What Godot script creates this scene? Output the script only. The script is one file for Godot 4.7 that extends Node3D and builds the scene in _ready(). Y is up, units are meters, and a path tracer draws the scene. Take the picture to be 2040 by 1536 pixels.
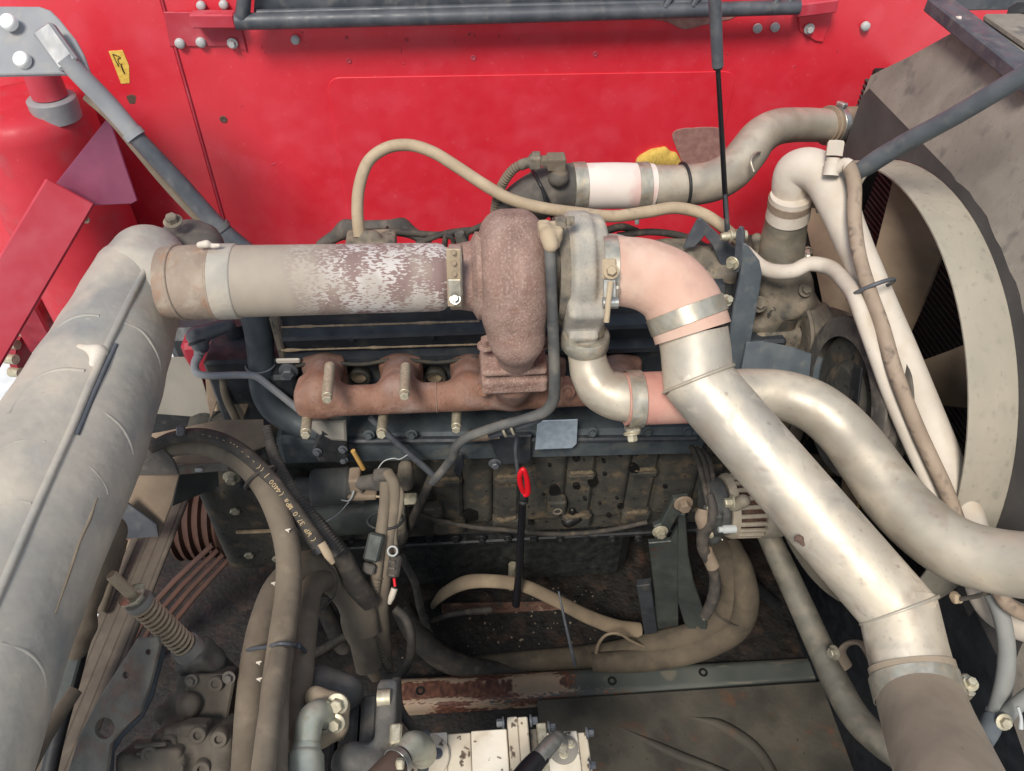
extends Node3D
# Engine bay of a harvester seen from above. World: x along the crankshaft, y up, z towards the viewer.
const F := 1540.0
const EYE := Vector3(0, 1.9, 1.3)
var CB := Basis(Vector3(0.99727787, 0.01361534, 0.0724671), Vector3(0.04053937, 0.71968892, -0.69311212), Vector3(-0.06159072, 0.69416315, 0.71717788))
var MT := {}
var ORG := {}
var USED := {}
var RNG := RandomNumberGenerator.new()

# ---------------------------------------------------------------- survey of the photograph into metres
func ray(px: float, py: float) -> Vector3:
	return CB * Vector3((px - 1020.0) / F, -(py - 768.0) / F, -1.0)
func Z(px: float, py: float, z: float) -> Vector3:
	var r := ray(px, py)
	return EYE + r * ((z - EYE.z) / r.z)
func X(px: float, py: float, x: float) -> Vector3:
	var r := ray(px, py)
	return EYE + r * ((x - EYE.x) / r.x)
func Y(px: float, py: float, y: float) -> Vector3:
	var r := ray(px, py)
	return EYE + r * ((y - EYE.y) / r.y)
func D(px: float, py: float, d: float) -> Vector3:
	return EYE + ray(px, py) * d
func dep(p: Vector3) -> float:
	return -(p - EYE).dot(CB.z)
func PX(p: Vector3, n: float) -> float:      # n photo pixels at point p, in metres
	return n * dep(p) / F

# ---------------------------------------------------------------- geometry
class Geo:
	var v := PackedVector3Array()
	var n := PackedVector3Array()
	var uv := PackedVector2Array()
	var ix := PackedInt32Array()
	func vert(p: Vector3, nn: Vector3, t := Vector2.ZERO) -> int:
		v.append(p); n.append(nn); uv.append(t)
		return v.size() - 1
	func tri(a: int, b: int, c: int) -> void:
		var g := (v[c] - v[a]).cross(v[b] - v[a])
		if g.dot(n[a] + n[b] + n[c]) >= 0.0:
			ix.append(a); ix.append(b); ix.append(c)
		else:
			ix.append(a); ix.append(c); ix.append(b)
	func quad(a: int, b: int, c: int, d: int) -> void:
		tri(a, b, c); tri(a, c, d)
	func face(pts: Array, nn: Vector3) -> void:
		var b := v.size()
		for p in pts: vert(p, nn)
		for k in range(1, pts.size() - 1): tri(b, b + k, b + k + 1)
	func poly(pts: Array) -> void:
		var nn: Vector3 = (pts[2] - pts[0]).cross(pts[1] - pts[0]).normalized()
		face(pts, nn)

func frame(ax: Vector3) -> Basis:
	var w := ax.normalized()
	var u := (Vector3.UP if absf(w.y) < 0.9 else Vector3.RIGHT).cross(w).normalized()
	return Basis(u, w.cross(u), w)

func catmull(P: Array, R: Array, sub: int) -> Array:
	if P.size() < 3 or sub <= 1: return [P, R]
	var op := []; var orr := []
	for i in P.size() - 1:
		var a: Vector3 = P[maxi(i - 1, 0)] if i > 0 else P[0] * 2.0 - P[1]
		var b: Vector3 = P[i]; var c: Vector3 = P[i + 1]
		var d: Vector3 = P[i + 2] if i + 2 < P.size() else P[i + 1] * 2.0 - P[i]
		var lb := maxf(sqrt((c - b).length()), 1e-4); var la := maxf(sqrt((b - a).length()), 1e-4); var lc := maxf(sqrt((d - c).length()), 1e-4)
		var m1: Vector3 = (c - b) + ((b - a) / la - (c - a) / (la + lb)) * lb
		var m2: Vector3 = (c - b) + ((d - c) / lc - (d - b) / (lb + lc)) * lb
		for k in sub:
			var t := float(k) / sub
			var t2 := t * t; var t3 := t2 * t
			op.append(b * (2 * t3 - 3 * t2 + 1) + m1 * (t3 - 2 * t2 + t) + c * (-2 * t3 + 3 * t2) + m2 * (t3 - t2))
			orr.append(lerpf(R[i], R[i + 1], t * t * (3 - 2 * t)))
	op.append(P[-1]); orr.append(R[-1])
	return [op, orr]

func resample(P: Array, R: Array, step: float) -> Array:
	var op := [P[0]]; var orr := [R[0]]
	var left := step
	for i in P.size() - 1:
		var a: Vector3 = P[i]; var L: float = a.distance_to(P[i + 1]); var at := 0.0
		while L - at >= left:
			at += left; left = step
			op.append(a.lerp(P[i + 1], at / L)); orr.append(lerpf(R[i], R[i + 1], at / L))
		left -= L - at
	return [op, orr]

# a swept round tube; o: seg, sub, corr [pitch, depth], flat (height ratio), caps, side (reference vector), wob
func tube(P: Array, R: Array, o := {}, g: Geo = null) -> Geo:
	if g == null: g = Geo.new()
	var seg: int = o.get("seg", 16)
	var q := catmull(P, R, o.get("sub", 6))
	var pts: Array = q[0]; var rad: Array = q[1]
	if o.has("corr"):
		q = resample(pts, rad, o.corr[0] / 4.0)
		pts = q[0]; rad = q[1].duplicate()
		for i in rad.size(): rad[i] += (o.corr[1] if i % 4 < 2 else -o.corr[1]) * 0.5
	if o.has("wob"):
		var nz := FastNoiseLite.new(); nz.seed = 5; nz.frequency = 9.0
		rad = rad.duplicate()
		for i in rad.size(): rad[i] *= 1.0 + o.wob * nz.get_noise_3dv(pts[i])
	var fl: float = o.get("flat", 1.0)
	var t0: Vector3 = (pts[1] - pts[0]).normalized()
	var u: Vector3 = o.get("side", frame(t0).x)
	u = (u - t0 * u.dot(t0)).normalized()
	var base := g.v.size(); var m := pts.size(); var len := 0.0
	for i in m:
		var t: Vector3 = (pts[mini(i + 1, m - 1)] - pts[maxi(i - 1, 0)]).normalized()
		u = (u - t * u.dot(t)).normalized()
		var w := t.cross(u)
		if i > 0: len += (pts[i] - pts[i - 1]).length()
		var dr := 0.0
		if m > 1:
			var l: float = (pts[mini(i + 1, m - 1)] - pts[maxi(i - 1, 0)]).length()
			dr = (rad[mini(i + 1, m - 1)] - rad[maxi(i - 1, 0)]) / maxf(l, 1e-5)
		for k in seg + 1:
			var a := TAU * k / seg
			var e: Vector3 = u * cos(a) + w * sin(a) * fl
			var nn: Vector3 = (u * cos(a) * fl + w * sin(a) - t * dr).normalized()
			g.vert(pts[i] + e * rad[i], nn, Vector2(len, float(k) / seg))
	for i in m - 1:
		for k in seg:
			var a := base + i * (seg + 1) + k
			g.quad(a, a + 1, a + seg + 2, a + seg + 1)
	if o.get("caps", true):
		for e in [0, m - 1]:
			var t: Vector3 = (pts[0] - pts[1]).normalized() if e == 0 else (pts[m - 1] - pts[m - 2]).normalized()
			var c := g.vert(pts[e], t)
			for k in seg:
				var a := g.vert(g.v[base + e * (seg + 1) + k], t)
				var b := g.vert(g.v[base + e * (seg + 1) + k + 1], t)
				g.tri(c, a, b)
	return g

func tz(L: Array, o := {}, g: Geo = null) -> Geo:      # [photo x, photo y, world z, radius in photo pixels]
	var P := []; var R := []
	for a in L:
		var p := Z(a[0], a[1], a[2]); P.append(p); R.append(PX(p, a[3]))
	return tube(P, R, o, g)
func td(L: Array, o := {}, g: Geo = null) -> Geo:      # [photo x, photo y, distance along the view axis, radius in photo pixels]
	var P := []; var R := []
	for a in L:
		var p := D(a[0], a[1], a[2]); P.append(p); R.append(PX(p, a[3]))
	if o.has("ext"):
		P.append(P[-1] + (P[-1] - P[-2]).normalized() * o.ext + Vector3(0, -0.15, 0) * o.ext); R.append(R[-1])
	return tube(P, R, o, g)

# turned shape: prof = [[height, radius], ...] along axis from A
func lathe(A: Vector3, ax: Vector3, prof: Array, seg := 28, g: Geo = null, facet := false, spin := 0.0) -> Geo:
	if g == null: g = Geo.new()
	var B := frame(ax)
	var N := []
	for i in prof.size() - 1:
		N.append(Vector2(prof[i + 1][0] - prof[i][0], -(prof[i + 1][1] - prof[i][1])).normalized())
	for i in prof.size() - 1:
		var n0: Vector2 = N[i]; var n1: Vector2 = N[i]
		if i > 0 and N[i].dot(N[i - 1]) > 0.76: n0 = (N[i] + N[i - 1]).normalized()
		if i < N.size() - 1 and N[i].dot(N[i + 1]) > 0.76: n1 = (N[i] + N[i + 1]).normalized()
		var b := g.v.size()
		for k in seg + 1:
			var a := TAU * k / seg + spin
			var e := B.x * cos(a) + B.y * sin(a)
			if facet and k < seg:
				var am := TAU * (k + 0.5) / seg + spin
				var em := B.x * cos(am) + B.y * sin(am)
				var a2 := TAU * (k + 1) / seg + spin
				var e2 := B.x * cos(a2) + B.y * sin(a2)
				var nf := (em * n0.x + B.z * n0.y).normalized()
				var c := g.v.size()
				g.vert(A + B.z * prof[i][0] + e * prof[i][1], nf); g.vert(A + B.z * prof[i + 1][0] + e * prof[i + 1][1], nf)
				g.vert(A + B.z * prof[i + 1][0] + e2 * prof[i + 1][1], nf); g.vert(A + B.z * prof[i][0] + e2 * prof[i][1], nf)
				g.quad(c, c + 1, c + 2, c + 3)
			elif not facet:
				g.vert(A + B.z * prof[i][0] + e * prof[i][1], e * n0.x + B.z * n0.y, Vector2(prof[i][0], float(k) / seg))
				g.vert(A + B.z * prof[i + 1][0] + e * prof[i + 1][1], e * n1.x + B.z * n1.y, Vector2(prof[i + 1][0], float(k) / seg))
		if not facet:
			for k in seg: g.quad(b + k * 2, b + k * 2 + 1, b + k * 2 + 3, b + k * 2 + 2)
	return g

func ring(A: Vector3, ax: Vector3, r: float, w: float, t: float, seg := 40, g: Geo = null) -> Geo:     # a flat band round a pipe
	var e := minf(t, w) * 0.3
	return lathe(A - ax.normalized() * w * 0.5, ax, [[0, r], [0, r + t - e], [e, r + t], [w - e, r + t], [w, r + t - e], [w, r], [0, r]], seg, g)

func box(c: Vector3, s: Vector3, bev := 0.003, B := Basis.IDENTITY, g: Geo = null) -> Geo:
	if g == null: g = Geo.new()
	var h := s * 0.5
	bev = minf(bev, minf(h.x, minf(h.y, h.z)) * 0.9)
	var at := func(sx, sy, sz, axis):      # corner vertex lying in the face across the given axis
		var q := Vector3(h.x - (0.0 if axis == 0 else bev), h.y - (0.0 if axis == 1 else bev), h.z - (0.0 if axis == 2 else bev))
		return c + B * Vector3(q.x * sx, q.y * sy, q.z * sz)
	for ax in 3:
		for s1 in [-1, 1]:
			var nn := Vector3.ZERO; nn[ax] = s1
			var pts := []
			for w in [[-1, -1], [1, -1], [1, 1], [-1, 1]]:
				var k := Vector3.ZERO; k[ax] = s1; k[(ax + 1) % 3] = w[0]; k[(ax + 2) % 3] = w[1]
				pts.append(at.call(k.x, k.y, k.z, ax))
			g.face(pts, (B * nn).normalized())
			for s2 in [-1, 1]:         # edge between face ax,s1 and face (ax+1),s2
				var bx := (ax + 1) % 3; var cx := (ax + 2) % 3
				var e := []
				for w in [[ax, -1], [ax, 1], [bx, 1], [bx, -1]]:
					var k := Vector3.ZERO; k[ax] = s1; k[bx] = s2; k[cx] = w[1]
					e.append(at.call(k.x, k.y, k.z, w[0]))
				var en := Vector3.ZERO; en[ax] = s1; en[bx] = s2
				g.face(e, (B * en).normalized())
	for sx in [-1, 1]:
		for sy in [-1, 1]:
			for sz in [-1, 1]:
				g.face([at.call(sx, sy, sz, 0), at.call(sx, sy, sz, 1), at.call(sx, sy, sz, 2)], (B * Vector3(sx, sy, sz)).normalized())
	return g

func bar(A: Vector3, C: Vector3, w: float, h: float, up: Vector3, bev := 0.003, g: Geo = null) -> Geo:
	var z := (C - A).normalized()
	var x := up.cross(z).normalized()
	return box((A + C) * 0.5, Vector3(w, h, A.distance_to(C)), bev, Basis(x, z.cross(x), z), g)

# flat plate: outline in plane coordinates of frame fr (z = outward), thickness th behind it, round holes [[Vector2, r], ...]
func prism(pts: PackedVector2Array, fr: Transform3D, th: float, bev := 0.0015, holes := [], g: Geo = null) -> Geo:
	if g == null: g = Geo.new()
	if Geometry2D.is_polygon_clockwise(pts): pts.reverse()
	var m := pts.size()
	var ins := PackedVector2Array()
	for i in m:
		var a := (pts[i] - pts[(i + m - 1) % m]).normalized(); var b := (pts[(i + 1) % m] - pts[i]).normalized()
		var na := Vector2(-a.y, a.x); var nb := Vector2(-b.y, b.x)
		var s := (na + nb)
		ins.append(pts[i] + s * (bev / maxf(0.35, 1.0 + na.dot(nb))))
	var L := func(p: Vector2, z: float) -> Vector3: return fr * Vector3(p.x, p.y, z)
	var O: Basis = fr.basis
	for i in m:
		var j := (i + 1) % m
		var e := (pts[j] - pts[i]).normalized()
		var on := O * Vector3(e.y, -e.x, 0)
		g.face([L.call(pts[i], -bev), L.call(pts[j], -bev), L.call(pts[j], -th), L.call(pts[i], -th)], on)
		g.face([L.call(pts[i], -bev), L.call(pts[j], -bev), L.call(ins[j], 0), L.call(ins[i], 0)], (on + O.z).normalized())
	for side in [[ins, 0.0, O.z], [pts, -th, -O.z]]:
		var cuts := [-1e3]
		for h in holes: cuts.append(h[0].x)
		cuts.append(1e3); cuts.sort()
		for ci in cuts.size() - 1:
			var pieces := [side[0]]
			if holes.size() > 0:
				pieces = Geometry2D.intersect_polygons(side[0], PackedVector2Array([Vector2(cuts[ci], -1e3), Vector2(cuts[ci + 1], -1e3), Vector2(cuts[ci + 1], 1e3), Vector2(cuts[ci], 1e3)]))
				for h in holes:
					var cir := PackedVector2Array()
					for k in 18: cir.append(h[0] + Vector2.from_angle(TAU * k / 18.0) * h[1])
					var nxt := []
					for q in pieces: nxt.append_array(Geometry2D.clip_polygons(q, cir))
					pieces = nxt
			for pl in pieces:
				var tr := Geometry2D.triangulate_polygon(pl)
				var b := g.v.size()
				for p in pl: g.vert(L.call(p, side[1]), side[2])
				for k in range(0, tr.size(), 3): g.tri(b + tr[k], b + tr[k + 1], b + tr[k + 2])
	for h in holes:
		for k in 18:
			var a := Vector2.from_angle(TAU * k / 18.0); var c := Vector2.from_angle(TAU * (k + 1) / 18.0)
			g.face([L.call(h[0] + a * h[1], 0), L.call(h[0] + c * h[1], 0), L.call(h[0] + c * h[1], -th), L.call(h[0] + a * h[1], -th)], O * Vector3(-(a + c).x, -(a + c).y, 0).normalized())
	return g

# plate seen with this outline in the photograph, lying in the plane through O across N
func plate(L: Array, O: Vector3, N: Vector3, th: float, bev := 0.0015, holes := [], g: Geo = null) -> Geo:
	N = N.normalized()
	if N.dot(EYE - O) < 0: N = -N
	var B := frame(N)
	var fr := Transform3D(B, O)
	var inv := fr.affine_inverse()
	var on := func(px: float, py: float) -> Vector2:
		var r := ray(px, py)
		var p: Vector3 = inv * (EYE + r * ((O - EYE).dot(N) / r.dot(N)))
		return Vector2(p.x, p.y)
	var pts := PackedVector2Array(); var hs := []
	for a in L: pts.append(on.call(a[0], a[1]))
	for h in holes: hs.append([on.call(h[0], h[1]), h[2]])
	return prism(pts, fr, th, bev, hs, g)

# where the sight line through a photo pixel meets a round pipe given as [photo x, photo y, distance, radius px]; lifted off it by 'off'
func on_pipe(px: float, py: float, path: Array, off := 0.0) -> Vector3:
	var r := ray(px, py).normalized(); var t := 0.4
	var best := 1e9; var bp := Vector3.ZERO
	for k in 90:
		var w := EYE + r * t; var d := 1e9
		for i in path.size() - 1:
			var a := D(path[i][0], path[i][1], path[i][2]); var b := D(path[i + 1][0], path[i + 1][1], path[i + 1][2])
			var h := clampf((w - a).dot(b - a) / (b - a).length_squared(), 0, 1)
			d = minf(d, (w - a - (b - a) * h).length() - lerpf(PX(a, path[i][3]), PX(b, path[i + 1][3]), h) - off)
		if d < best: best = d; bp = w
		if d < 0.0002: break
		t += d * 0.8
	return bp
func hexbolt(p: Vector3, ax: Vector3, r: float, h: float, g: Geo = null, washer := true) -> Geo:
	if g == null: g = Geo.new()
	ax = ax.normalized()
	if washer: lathe(p, ax, [[0, r * 1.55], [h * 0.16, r * 1.55], [h * 0.22, r * 1.45], [h * 0.22, 0]], 20, g)
	lathe(p + ax * h * 0.18, ax, [[0, r], [h * 0.7, r], [h * 0.82, r * 0.86], [h * 0.82, 0]], 6, g, true, fmod(p.x * 37.0 + p.y * 11.0, 1.0))
	return g

# cast shapes: a field of rounded pieces joined smoothly, meshed as surface nets
func cast(prims: Array, k: float, cell: float, g: Geo = null) -> Geo:
	if g == null: g = Geo.new()
	var lo := Vector3.INF; var hi := -Vector3.INF
	var bb := []
	for p in prims:
		var a: Vector3; var b: Vector3
		match p[0]:
			"c":
				var m := Vector3.ONE * maxf(p[3], p[4]); a = p[1].min(p[2]) - m; b = p[1].max(p[2]) + m
			"b":
				var h: Vector3 = p[3]; var Bs: Basis = p[2]
				var e := Vector3(absf(Bs.x.x) * h.x + absf(Bs.y.x) * h.y + absf(Bs.z.x) * h.z, absf(Bs.x.y) * h.x + absf(Bs.y.y) * h.y + absf(Bs.z.y) * h.z, absf(Bs.x.z) * h.x + absf(Bs.y.z) * h.y + absf(Bs.z.z) * h.z)
				a = p[1] - e; b = p[1] + e
			"d":
				var m := Vector3.ONE * (maxf(p[3], p[4]) + 0.002); a = p[1] - m; b = p[1] + m
		bb.append([a, b]); lo = lo.min(a); hi = hi.max(b)
	lo -= Vector3.ONE * cell * 2; hi += Vector3.ONE * cell * 2
	var n := Vector3i(((hi - lo) / cell).ceil()) + Vector3i.ONE
	var f := PackedFloat32Array(); f.resize(n.x * n.y * n.z); f.fill(0.08)
	var sy := n.x; var sz := n.x * n.y
	for q in prims.size():
		var p: Array = prims[q]
		var i0 := Vector3i(((bb[q][0] - lo - Vector3.ONE * (k + cell * 2)) / cell).floor()).clamp(Vector3i.ZERO, n - Vector3i.ONE)
		var i1 := Vector3i(((bb[q][1] - lo + Vector3.ONE * (k + cell * 2)) / cell).ceil()).clamp(Vector3i.ZERO, n - Vector3i.ONE)
		var kind: String = p[0]
		var ba := Vector3.ZERO; var bl := 1.0; var inv := Basis.IDENTITY
		if kind == "c": ba = p[2] - p[1]; bl = maxf(ba.length_squared(), 1e-9)
		if kind == "b": inv = p[2].inverse()
		var A: Vector3 = p[1]
		for z in range(i0.z, i1.z + 1):
			for y in range(i0.y, i1.y + 1):
				for x in range(i0.x, i1.x + 1):
					var w := lo + Vector3(x, y, z) * cell
					var d: float
					if kind == "c":
						var h := clampf((w - A).dot(ba) / bl, 0, 1)
						d = (w - A - ba * h).length() - lerpf(p[3], p[4], h)
					elif kind == "b":
						var l: Vector3 = (inv * (w - A)).abs() - (p[3] - Vector3.ONE * p[4])
						d = l.max(Vector3.ZERO).length() + minf(maxf(l.x, maxf(l.y, l.z)), 0.0) - p[4]
					else:
						var t: float = (w - A).dot(p[2])
						var r: float = sqrt(maxf((w - A).length_squared() - t * t, 0.0))
						var e := Vector2(r - (p[3] - p[5]), absf(t) - (p[4] - p[5]))
						d = e.max(Vector2.ZERO).length() + minf(maxf(e.x, e.y), 0.0) - p[5]
					var id := x + y * sy + z * sz
					var o := f[id]
					var hh := maxf(k - absf(o - d), 0.0) / k
					f[id] = minf(o, d) - hh * hh * k * 0.25
	var at := {}
	for z in n.z - 1:
		for y in n.y - 1:
			for x in n.x - 1:
				var id := x + y * sy + z * sz
				var s0 := f[id] < 0
				if s0 == (f[id + 1] < 0) and s0 == (f[id + sy] < 0) and s0 == (f[id + sz] < 0) and s0 == (f[id + 1 + sy] < 0) and s0 == (f[id + 1 + sz] < 0) and s0 == (f[id + sy + sz] < 0) and s0 == (f[id + 1 + sy + sz] < 0): continue
				var c := [f[id], f[id + 1], f[id + sy], f[id + 1 + sy], f[id + sz], f[id + 1 + sz], f[id + sy + sz], f[id + 1 + sy + sz]]
				var sum := Vector3.ZERO; var cnt := 0
				for e in [[0, 1], [2, 3], [4, 5], [6, 7], [0, 2], [1, 3], [4, 6], [5, 7], [0, 4], [1, 5], [2, 6], [3, 7]]:
					var u: float = c[e[0]]; var v: float = c[e[1]]
					if (u < 0) != (v < 0):
						var t := u / (u - v)
						var p0 := Vector3(e[0] & 1, (e[0] >> 1) & 1, e[0] >> 2); var p1 := Vector3(e[1] & 1, (e[1] >> 1) & 1, e[1] >> 2)
						sum += p0.lerp(p1, t); cnt += 1
				var gr := Vector3(c[1] + c[3] + c[5] + c[7] - c[0] - c[2] - c[4] - c[6], c[2] + c[3] + c[6] + c[7] - c[0] - c[1] - c[4] - c[5], c[4] + c[5] + c[6] + c[7] - c[0] - c[1] - c[2] - c[3])
				at[id] = g.vert(lo + (Vector3(x, y, z) + sum / cnt) * cell, gr.normalized())
	for z in range(1, n.z - 1):
		for y in range(1, n.y - 1):
			for x in range(1, n.x - 1):
				var id := x + y * sy + z * sz
				var s := f[id] < 0
				if s != (f[id + 1] < 0): g.quad(at[id], at[id - sy], at[id - sy - sz], at[id - sz])
				if s != (f[id + sy] < 0): g.quad(at[id], at[id - 1], at[id - 1 - sz], at[id - sz])
				if s != (f[id + sz] < 0): g.quad(at[id], at[id - 1], at[id - 1 - sy], at[id - sy])
	return g

# ---------------------------------------------------------------- objects
func numbered(called: String) -> String:
	var c: int = USED.get(called, 0)
	USED[called] = c + 1
	return called if c == 0 else "%s_%03d" % [called, c]
func thing(called: String, label: String, category: String, at: Vector3, group := "") -> Node3D:
	var o := Node3D.new(); o.name = numbered(called); add_child(o, true)
	o.position = at; ORG[o] = at
	o.set_meta("label", label); o.set_meta("category", category)
	if group: o.set_meta("group", group)
	return o
func put(called: String, g: Geo, mat: String, parent: Node3D, label := "") -> MeshInstance3D:
	var o := MeshInstance3D.new(); o.name = called
	var at: Vector3 = ORG[parent]
	o.mesh = mesh(g, at); o.material_override = MT[mat]
	parent.add_child(o, true); ORG[o] = at
	if label: o.set_meta("label", label)
	return o
func weld(g: Geo) -> Geo:
	var o := Geo.new(); var seen := {}
	for i in g.ix:
		var k := [g.v[i], g.n[i]]
		if not seen.has(k): seen[k] = o.vert(g.v[i], g.n[i], g.uv[i])
		o.ix.append(seen[k])
	return o
func mesh(g: Geo, at: Vector3) -> ArrayMesh:
	var vv := g.v.duplicate()
	for i in vv.size(): vv[i] -= at
	var a := []; a.resize(Mesh.ARRAY_MAX)
	a[Mesh.ARRAY_VERTEX] = vv; a[Mesh.ARRAY_NORMAL] = g.n; a[Mesh.ARRAY_TEX_UV] = g.uv; a[Mesh.ARRAY_INDEX] = g.ix
	var m := ArrayMesh.new(); m.add_surface_from_arrays(Mesh.PRIMITIVE_TRIANGLES, a)
	return m
func single(called: String, g: Geo, mat: String, label: String, category: String, group := "", kind := "") -> MeshInstance3D:
	var lo := Vector3.INF; var hi := -Vector3.INF
	for p in g.v: lo = lo.min(p); hi = hi.max(p)
	var at := Vector3((lo.x + hi.x) / 2, lo.y, (lo.z + hi.z) / 2)
	var o := MeshInstance3D.new(); o.name = numbered(called); add_child(o, true)
	o.position = at; ORG[o] = at
	o.mesh = mesh(g, at); o.material_override = MT[mat]
	o.set_meta("label", label); o.set_meta("category", category)
	if group: o.set_meta("group", group)
	if kind: o.set_meta("kind", kind)
	return o

# a worm-drive clamp: band round a pipe at A with its screw housing at angle towards 'to'
func clamp_on(parent: Node3D, A: Vector3, ax: Vector3, r: float, w: float, to: Vector3, mat := "band", big := true) -> void:
	ax = ax.normalized()
	var b := put("clamp_band", ring(A, ax, r, w, 0.0016), mat, parent)
	var e := (to - ax * to.dot(ax)).normalized()
	var s := ax.cross(e)
	var c := A + e * (r + 0.006)
	var g := box(c, Vector3(w * 0.95, 0.012, 0.024), 0.003, Basis(ax, e, ax.cross(e)))
	put("screw_housing", g, mat, b)
	if big:
		var h := hexbolt(c + s * 0.012 + e * 0.002, s, 0.0062, 0.012)
		lathe(c - s * 0.03 + e * 0.002, s, [[0, 0], [0, 0.0032], [0.03, 0.0032]], 10, h)
		put("clamp_bolt", h, "zinc", b)
func tie_loop(A: Vector3, ax: Vector3, side: Vector3, ra: float, rb: float, w := 0.0028) -> Geo:
	ax = ax.normalized(); side = (side - ax * side.dot(ax)).normalized()
	var o := ax.cross(side); var P := []; var R := []
	for k in 25:
		var a := TAU * k / 24.0
		P.append(A + side * cos(a) * ra + o * sin(a) * rb); R.append(w)
	return tube(P, R, {"seg": 6, "sub": 1, "caps": false})

# ---------------------------------------------------------------- materials
func nz(type: int, freq: float, oct: int, sd: int) -> FastNoiseLite:
	var n := FastNoiseLite.new(); n.seed = sd; n.frequency = freq; n.noise_type = type
	n.fractal_type = FastNoiseLite.FRACTAL_FBM if oct > 1 else FastNoiseLite.FRACTAL_NONE
	n.fractal_octaves = oct
	if type == FastNoiseLite.TYPE_CELLULAR: n.cellular_return_type = FastNoiseLite.RETURN_DISTANCE
	return n
func layer(n: FastNoiseLite, sz: int, stops: Array) -> Image:
	var lut := PackedInt32Array(); lut.resize(256)
	for i in 256:
		var t := i / 255.0; var c: Color = stops[-1][1]
		for k in stops.size():
			if t <= stops[k][0]:
				c = stops[k][1] if k == 0 else stops[k - 1][1].lerp(stops[k][1], (t - stops[k - 1][0]) / (stops[k][0] - stops[k - 1][0]))
				break
		lut[i] = c.r8 | (c.g8 << 8) | (c.b8 << 16) | (c.a8 << 24)
	n.frequency *= 512.0 / sz
	var src := n.get_seamless_image(sz, sz, false, false, 0.12, true).get_data()
	var out := PackedInt32Array(); out.resize(sz * sz)
	for i in sz * sz: out[i] = lut[src[i]]
	return Image.create_from_data(sz, sz, false, Image.FORMAT_RGBA8, out.to_byte_array())
func C(r: int, g: int, b: int, a := 1.0) -> Color: return Color(r / 255.0, g / 255.0, b / 255.0, a)
# base tones a..b in broad clouds; then any number of [type, freq, octaves, seed, stops] layers laid over
func img(a: Color, b: Color, freq: float, sd: int, over := [], sz := 256) -> Image:
	var im := layer(nz(FastNoiseLite.TYPE_SIMPLEX_SMOOTH, freq, 4, sd), sz, [[0.2, a], [0.8, b]])
	for l in over:
		im.blend_rect(layer(nz(l[0], l[1], l[2], l[3]), sz, l[4]), Rect2i(0, 0, sz, sz), Vector2i.ZERO)
	return im
func tx(im: Image) -> ImageTexture:
	im.generate_mipmaps()
	return ImageTexture.create_from_image(im)
var ROUGH: ImageTexture
var BUMPS: Array = []
func mat(called: String, tex, rough: float, metal := 0.0, scale := Vector3(2.5, 2.5, 2.5), bump := -1, amt := 0.5) -> StandardMaterial3D:
	var m := StandardMaterial3D.new()
	if tex is Image: m.albedo_texture = tx(tex)
	elif tex is Texture2D: m.albedo_texture = tex
	else: m.albedo_color = tex
	m.roughness = rough; m.metallic = metal; m.uv1_triplanar = true; m.uv1_scale = scale
	if rough < 0.75:
		m.roughness_texture = ROUGH; m.roughness_texture_channel = BaseMaterial3D.TEXTURE_CHANNEL_RED
		m.roughness = minf(rough * 1.45, 1.0)
	if bump >= 0:
		m.normal_enabled = true; m.normal_texture = BUMPS[bump]; m.normal_scale = amt
	MT[called] = m
	return m
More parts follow.
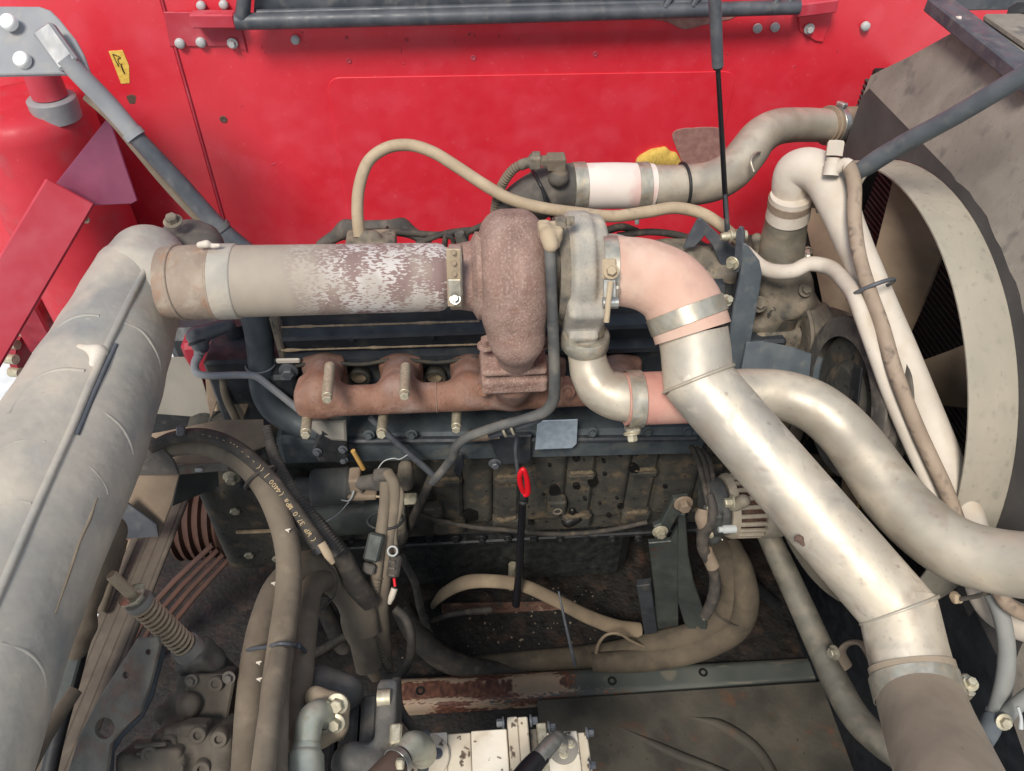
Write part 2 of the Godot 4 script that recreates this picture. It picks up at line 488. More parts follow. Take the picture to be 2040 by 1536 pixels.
func materials() -> void:
	var S := FastNoiseLite.TYPE_SIMPLEX_SMOOTH; var K := FastNoiseLite.TYPE_CELLULAR
	var off := C(0, 0, 0, 0)
	ROUGH = tx(layer(nz(S, 0.02, 5, 3), 512, [[0.1, C(130, 130, 130)], [0.9, C(255, 255, 255)]]))
	for q in [[S, 0.06, 3, 21, 2.0], [S, 0.012, 4, 22, 6.0], [K, 0.05, 1, 23, 3.0]]:
		var im := nz(q[0], q[1], q[2], q[3]).get_seamless_image(512, 512, false, false, 0.12, true)
		im.convert(Image.FORMAT_RGBA8); im.bump_map_to_normal_map(q[4]); BUMPS.append(tx(im))
	var dust := func(c: Color, lo: float, hi: float, f: float, sd: int, al := 0.8): return [S, f, 5, sd, [[lo, Color(c, 0.0)], [hi, Color(c, al)]]]
	var specks := func(c: Color, lo: float, sd: int, f := 0.09): return [S, f, 2, sd, [[lo, Color(c, 0.0)], [lo + 0.06, c]]]
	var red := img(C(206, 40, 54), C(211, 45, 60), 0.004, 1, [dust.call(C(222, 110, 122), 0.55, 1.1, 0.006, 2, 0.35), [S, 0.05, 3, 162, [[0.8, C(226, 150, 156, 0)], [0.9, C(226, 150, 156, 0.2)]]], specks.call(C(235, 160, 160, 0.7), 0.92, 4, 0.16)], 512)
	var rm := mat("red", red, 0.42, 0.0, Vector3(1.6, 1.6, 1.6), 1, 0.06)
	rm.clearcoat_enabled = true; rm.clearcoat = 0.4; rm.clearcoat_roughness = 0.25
	mat("red_dusty", img(C(168, 38, 54), C(178, 62, 74), 0.006, 5, [dust.call(C(192, 130, 136), 0.55, 1.1, 0.012, 6, 0.5)]), 0.6, 0.0, Vector3(2, 2, 2))
	mat("red_dark", img(C(130, 24, 40), C(150, 34, 50), 0.01, 7), 0.55)
	mat("gusset_painted_shade", img(C(112, 48, 74), C(132, 62, 88), 0.006, 149), 0.5)  # purple tone puts the shade on the gusset face into its colour
	mat("hose_floor", img(C(76, 67, 55), C(92, 82, 67), 0.008, 177, [dust.call(C(116, 102, 82), 0.58, 0.95, 0.012, 178, 0.7), dust.call(C(54, 48, 41), 0.66, 0.95, 0.01, 179, 0.7)]), 0.92, 0.0, Vector3(2.6, 2.6, 2.6), 0, 0.4)
	mat("red_tank", img(C(176, 32, 46), C(188, 42, 56), 0.006, 183, [dust.call(C(150, 104, 96), 0.55, 0.95, 0.008, 184, 0.7), specks.call(C(214, 150, 150, 0.5), 0.9, 185, 0.1)]), 0.55, 0.0, Vector3(2, 2, 2))
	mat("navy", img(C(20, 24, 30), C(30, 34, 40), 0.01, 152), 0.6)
	mat("sump", img(C(20, 22, 21), C(33, 35, 33), 0.012, 153, [specks.call(C(110, 104, 90, 0.6), 0.88, 154, 0.14), dust.call(C(58, 56, 50), 0.6, 0.95, 0.012, 155, 0.7)]), 0.6, 0.0, Vector3(3, 3, 3), 0, 0.5)
	mat("gallery", img(C(56, 63, 68), C(74, 80, 82), 0.01, 156, [dust.call(C(98, 94, 84), 0.55, 0.95, 0.012, 157, 0.7)]), 0.65, 0.0, Vector3(2.6, 2.6, 2.6), 0, 0.3)
	mat("starter_grey", img(C(50, 52, 52), C(66, 66, 63), 0.012, 158, [dust.call(C(100, 92, 80), 0.6, 0.95, 0.02, 159, 0.7)]), 0.6, 0.0, Vector3(3, 3, 3))
	mat("oil_line", img(C(66, 68, 70), C(96, 95, 92), 0.006, 160, [dust.call(C(140, 132, 118), 0.5, 0.95, 0.01, 161, 0.7)]), 0.6, 0.0, Vector3(3, 3, 3))
	mat("alu", img(C(156, 148, 134), C(182, 173, 157), 0.006, 8, [dust.call(C(200, 187, 166), 0.5, 0.8, 0.008, 9, 0.9), [S, 0.012, 5, 167, [[0.66, C(146, 126, 108, 0)], [0.78, C(146, 126, 108, 0.4)]]], specks.call(C(120, 104, 92, 0.4), 0.84, 10)]), 0.45, 0.35, Vector3(1.8, 1.8, 1.8), 1, 0.2)
	mat("alu_pipe", img(C(158, 152, 143), C(182, 174, 161), 0.006, 11, [dust.call(C(206, 193, 172), 0.45, 0.6, 0.005, 12, 0.85), [S, 0.014, 5, 168, [[0.68, C(222, 210, 192, 0)], [0.72, C(222, 210, 192, 0.6)]]], dust.call(C(138, 120, 104), 0.66, 0.95, 0.01, 169, 0.55), specks.call(C(104, 86, 72, 0.6), 0.86, 13, 0.05), specks.call(C(150, 140, 126, 0.5), 0.8, 182, 0.14)]), 0.47, 0.45, Vector3(1.8, 1.8, 1.8), 1, 0.3)
	mat("band", img(C(150, 145, 132), C(186, 180, 166), 0.02, 14, [dust.call(C(190, 172, 146), 0.5, 0.8, 0.03, 15)]), 0.36, 0.6, Vector3(4, 4, 4))
	mat("zinc", img(C(158, 150, 128), C(190, 182, 160), 0.03, 16), 0.45, 0.45, Vector3(6, 6, 6))
	mat("steel", img(C(140, 140, 136), C(182, 182, 176), 0.02, 17, [dust.call(C(150, 132, 110), 0.6, 0.9, 0.03, 18, 0.7)]), 0.32, 0.75, Vector3(5, 5, 5))
	mat("muffler", img(C(148, 143, 134), C(168, 160, 148), 0.005, 19, [dust.call(C(186, 174, 157), 0.5, 0.85, 0.007, 20, 0.8), dust.call(C(116, 119, 120), 0.55, 0.85, 0.006, 24, 0.7), specks.call(C(128, 104, 86, 0.4), 0.86, 25, 0.06), specks.call(C(200, 192, 178, 0.4), 0.88, 171, 0.09)]), 0.66, 0.15, Vector3(1.4, 1.4, 1.4), 0, 0.35)
	mat("rusty_pipe", img(C(128, 112, 98), C(148, 132, 117), 0.01, 26, [dust.call(C(146, 106, 80), 0.66, 0.9, 0.012, 27, 0.7), dust.call(C(164, 152, 136), 0.55, 0.85, 0.02, 28)]), 0.85, 0.0, Vector3(3, 3, 3), 0, 0.4)
	mat("turbo", img(C(116, 91, 81), C(140, 113, 100), 0.012, 29, [dust.call(C(158, 136, 126), 0.45, 0.95, 0.008, 30, 0.7), dust.call(C(112, 72, 60), 0.6, 0.95, 0.012, 163, 0.6), [S, 0.13, 3, 31, [[0.58, C(190, 168, 158, 0)], [0.8, C(190, 168, 158, 0.6)]]], specks.call(C(70, 50, 46, 0.5), 0.8, 164, 0.16)]), 0.92, 0.0, Vector3(3.0, 3.0, 3.0), 0, 0.7)
	mat("manifold", img(C(112, 78, 62), C(138, 104, 88), 0.015, 32, [dust.call(C(146, 130, 124), 0.45, 0.85, 0.008, 33, 0.8), dust.call(C(128, 76, 52), 0.6, 0.9, 0.016, 165, 0.6), specks.call(C(62, 46, 40, 0.5), 0.76, 34, 0.12)]), 0.9, 0.0, Vector3(2.5, 2.5, 2.5), 0, 0.7)
	mat("iron", img(C(46, 45, 41), C(66, 63, 56), 0.01, 35, [dust.call(C(112, 92, 68), 0.6, 0.92, 0.012, 36, 0.75), specks.call(C(14, 13, 12, 0.9), 0.83, 37, 0.035), specks.call(C(130, 116, 94, 0.5), 0.88, 38, 0.2)]), 0.82, 0.0, Vector3(2.4, 2.4, 2.4), 0, 0.5)
	mat("iron_dusty", img(C(92, 86, 76), C(122, 112, 98), 0.012, 39, [dust.call(C(150, 134, 112), 0.5, 0.85, 0.012, 40, 0.85), dust.call(C(60, 60, 58), 0.62, 0.85, 0.02, 41, 0.8), specks.call(C(50, 48, 44, 0.7), 0.84, 42, 0.14)]), 0.88, 0.0, Vector3(3, 3, 3), 0, 0.5)
	mat("compressor", img(C(140, 136, 128), C(164, 157, 146), 0.012, 43, [dust.call(C(186, 174, 154), 0.45, 0.8, 0.01, 44, 0.9), specks.call(C(104, 102, 98, 0.6), 0.76, 45, 0.12)]), 0.8, 0.1, Vector3(3.4, 3.4, 3.4), 0, 0.45)
	mat("blue_black", img(C(36, 40, 45), C(49, 53, 57), 0.008, 46, [dust.call(C(92, 86, 76), 0.62, 0.95, 0.012, 47, 0.7), specks.call(C(84, 80, 72, 0.4), 0.86, 180, 0.1)]), 0.55, 0.0, Vector3(2.2, 2.2, 2.2), 0, 0.25)
	mat("ledge_dust", img(C(134, 116, 92), C(164, 144, 116), 0.03, 48), 0.95, 0.0, Vector3(4, 4, 4), 0, 0.6)
	mat("rib_dust", img(C(76, 67, 54), C(108, 94, 73), 0.03, 150, [specks.call(C(52, 46, 38, 0.7), 0.66, 151, 0.1)]), 0.95, 0.0, Vector3(4, 4, 4), 0, 0.8)
	mat("black", img(C(24, 25, 27), C(34, 35, 37), 0.01, 49, [dust.call(C(92, 84, 74), 0.64, 0.95, 0.02, 50, 0.6)]), 0.5, 0.0, Vector3(3, 3, 3))
	mat("black_clean", C(22, 22, 26), 0.32)
	mat("rubber", img(C(66, 63, 60), C(92, 86, 79), 0.01, 51, [dust.call(C(126, 116, 104), 0.5, 0.9, 0.015, 52, 0.75)]), 0.85, 0.0, Vector3(3, 3, 3), 0, 0.25)
	mat("hose_dark", img(C(46, 43, 40), C(66, 60, 54), 0.012, 53, [dust.call(C(104, 92, 76), 0.55, 0.9, 0.02, 54, 0.8)]), 0.8, 0.0, Vector3(3, 3, 3), 0, 0.25)
	mat("hose_dusty", img(C(96, 86, 73), C(114, 103, 88), 0.008, 55, [dust.call(C(136, 122, 104), 0.58, 0.95, 0.014, 56, 0.7), dust.call(C(68, 61, 53), 0.7, 1.0, 0.008, 57, 0.5), specks.call(C(150, 138, 118, 0.5), 0.9, 173, 0.1)]), 0.9, 0.0, Vector3(2.6, 2.6, 2.6), 0, 0.3)
	mat("hose_beige", img(C(152, 134, 110), C(176, 158, 132), 0.01, 58, [dust.call(C(120, 106, 90), 0.62, 0.95, 0.02, 59, 0.6)]), 0.8, 0.0, Vector3(3, 3, 3))
	mat("hose_pale", img(C(184, 174, 160), C(204, 194, 180), 0.008, 60, [dust.call(C(176, 156, 132), 0.58, 0.95, 0.012, 61, 0.7), specks.call(C(110, 96, 82, 0.5), 0.88, 62, 0.06)]), 0.72, 0.0, Vector3(2.4, 2.4, 2.4), 0, 0.1)
	mat("hose_brown", img(C(126, 110, 94), C(156, 138, 120), 0.01, 63, [dust.call(C(72, 62, 54), 0.68, 0.9, 0.02, 64, 0.8)]), 0.8, 0.0, Vector3(3, 3, 3))
	mat("salmon", img(C(184, 144, 127), C(196, 160, 142), 0.006, 65, [dust.call(C(202, 177, 159), 0.45, 0.85, 0.008, 66, 0.85), dust.call(C(158, 124, 108), 0.6, 0.95, 0.012, 172, 0.5)]), 0.9, 0.0, Vector3(2, 2, 2), 0, 0.35)
	mat("salmon_red", img(C(172, 122, 110), C(188, 140, 126), 0.01, 67, [dust.call(C(190, 160, 144), 0.5, 0.9, 0.01, 181, 0.7)]), 0.85, 0.0, Vector3(3, 3, 3), 0, 0.3)
	mat("hose_white", img(C(204, 192, 182), C(216, 206, 196), 0.008, 68, [dust.call(C(196, 156, 148), 0.6, 0.8, 0.006, 69, 0.8)]), 0.85, 0.0, Vector3(2, 2, 2))
	mat("grey_paint", img(C(126, 128, 132), C(142, 142, 142), 0.01, 70, [dust.call(C(164, 155, 142), 0.62, 0.95, 0.015, 71, 0.6)]), 0.42, 0.0, Vector3(2.5, 2.5, 2.5))
	mat("grey_dark", img(C(62, 66, 72), C(84, 86, 90), 0.01, 72, [dust.call(C(130, 124, 116), 0.6, 0.95, 0.015, 73, 0.6)]), 0.45, 0.0, Vector3(2.5, 2.5, 2.5))
	mat("shroud", img(C(116, 109, 100), C(134, 126, 115), 0.008, 74, [dust.call(C(150, 142, 130), 0.5, 0.9, 0.01, 75, 0.6), [S, 0.016, 5, 76, [[0.68, C(78, 75, 74, 0)], [0.9, C(78, 75, 74, 0.7)]]], specks.call(C(80, 77, 73, 0.45), 0.82, 77, 0.14)]), 0.88, 0.0, Vector3(1.6, 1.6, 1.6), 0, 0.3)
	mat("shroud_dark", img(C(66, 64, 63), C(78, 75, 73), 0.008, 78, [specks.call(C(110, 103, 92, 0.4), 0.82, 79, 0.1)]), 0.75, 0.0, Vector3(2, 2, 2))  # smooth darker grey of the recess, free of the settled dust
	mat("shroud_ring", img(C(140, 133, 120), C(154, 146, 130), 0.008, 80, [[S, 0.03, 5, 81, [[0.7, C(102, 98, 90, 0)], [0.9, C(102, 98, 90, 0.5)]]], specks.call(C(90, 86, 78, 0.5), 0.84, 166, 0.06)]), 0.8, 0.0, Vector3(2, 2, 2), 0, 0.2)
	mat("fan", img(C(122, 104, 86), C(142, 124, 104), 0.008, 82, [dust.call(C(100, 86, 74), 0.6, 0.9, 0.01, 83, 0.6)]), 0.85, 0.0, Vector3(2, 2, 2))
	mat("fin", C(66, 63, 60), 0.8)
	mat("core", C(20, 19, 19), 0.9)
	mat("white_paint", img(C(196, 186, 166), C(214, 206, 190), 0.006, 84, [dust.call(C(176, 160, 138), 0.58, 0.9, 0.01, 85, 0.7), [S, 0.03, 4, 86, [[0.8, C(64, 52, 44, 0)], [0.83, C(64, 52, 44, 0.9)]]]]), 0.6, 0.0, Vector3(2.4, 2.4, 2.4), 0, 0.1)
	mat("tan", img(C(116, 100, 84), C(138, 121, 102), 0.01, 87, [dust.call(C(150, 134, 116), 0.55, 0.9, 0.012, 88, 0.7)]), 0.85, 0.0, Vector3(2.2, 2.2, 2.2), 0, 0.2)
	mat("tan_grey", img(C(116, 112, 104), C(134, 128, 118), 0.01, 89), 0.75, 0.0, Vector3(2, 2, 2))
	mat("rust", img(C(74, 50, 41), C(98, 72, 58), 0.02, 90, [dust.call(C(136, 116, 98), 0.52, 0.8, 0.012, 91, 0.85), dust.call(C(60, 62, 58), 0.62, 0.85, 0.01, 170, 0.8), specks.call(C(60, 32, 24, 0.9), 0.66, 92, 0.1)]), 0.9, 0.0, Vector3(3, 3, 3), 0, 0.5)
	mat("green_grey", img(C(46, 51, 49), C(62, 66, 62), 0.01, 93, [dust.call(C(100, 92, 78), 0.66, 1.0, 0.012, 94, 0.6), dust.call(C(74, 44, 34), 0.78, 0.95, 0.015, 95, 0.8)]), 0.5, 0.0, Vector3(2.2, 2.2, 2.2), 0, 0.2)
	mat("oily", img(C(16, 14, 12), C(28, 23, 19), 0.01, 96, [dust.call(C(66, 46, 34), 0.58, 0.95, 0.012, 97, 0.8), specks.call(C(110, 96, 78, 0.8), 0.9, 98, 0.13)]), 0.6, 0.0, Vector3(2, 2, 2), 0, 0.7)  # oil and dirt, with the base darkened to stand in for shade
	mat("pan", img(C(60, 56, 49), C(78, 73, 63), 0.008, 99, [dust.call(C(46, 43, 38), 0.58, 0.9, 0.006, 100, 0.8), specks.call(C(40, 36, 30, 0.7), 0.84, 101, 0.06), dust.call(C(92, 60, 42), 0.7, 0.9, 0.012, 102, 0.7)]), 0.85, 0.0, Vector3(1.6, 1.6, 1.6), 0, 0.3)  # pan colour darkened to stand in for shade from missing parts above
	mat("belt", img(C(72, 64, 56), C(90, 81, 70), 0.01, 103, [dust.call(C(112, 98, 82), 0.6, 0.95, 0.012, 175, 0.6)]), 0.9, 0.0, Vector3(3, 3, 3), 0, 0.2)
	mat("belt_red", img(C(56, 36, 29), C(74, 48, 38), 0.01, 104), 0.85, 0.0, Vector3(3, 3, 3))
	mat("lever", img(C(100, 97, 90), C(120, 115, 104), 0.01, 105, [dust.call(C(118, 80, 64), 0.55, 0.8, 0.015, 106, 0.8), dust.call(C(72, 73, 72), 0.55, 0.85, 0.01, 107, 0.7), specks.call(C(60, 52, 46, 0.6), 0.82, 176, 0.1)]), 0.7, 0.1, Vector3(3, 3, 3), 0, 0.4)
	mat("ground", img(C(196, 196, 194), C(220, 219, 216), 0.02, 108), 0.9, 0.0, Vector3(0.6, 0.6, 0.6))
	mat("red_plastic", C(206, 24, 36), 0.35)
	mat("yellow", img(C(206, 172, 70), C(226, 194, 96), 0.02, 109), 0.6, 0.0, Vector3(8, 8, 8))
	mat("yellow_lump", img(C(180, 150, 66), C(206, 176, 92), 0.04, 110), 0.95, 0.0, Vector3(6, 6, 6), 0, 0.8)
	mat("mark_brown", img(C(136, 98, 92), C(154, 118, 110), 0.03, 111), 0.9)
	mat("cap_white", C(226, 226, 222), 0.4)
	mat("cap_grey", C(170, 172, 170), 0.45)
	mat("ink", C(60, 48, 30), 0.7)
	mat("print", C(186, 160, 120), 0.7)
	mat("brown_mud", img(C(78, 60, 52), C(98, 76, 66), 0.05, 112), 0.95, 0.0, Vector3(6, 6, 6), 0, 0.7)
	mat("oil_stain", C(20, 19, 17), 0.45)
	mat("id_plate", img(C(168, 182, 194), C(186, 198, 208), 0.02, 113), 0.4, 0.4, Vector3(5, 5, 5))
	mat("wood", img(C(170, 128, 66), C(190, 150, 84), 0.02, 114), 0.8)
	mat("rubber_tan", img(C(128, 114, 98), C(150, 135, 116), 0.008, 130, [dust.call(C(166, 150, 130), 0.55, 0.9, 0.01, 131, 0.7), specks.call(C(84, 74, 64, 0.6), 0.86, 132, 0.05)]), 0.9, 0.0, Vector3(2.2, 2.2, 2.2), 0, 0.25)
	mat("rubber_brown", img(C(66, 50, 42), C(84, 66, 56), 0.012, 133), 0.8)
	mat("steel_dull", img(C(112, 108, 96), C(146, 140, 126), 0.01, 134, [dust.call(C(168, 154, 134), 0.5, 0.85, 0.012, 135, 0.8)]), 0.5, 0.4, Vector3(3, 3, 3))
	mat("steel_green", img(C(158, 160, 146), C(184, 183, 168), 0.012, 136, [dust.call(C(150, 138, 118), 0.62, 0.95, 0.015, 174, 0.6)]), 0.38, 0.45, Vector3(4, 4, 4))
	mat("grey_mid", img(C(70, 78, 84), C(92, 98, 102), 0.01, 137, [dust.call(C(140, 134, 124), 0.62, 0.95, 0.015, 138, 0.6)]), 0.5, 0.0, Vector3(2.5, 2.5, 2.5))
	mat("blue_grey", img(C(58, 64, 68), C(80, 86, 88), 0.012, 139), 0.6)
	mat("alu_cast", img(C(134, 124, 108), C(160, 148, 130), 0.012, 140), 0.7, 0.15, Vector3(4, 4, 4), 0, 0.4)
	mat("hose_beige_dark", img(C(112, 98, 80), C(134, 118, 96), 0.012, 141), 0.9)
	mat("grey_rubber", img(C(112, 114, 112), C(134, 134, 130), 0.01, 142), 0.8)
	mat("iron_valve", img(C(72, 66, 58), C(92, 84, 74), 0.012, 143, [dust.call(C(112, 100, 86), 0.55, 0.9, 0.012, 144, 0.7)]), 0.9, 0.0, Vector3(3, 3, 3), 0, 0.5)
	mat("pump_grey", img(C(74, 72, 68), C(98, 94, 88), 0.01, 145, [dust.call(C(56, 64, 72), 0.55, 0.9, 0.01, 146, 0.8)]), 0.7, 0.0, Vector3(3, 3, 3), 0, 0.4)
	mat("cream_paint", img(C(176, 164, 144), C(198, 188, 168), 0.008, 147, [[S, 0.03, 4, 148, [[0.72, C(70, 56, 46, 0)], [0.76, C(70, 56, 46, 0.9)]]]]), 0.65, 0.0, Vector3(2.4, 2.4, 2.4), 0, 0.1)
	# exhaust pipe: dusty at one end, pale paint flaking off red primer at the other; runs along the pipe, so it uses the mesh's own coordinates
	var w := 1024; var hgt := 512
	var na := nz(S, 0.02, 3, 120); var nb := nz(S, 0.17, 2, 121); var nc := nz(S, 0.012, 3, 122)
	var im := Image.create(w, hgt, false, Image.FORMAT_RGB8)
	for y in hgt:
		for x in w:
			var u := float(x) / w
			var th := TAU * y / hgt
			var qx := cos(th) * 41.0; var qz := sin(th) * 41.0; var xs := x * 0.5
			var t := smoothstep(0.2, 0.55, u + 0.14 * nc.get_noise_3d(xs, qx, qz))
			var fl := nb.get_noise_3d(xs * 0.42, qx * 2.1, qz * 2.1) + 1.0 * na.get_noise_3d(xs * 0.6, qx * 0.8, qz * 0.8) + 0.12 - 0.35 * sin(th + 0.6) - (0.9 * smoothstep(0.9, 0.99, u)) + 0.05
			var fk := smoothstep(-0.09, 0.09, fl)
			var dusty := C(156, 144, 129).lerp(C(142, 132, 120), 0.5 + 0.5 * na.get_noise_3d(xs, qx, qz))
			var flake := C(122, 99, 94).lerp(C(180, 172, 167), fk)
			im.set_pixel(x, y, dusty.lerp(flake, t * (0.5 + 0.5 * smoothstep(-0.3, 0.3, nc.get_noise_3d(xs + 300, qx, qz)))))
	var fm := mat("flaking", im, 0.8)
	fm.uv1_triplanar = false; fm.uv1_scale = Vector3(1 / 0.37, 1, 1)
	var tube_im := Image.create(1024, 256, false, Image.FORMAT_RGB8)
	for y in 256:
		for x in 1024:
			var u := x / 1024.0; var v := y / 256.0
			var n0 := nc.get_noise_2d(x * 0.5, y * 0.9); var n1 := nb.get_noise_2d(x * 0.4, y * 0.7); var n2 := na.get_noise_2d(x * 0.35, y * 1.4)
			var r := smoothstep(-0.08, 0.06, 0.33 - u + 0.28 * n0 + 0.16 * n1)
			var d := smoothstep(0.0, 0.25, n2 + 0.3 * n1 + 0.1 - 0.5 * absf(u - 0.22))
			var gcol := C(62, 67, 64).lerp(C(86, 88, 82), 0.5 + 0.7 * n0)
			var rcol := C(70, 42, 33).lerp(C(104, 66, 50), 0.5 + n1).lerp(C(146, 124, 104), d)
			tube_im.set_pixel(x, y, gcol.lerp(rcol, r).lerp(C(128, 116, 98), 0.5 * smoothstep(0.25, 0.5, n2)))
	var tm := mat("rusting_tube", tube_im, 0.62)
	tm.uv1_triplanar = false; tm.uv1_scale = Vector3.ONE
	var fl_rough := MT["flaking"] as StandardMaterial3D
	fl_rough.roughness_texture = null; fl_rough.roughness = 0.72

# ================================================================ scene
func _ready() -> void:
	RNG.seed = 7
	var cam := Camera3D.new(); cam.name = "camera"
	cam.transform = Transform3D(CB, EYE); cam.fov = 53.02; cam.near = 0.05; cam.far = 400.0
	add_child(cam); cam.current = true
	var we := WorldEnvironment.new(); we.name = "environment"
	var env := Environment.new()
	env.background_mode = Environment.BG_SKY
	var sky := Sky.new(); var sm := ProceduralSkyMaterial.new()
	sm.sky_top_color = Color(0.72, 0.78, 0.86); sm.sky_horizon_color = Color(0.74, 0.77, 0.80); sm.sky_curve = 0.25
	sm.ground_bottom_color = Color(0.42, 0.41, 0.40); sm.ground_horizon_color = Color(0.70, 0.70, 0.70)
	sm.sun_angle_max = 1.0
	sky.sky_material = sm; env.sky = sky
	env.background_energy_multiplier = 0.85
	env.ambient_light_source = Environment.AMBIENT_SOURCE_SKY
	env.tonemap_mode = Environment.TONE_MAPPER_LINEAR; env.tonemap_exposure = 1.35
	env.sdfgi_enabled = true; env.ssao_enabled = true; env.ssil_enabled = true
	we.environment = env; add_child(we)
	var sun := DirectionalLight3D.new(); sun.name = "sun"
	sun.light_energy = 0.95; sun.light_color = Color(1.0, 0.975, 0.94); sun.light_angular_distance = 18.0; sun.shadow_enabled = true
	add_child(sun)
	sun.look_at_from_position(Vector3(-1.1, 2.9, 2.1), Vector3(0, 0, 0))
	materials()
	body()
	radiator_end()
	engine()
	exhaust()
	turbo_and_air()
	coolant()
	front_end()
	left_side()
	lower_bay()
	hydraulics()

# ---------------------------------------------------------------- body panels and frame
func body() -> void:
	var gr := single("ground", box(Vector3(0, -2.6, 0), Vector3(300, 0.1, 300), 0.01), "ground", "", "")
	gr.remove_meta("label"); gr.remove_meta("category"); gr.set_meta("kind", "structure")
	# red body side behind the engine
	var w := thing("red_body_panel", "large glossy red sheet metal panel behind the engine", "panel", Vector3(0, 0.1, -0.6))
	var O := Vector3(0, 0, -0.6)
	var fr := Transform3D(Basis.IDENTITY, O)
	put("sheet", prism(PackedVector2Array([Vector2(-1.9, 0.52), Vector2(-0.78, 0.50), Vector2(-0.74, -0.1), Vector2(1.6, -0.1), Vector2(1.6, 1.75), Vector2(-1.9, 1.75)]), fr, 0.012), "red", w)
	# embossed field, its outline a small step
	var em := prism(rounded(Vector2(-0.303, 0.45), Vector2(0.715, 1.128), 0.03), Transform3D(Basis.IDENTITY, O + Vector3(0, 0, 0.0022)), 0.003, 0.0007)
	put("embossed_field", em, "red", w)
	# overlapping seam at the left
	var sx := Z(325, 20, -0.6).x
	put("seam_flange", box(Vector3(sx - 0.11, 1.0, -0.5985), Vector3(0.22, 1.0, 0.003), 0.0012), "red", w)
	put("seam_bead", box(Vector3(sx + 0.004, 1.0, -0.5975), Vector3(0.006, 1.0, 0.004), 0.0015), "red_dusty", w)
	for q in [[695, 121, 6], [943, 115, 6], [1186, 108, 6], [690, 75, 4], [810, 80, 4], [935, 68, 4], [445, 238, 8]]:
		var p := Z(q[0], q[1], -0.5995)
		put("dimple", lathe(p, Vector3.BACK, [[-0.001, PX(p, q[2])], [0.0015, PX(p, q[2] * 0.8)], [0.0015, PX(p, q[2] * 0.45)], [-0.0005, 0]], 14), "red_dusty" if q[2] < 8 else "brown_mud", w)
	for q in [[358, 87, 10, 0], [400, 85, 10, 0], [463, 86, 11, 1], [588, 80, 9, 0], [1510, 57, 9, 0], [1545, 55, 9, 0], [1612, 57, 11, 1], [1725, 53, 9, 0], [400, 12, 9, 0], [445, 10, 9, 0]]:
		var p := Z(q[0], q[1], -0.59)
		var r := PX(p, q[2])
		if q[3] == 1:
			var b := put("bolt", hexbolt(p, Vector3.BACK, r * 0.62, 0.012), "cap_grey", w)
		else:
			put("plug", lathe(p - Vector3(0, 0, 0.006), Vector3.BACK, [[0, r], [0.007, r], [0.010, r * 0.8], [0.0115, r * 0.4], [0.012, 0]], 18), "cap_grey", w)
	# hinge plates of the hatch
	put("hinge_plate", plate([[325, 24], [474, 24], [492, 104], [470, 92], [338, 93]], Vector3(0, 0, -0.594), Vector3.BACK, 0.004), "red_dusty", w)
	put("hinge_plate", plate([[1590, 20], [1668, 4], [1640, 84], [1625, 82], [1594, 62]], Vector3(0, 0, -0.594), Vector3.BACK, 0.004), "red", w)
	put("hinge_lug", bar(Z(382, 38, -0.57), Z(470, 38, -0.57), 0.03, 0.035, Vector3.BACK), "red_dusty", w)
	put("hinge_lug", bar(Z(1585, 18, -0.57), Z(1665, 8, -0.57), 0.03, 0.03, Vector3.BACK), "red_dusty", w)
	# marks that lie on the panel
	var P := func(L: Array, m: String, called: String, off: float):
		put(called, plate(smooth(L), Vector3(0, 0, -0.6 + off), Vector3.BACK, 0.0016, 0.0008), m, w)
	P.call([[1294, 36], [1330, 44], [1365, 58], [1410, 48], [1462, 36], [1450, 24], [1300, 24]], "mark_brown", "dull_mark", 0.0022)  # dust patch below the hatch frame
	P.call([[1342, 262], [1395, 254], [1438, 258], [1446, 300], [1440, 330], [1370, 332], [1350, 300]], "mark_brown", "dull_mark", 0.0040)  # dull brownish patch with an irregular outline
	P.call([[302, 225], [318, 232], [330, 240], [334, 254], [322, 252], [306, 240]], "brown_mud", "mud_spot", 0.0022)
	P.call([[252, 192], [262, 188], [271, 193], [270, 205], [258, 207]], "brown_mud", "mud_spot", 0.0032)
	P.call([[228, 196], [250, 192], [254, 212], [244, 222], [230, 210]], "mark_brown", "dull_mark", 0.0022)
	put("yellow_patch", cast([["c", Z(1285, 315, -0.595), Z(1340, 312, -0.595), 0.014, 0.014], ["c", Z(1300, 306, -0.595), Z(1322, 300, -0.595), 0.013, 0.011], ["c", Z(1275, 322, -0.595), Z(1348, 325, -0.595), 0.011, 0.012]], 0.02, 0.004), "yellow_lump", w)  # raised yellow patch on the panel
	for k in 26:
		var px := RNG.randf_range(250, 1700); var py := RNG.randf_range(60, 420)
		if k < 14: py = RNG.randf_range(48, 110)
		var l := RNG.randf_range(3, 12); var a := RNG.randf_range(1.2, 1.9) if k < 14 else RNG.randf_range(0, 3.1)
		put("paint_chip", tz([[px, py, -0.598 if px > 660 and px < 1460 and py > 170 else -0.6002, 0.9], [px + cos(a) * l * 0.5 + RNG.randf_range(-1, 1), py + sin(a) * l * 0.5, -0.598 if px > 660 and px < 1460 and py > 170 else -0.6002, RNG.randf_range(0.8, 1.8)], [px + cos(a) * l, py + sin(a) * l, -0.598 if px > 660 and px < 1460 and py > 170 else -0.6002, 0.7]], {"seg": 6, "sub": 2}), "red_dusty", w)
	# sticker with a scrawled signature
	var s := thing("yellow_sticker", "torn yellow paper sticker with a scrawled signature on the red panel", "sticker", Z(240, 165, -0.597))
	put("paper", plate([[216, 102], [244, 100], [257, 131], [258, 166], [241, 167]], Vector3(0, 0, -0.5958), Vector3.BACK, 0.0016, 0.0004), "yellow", s)
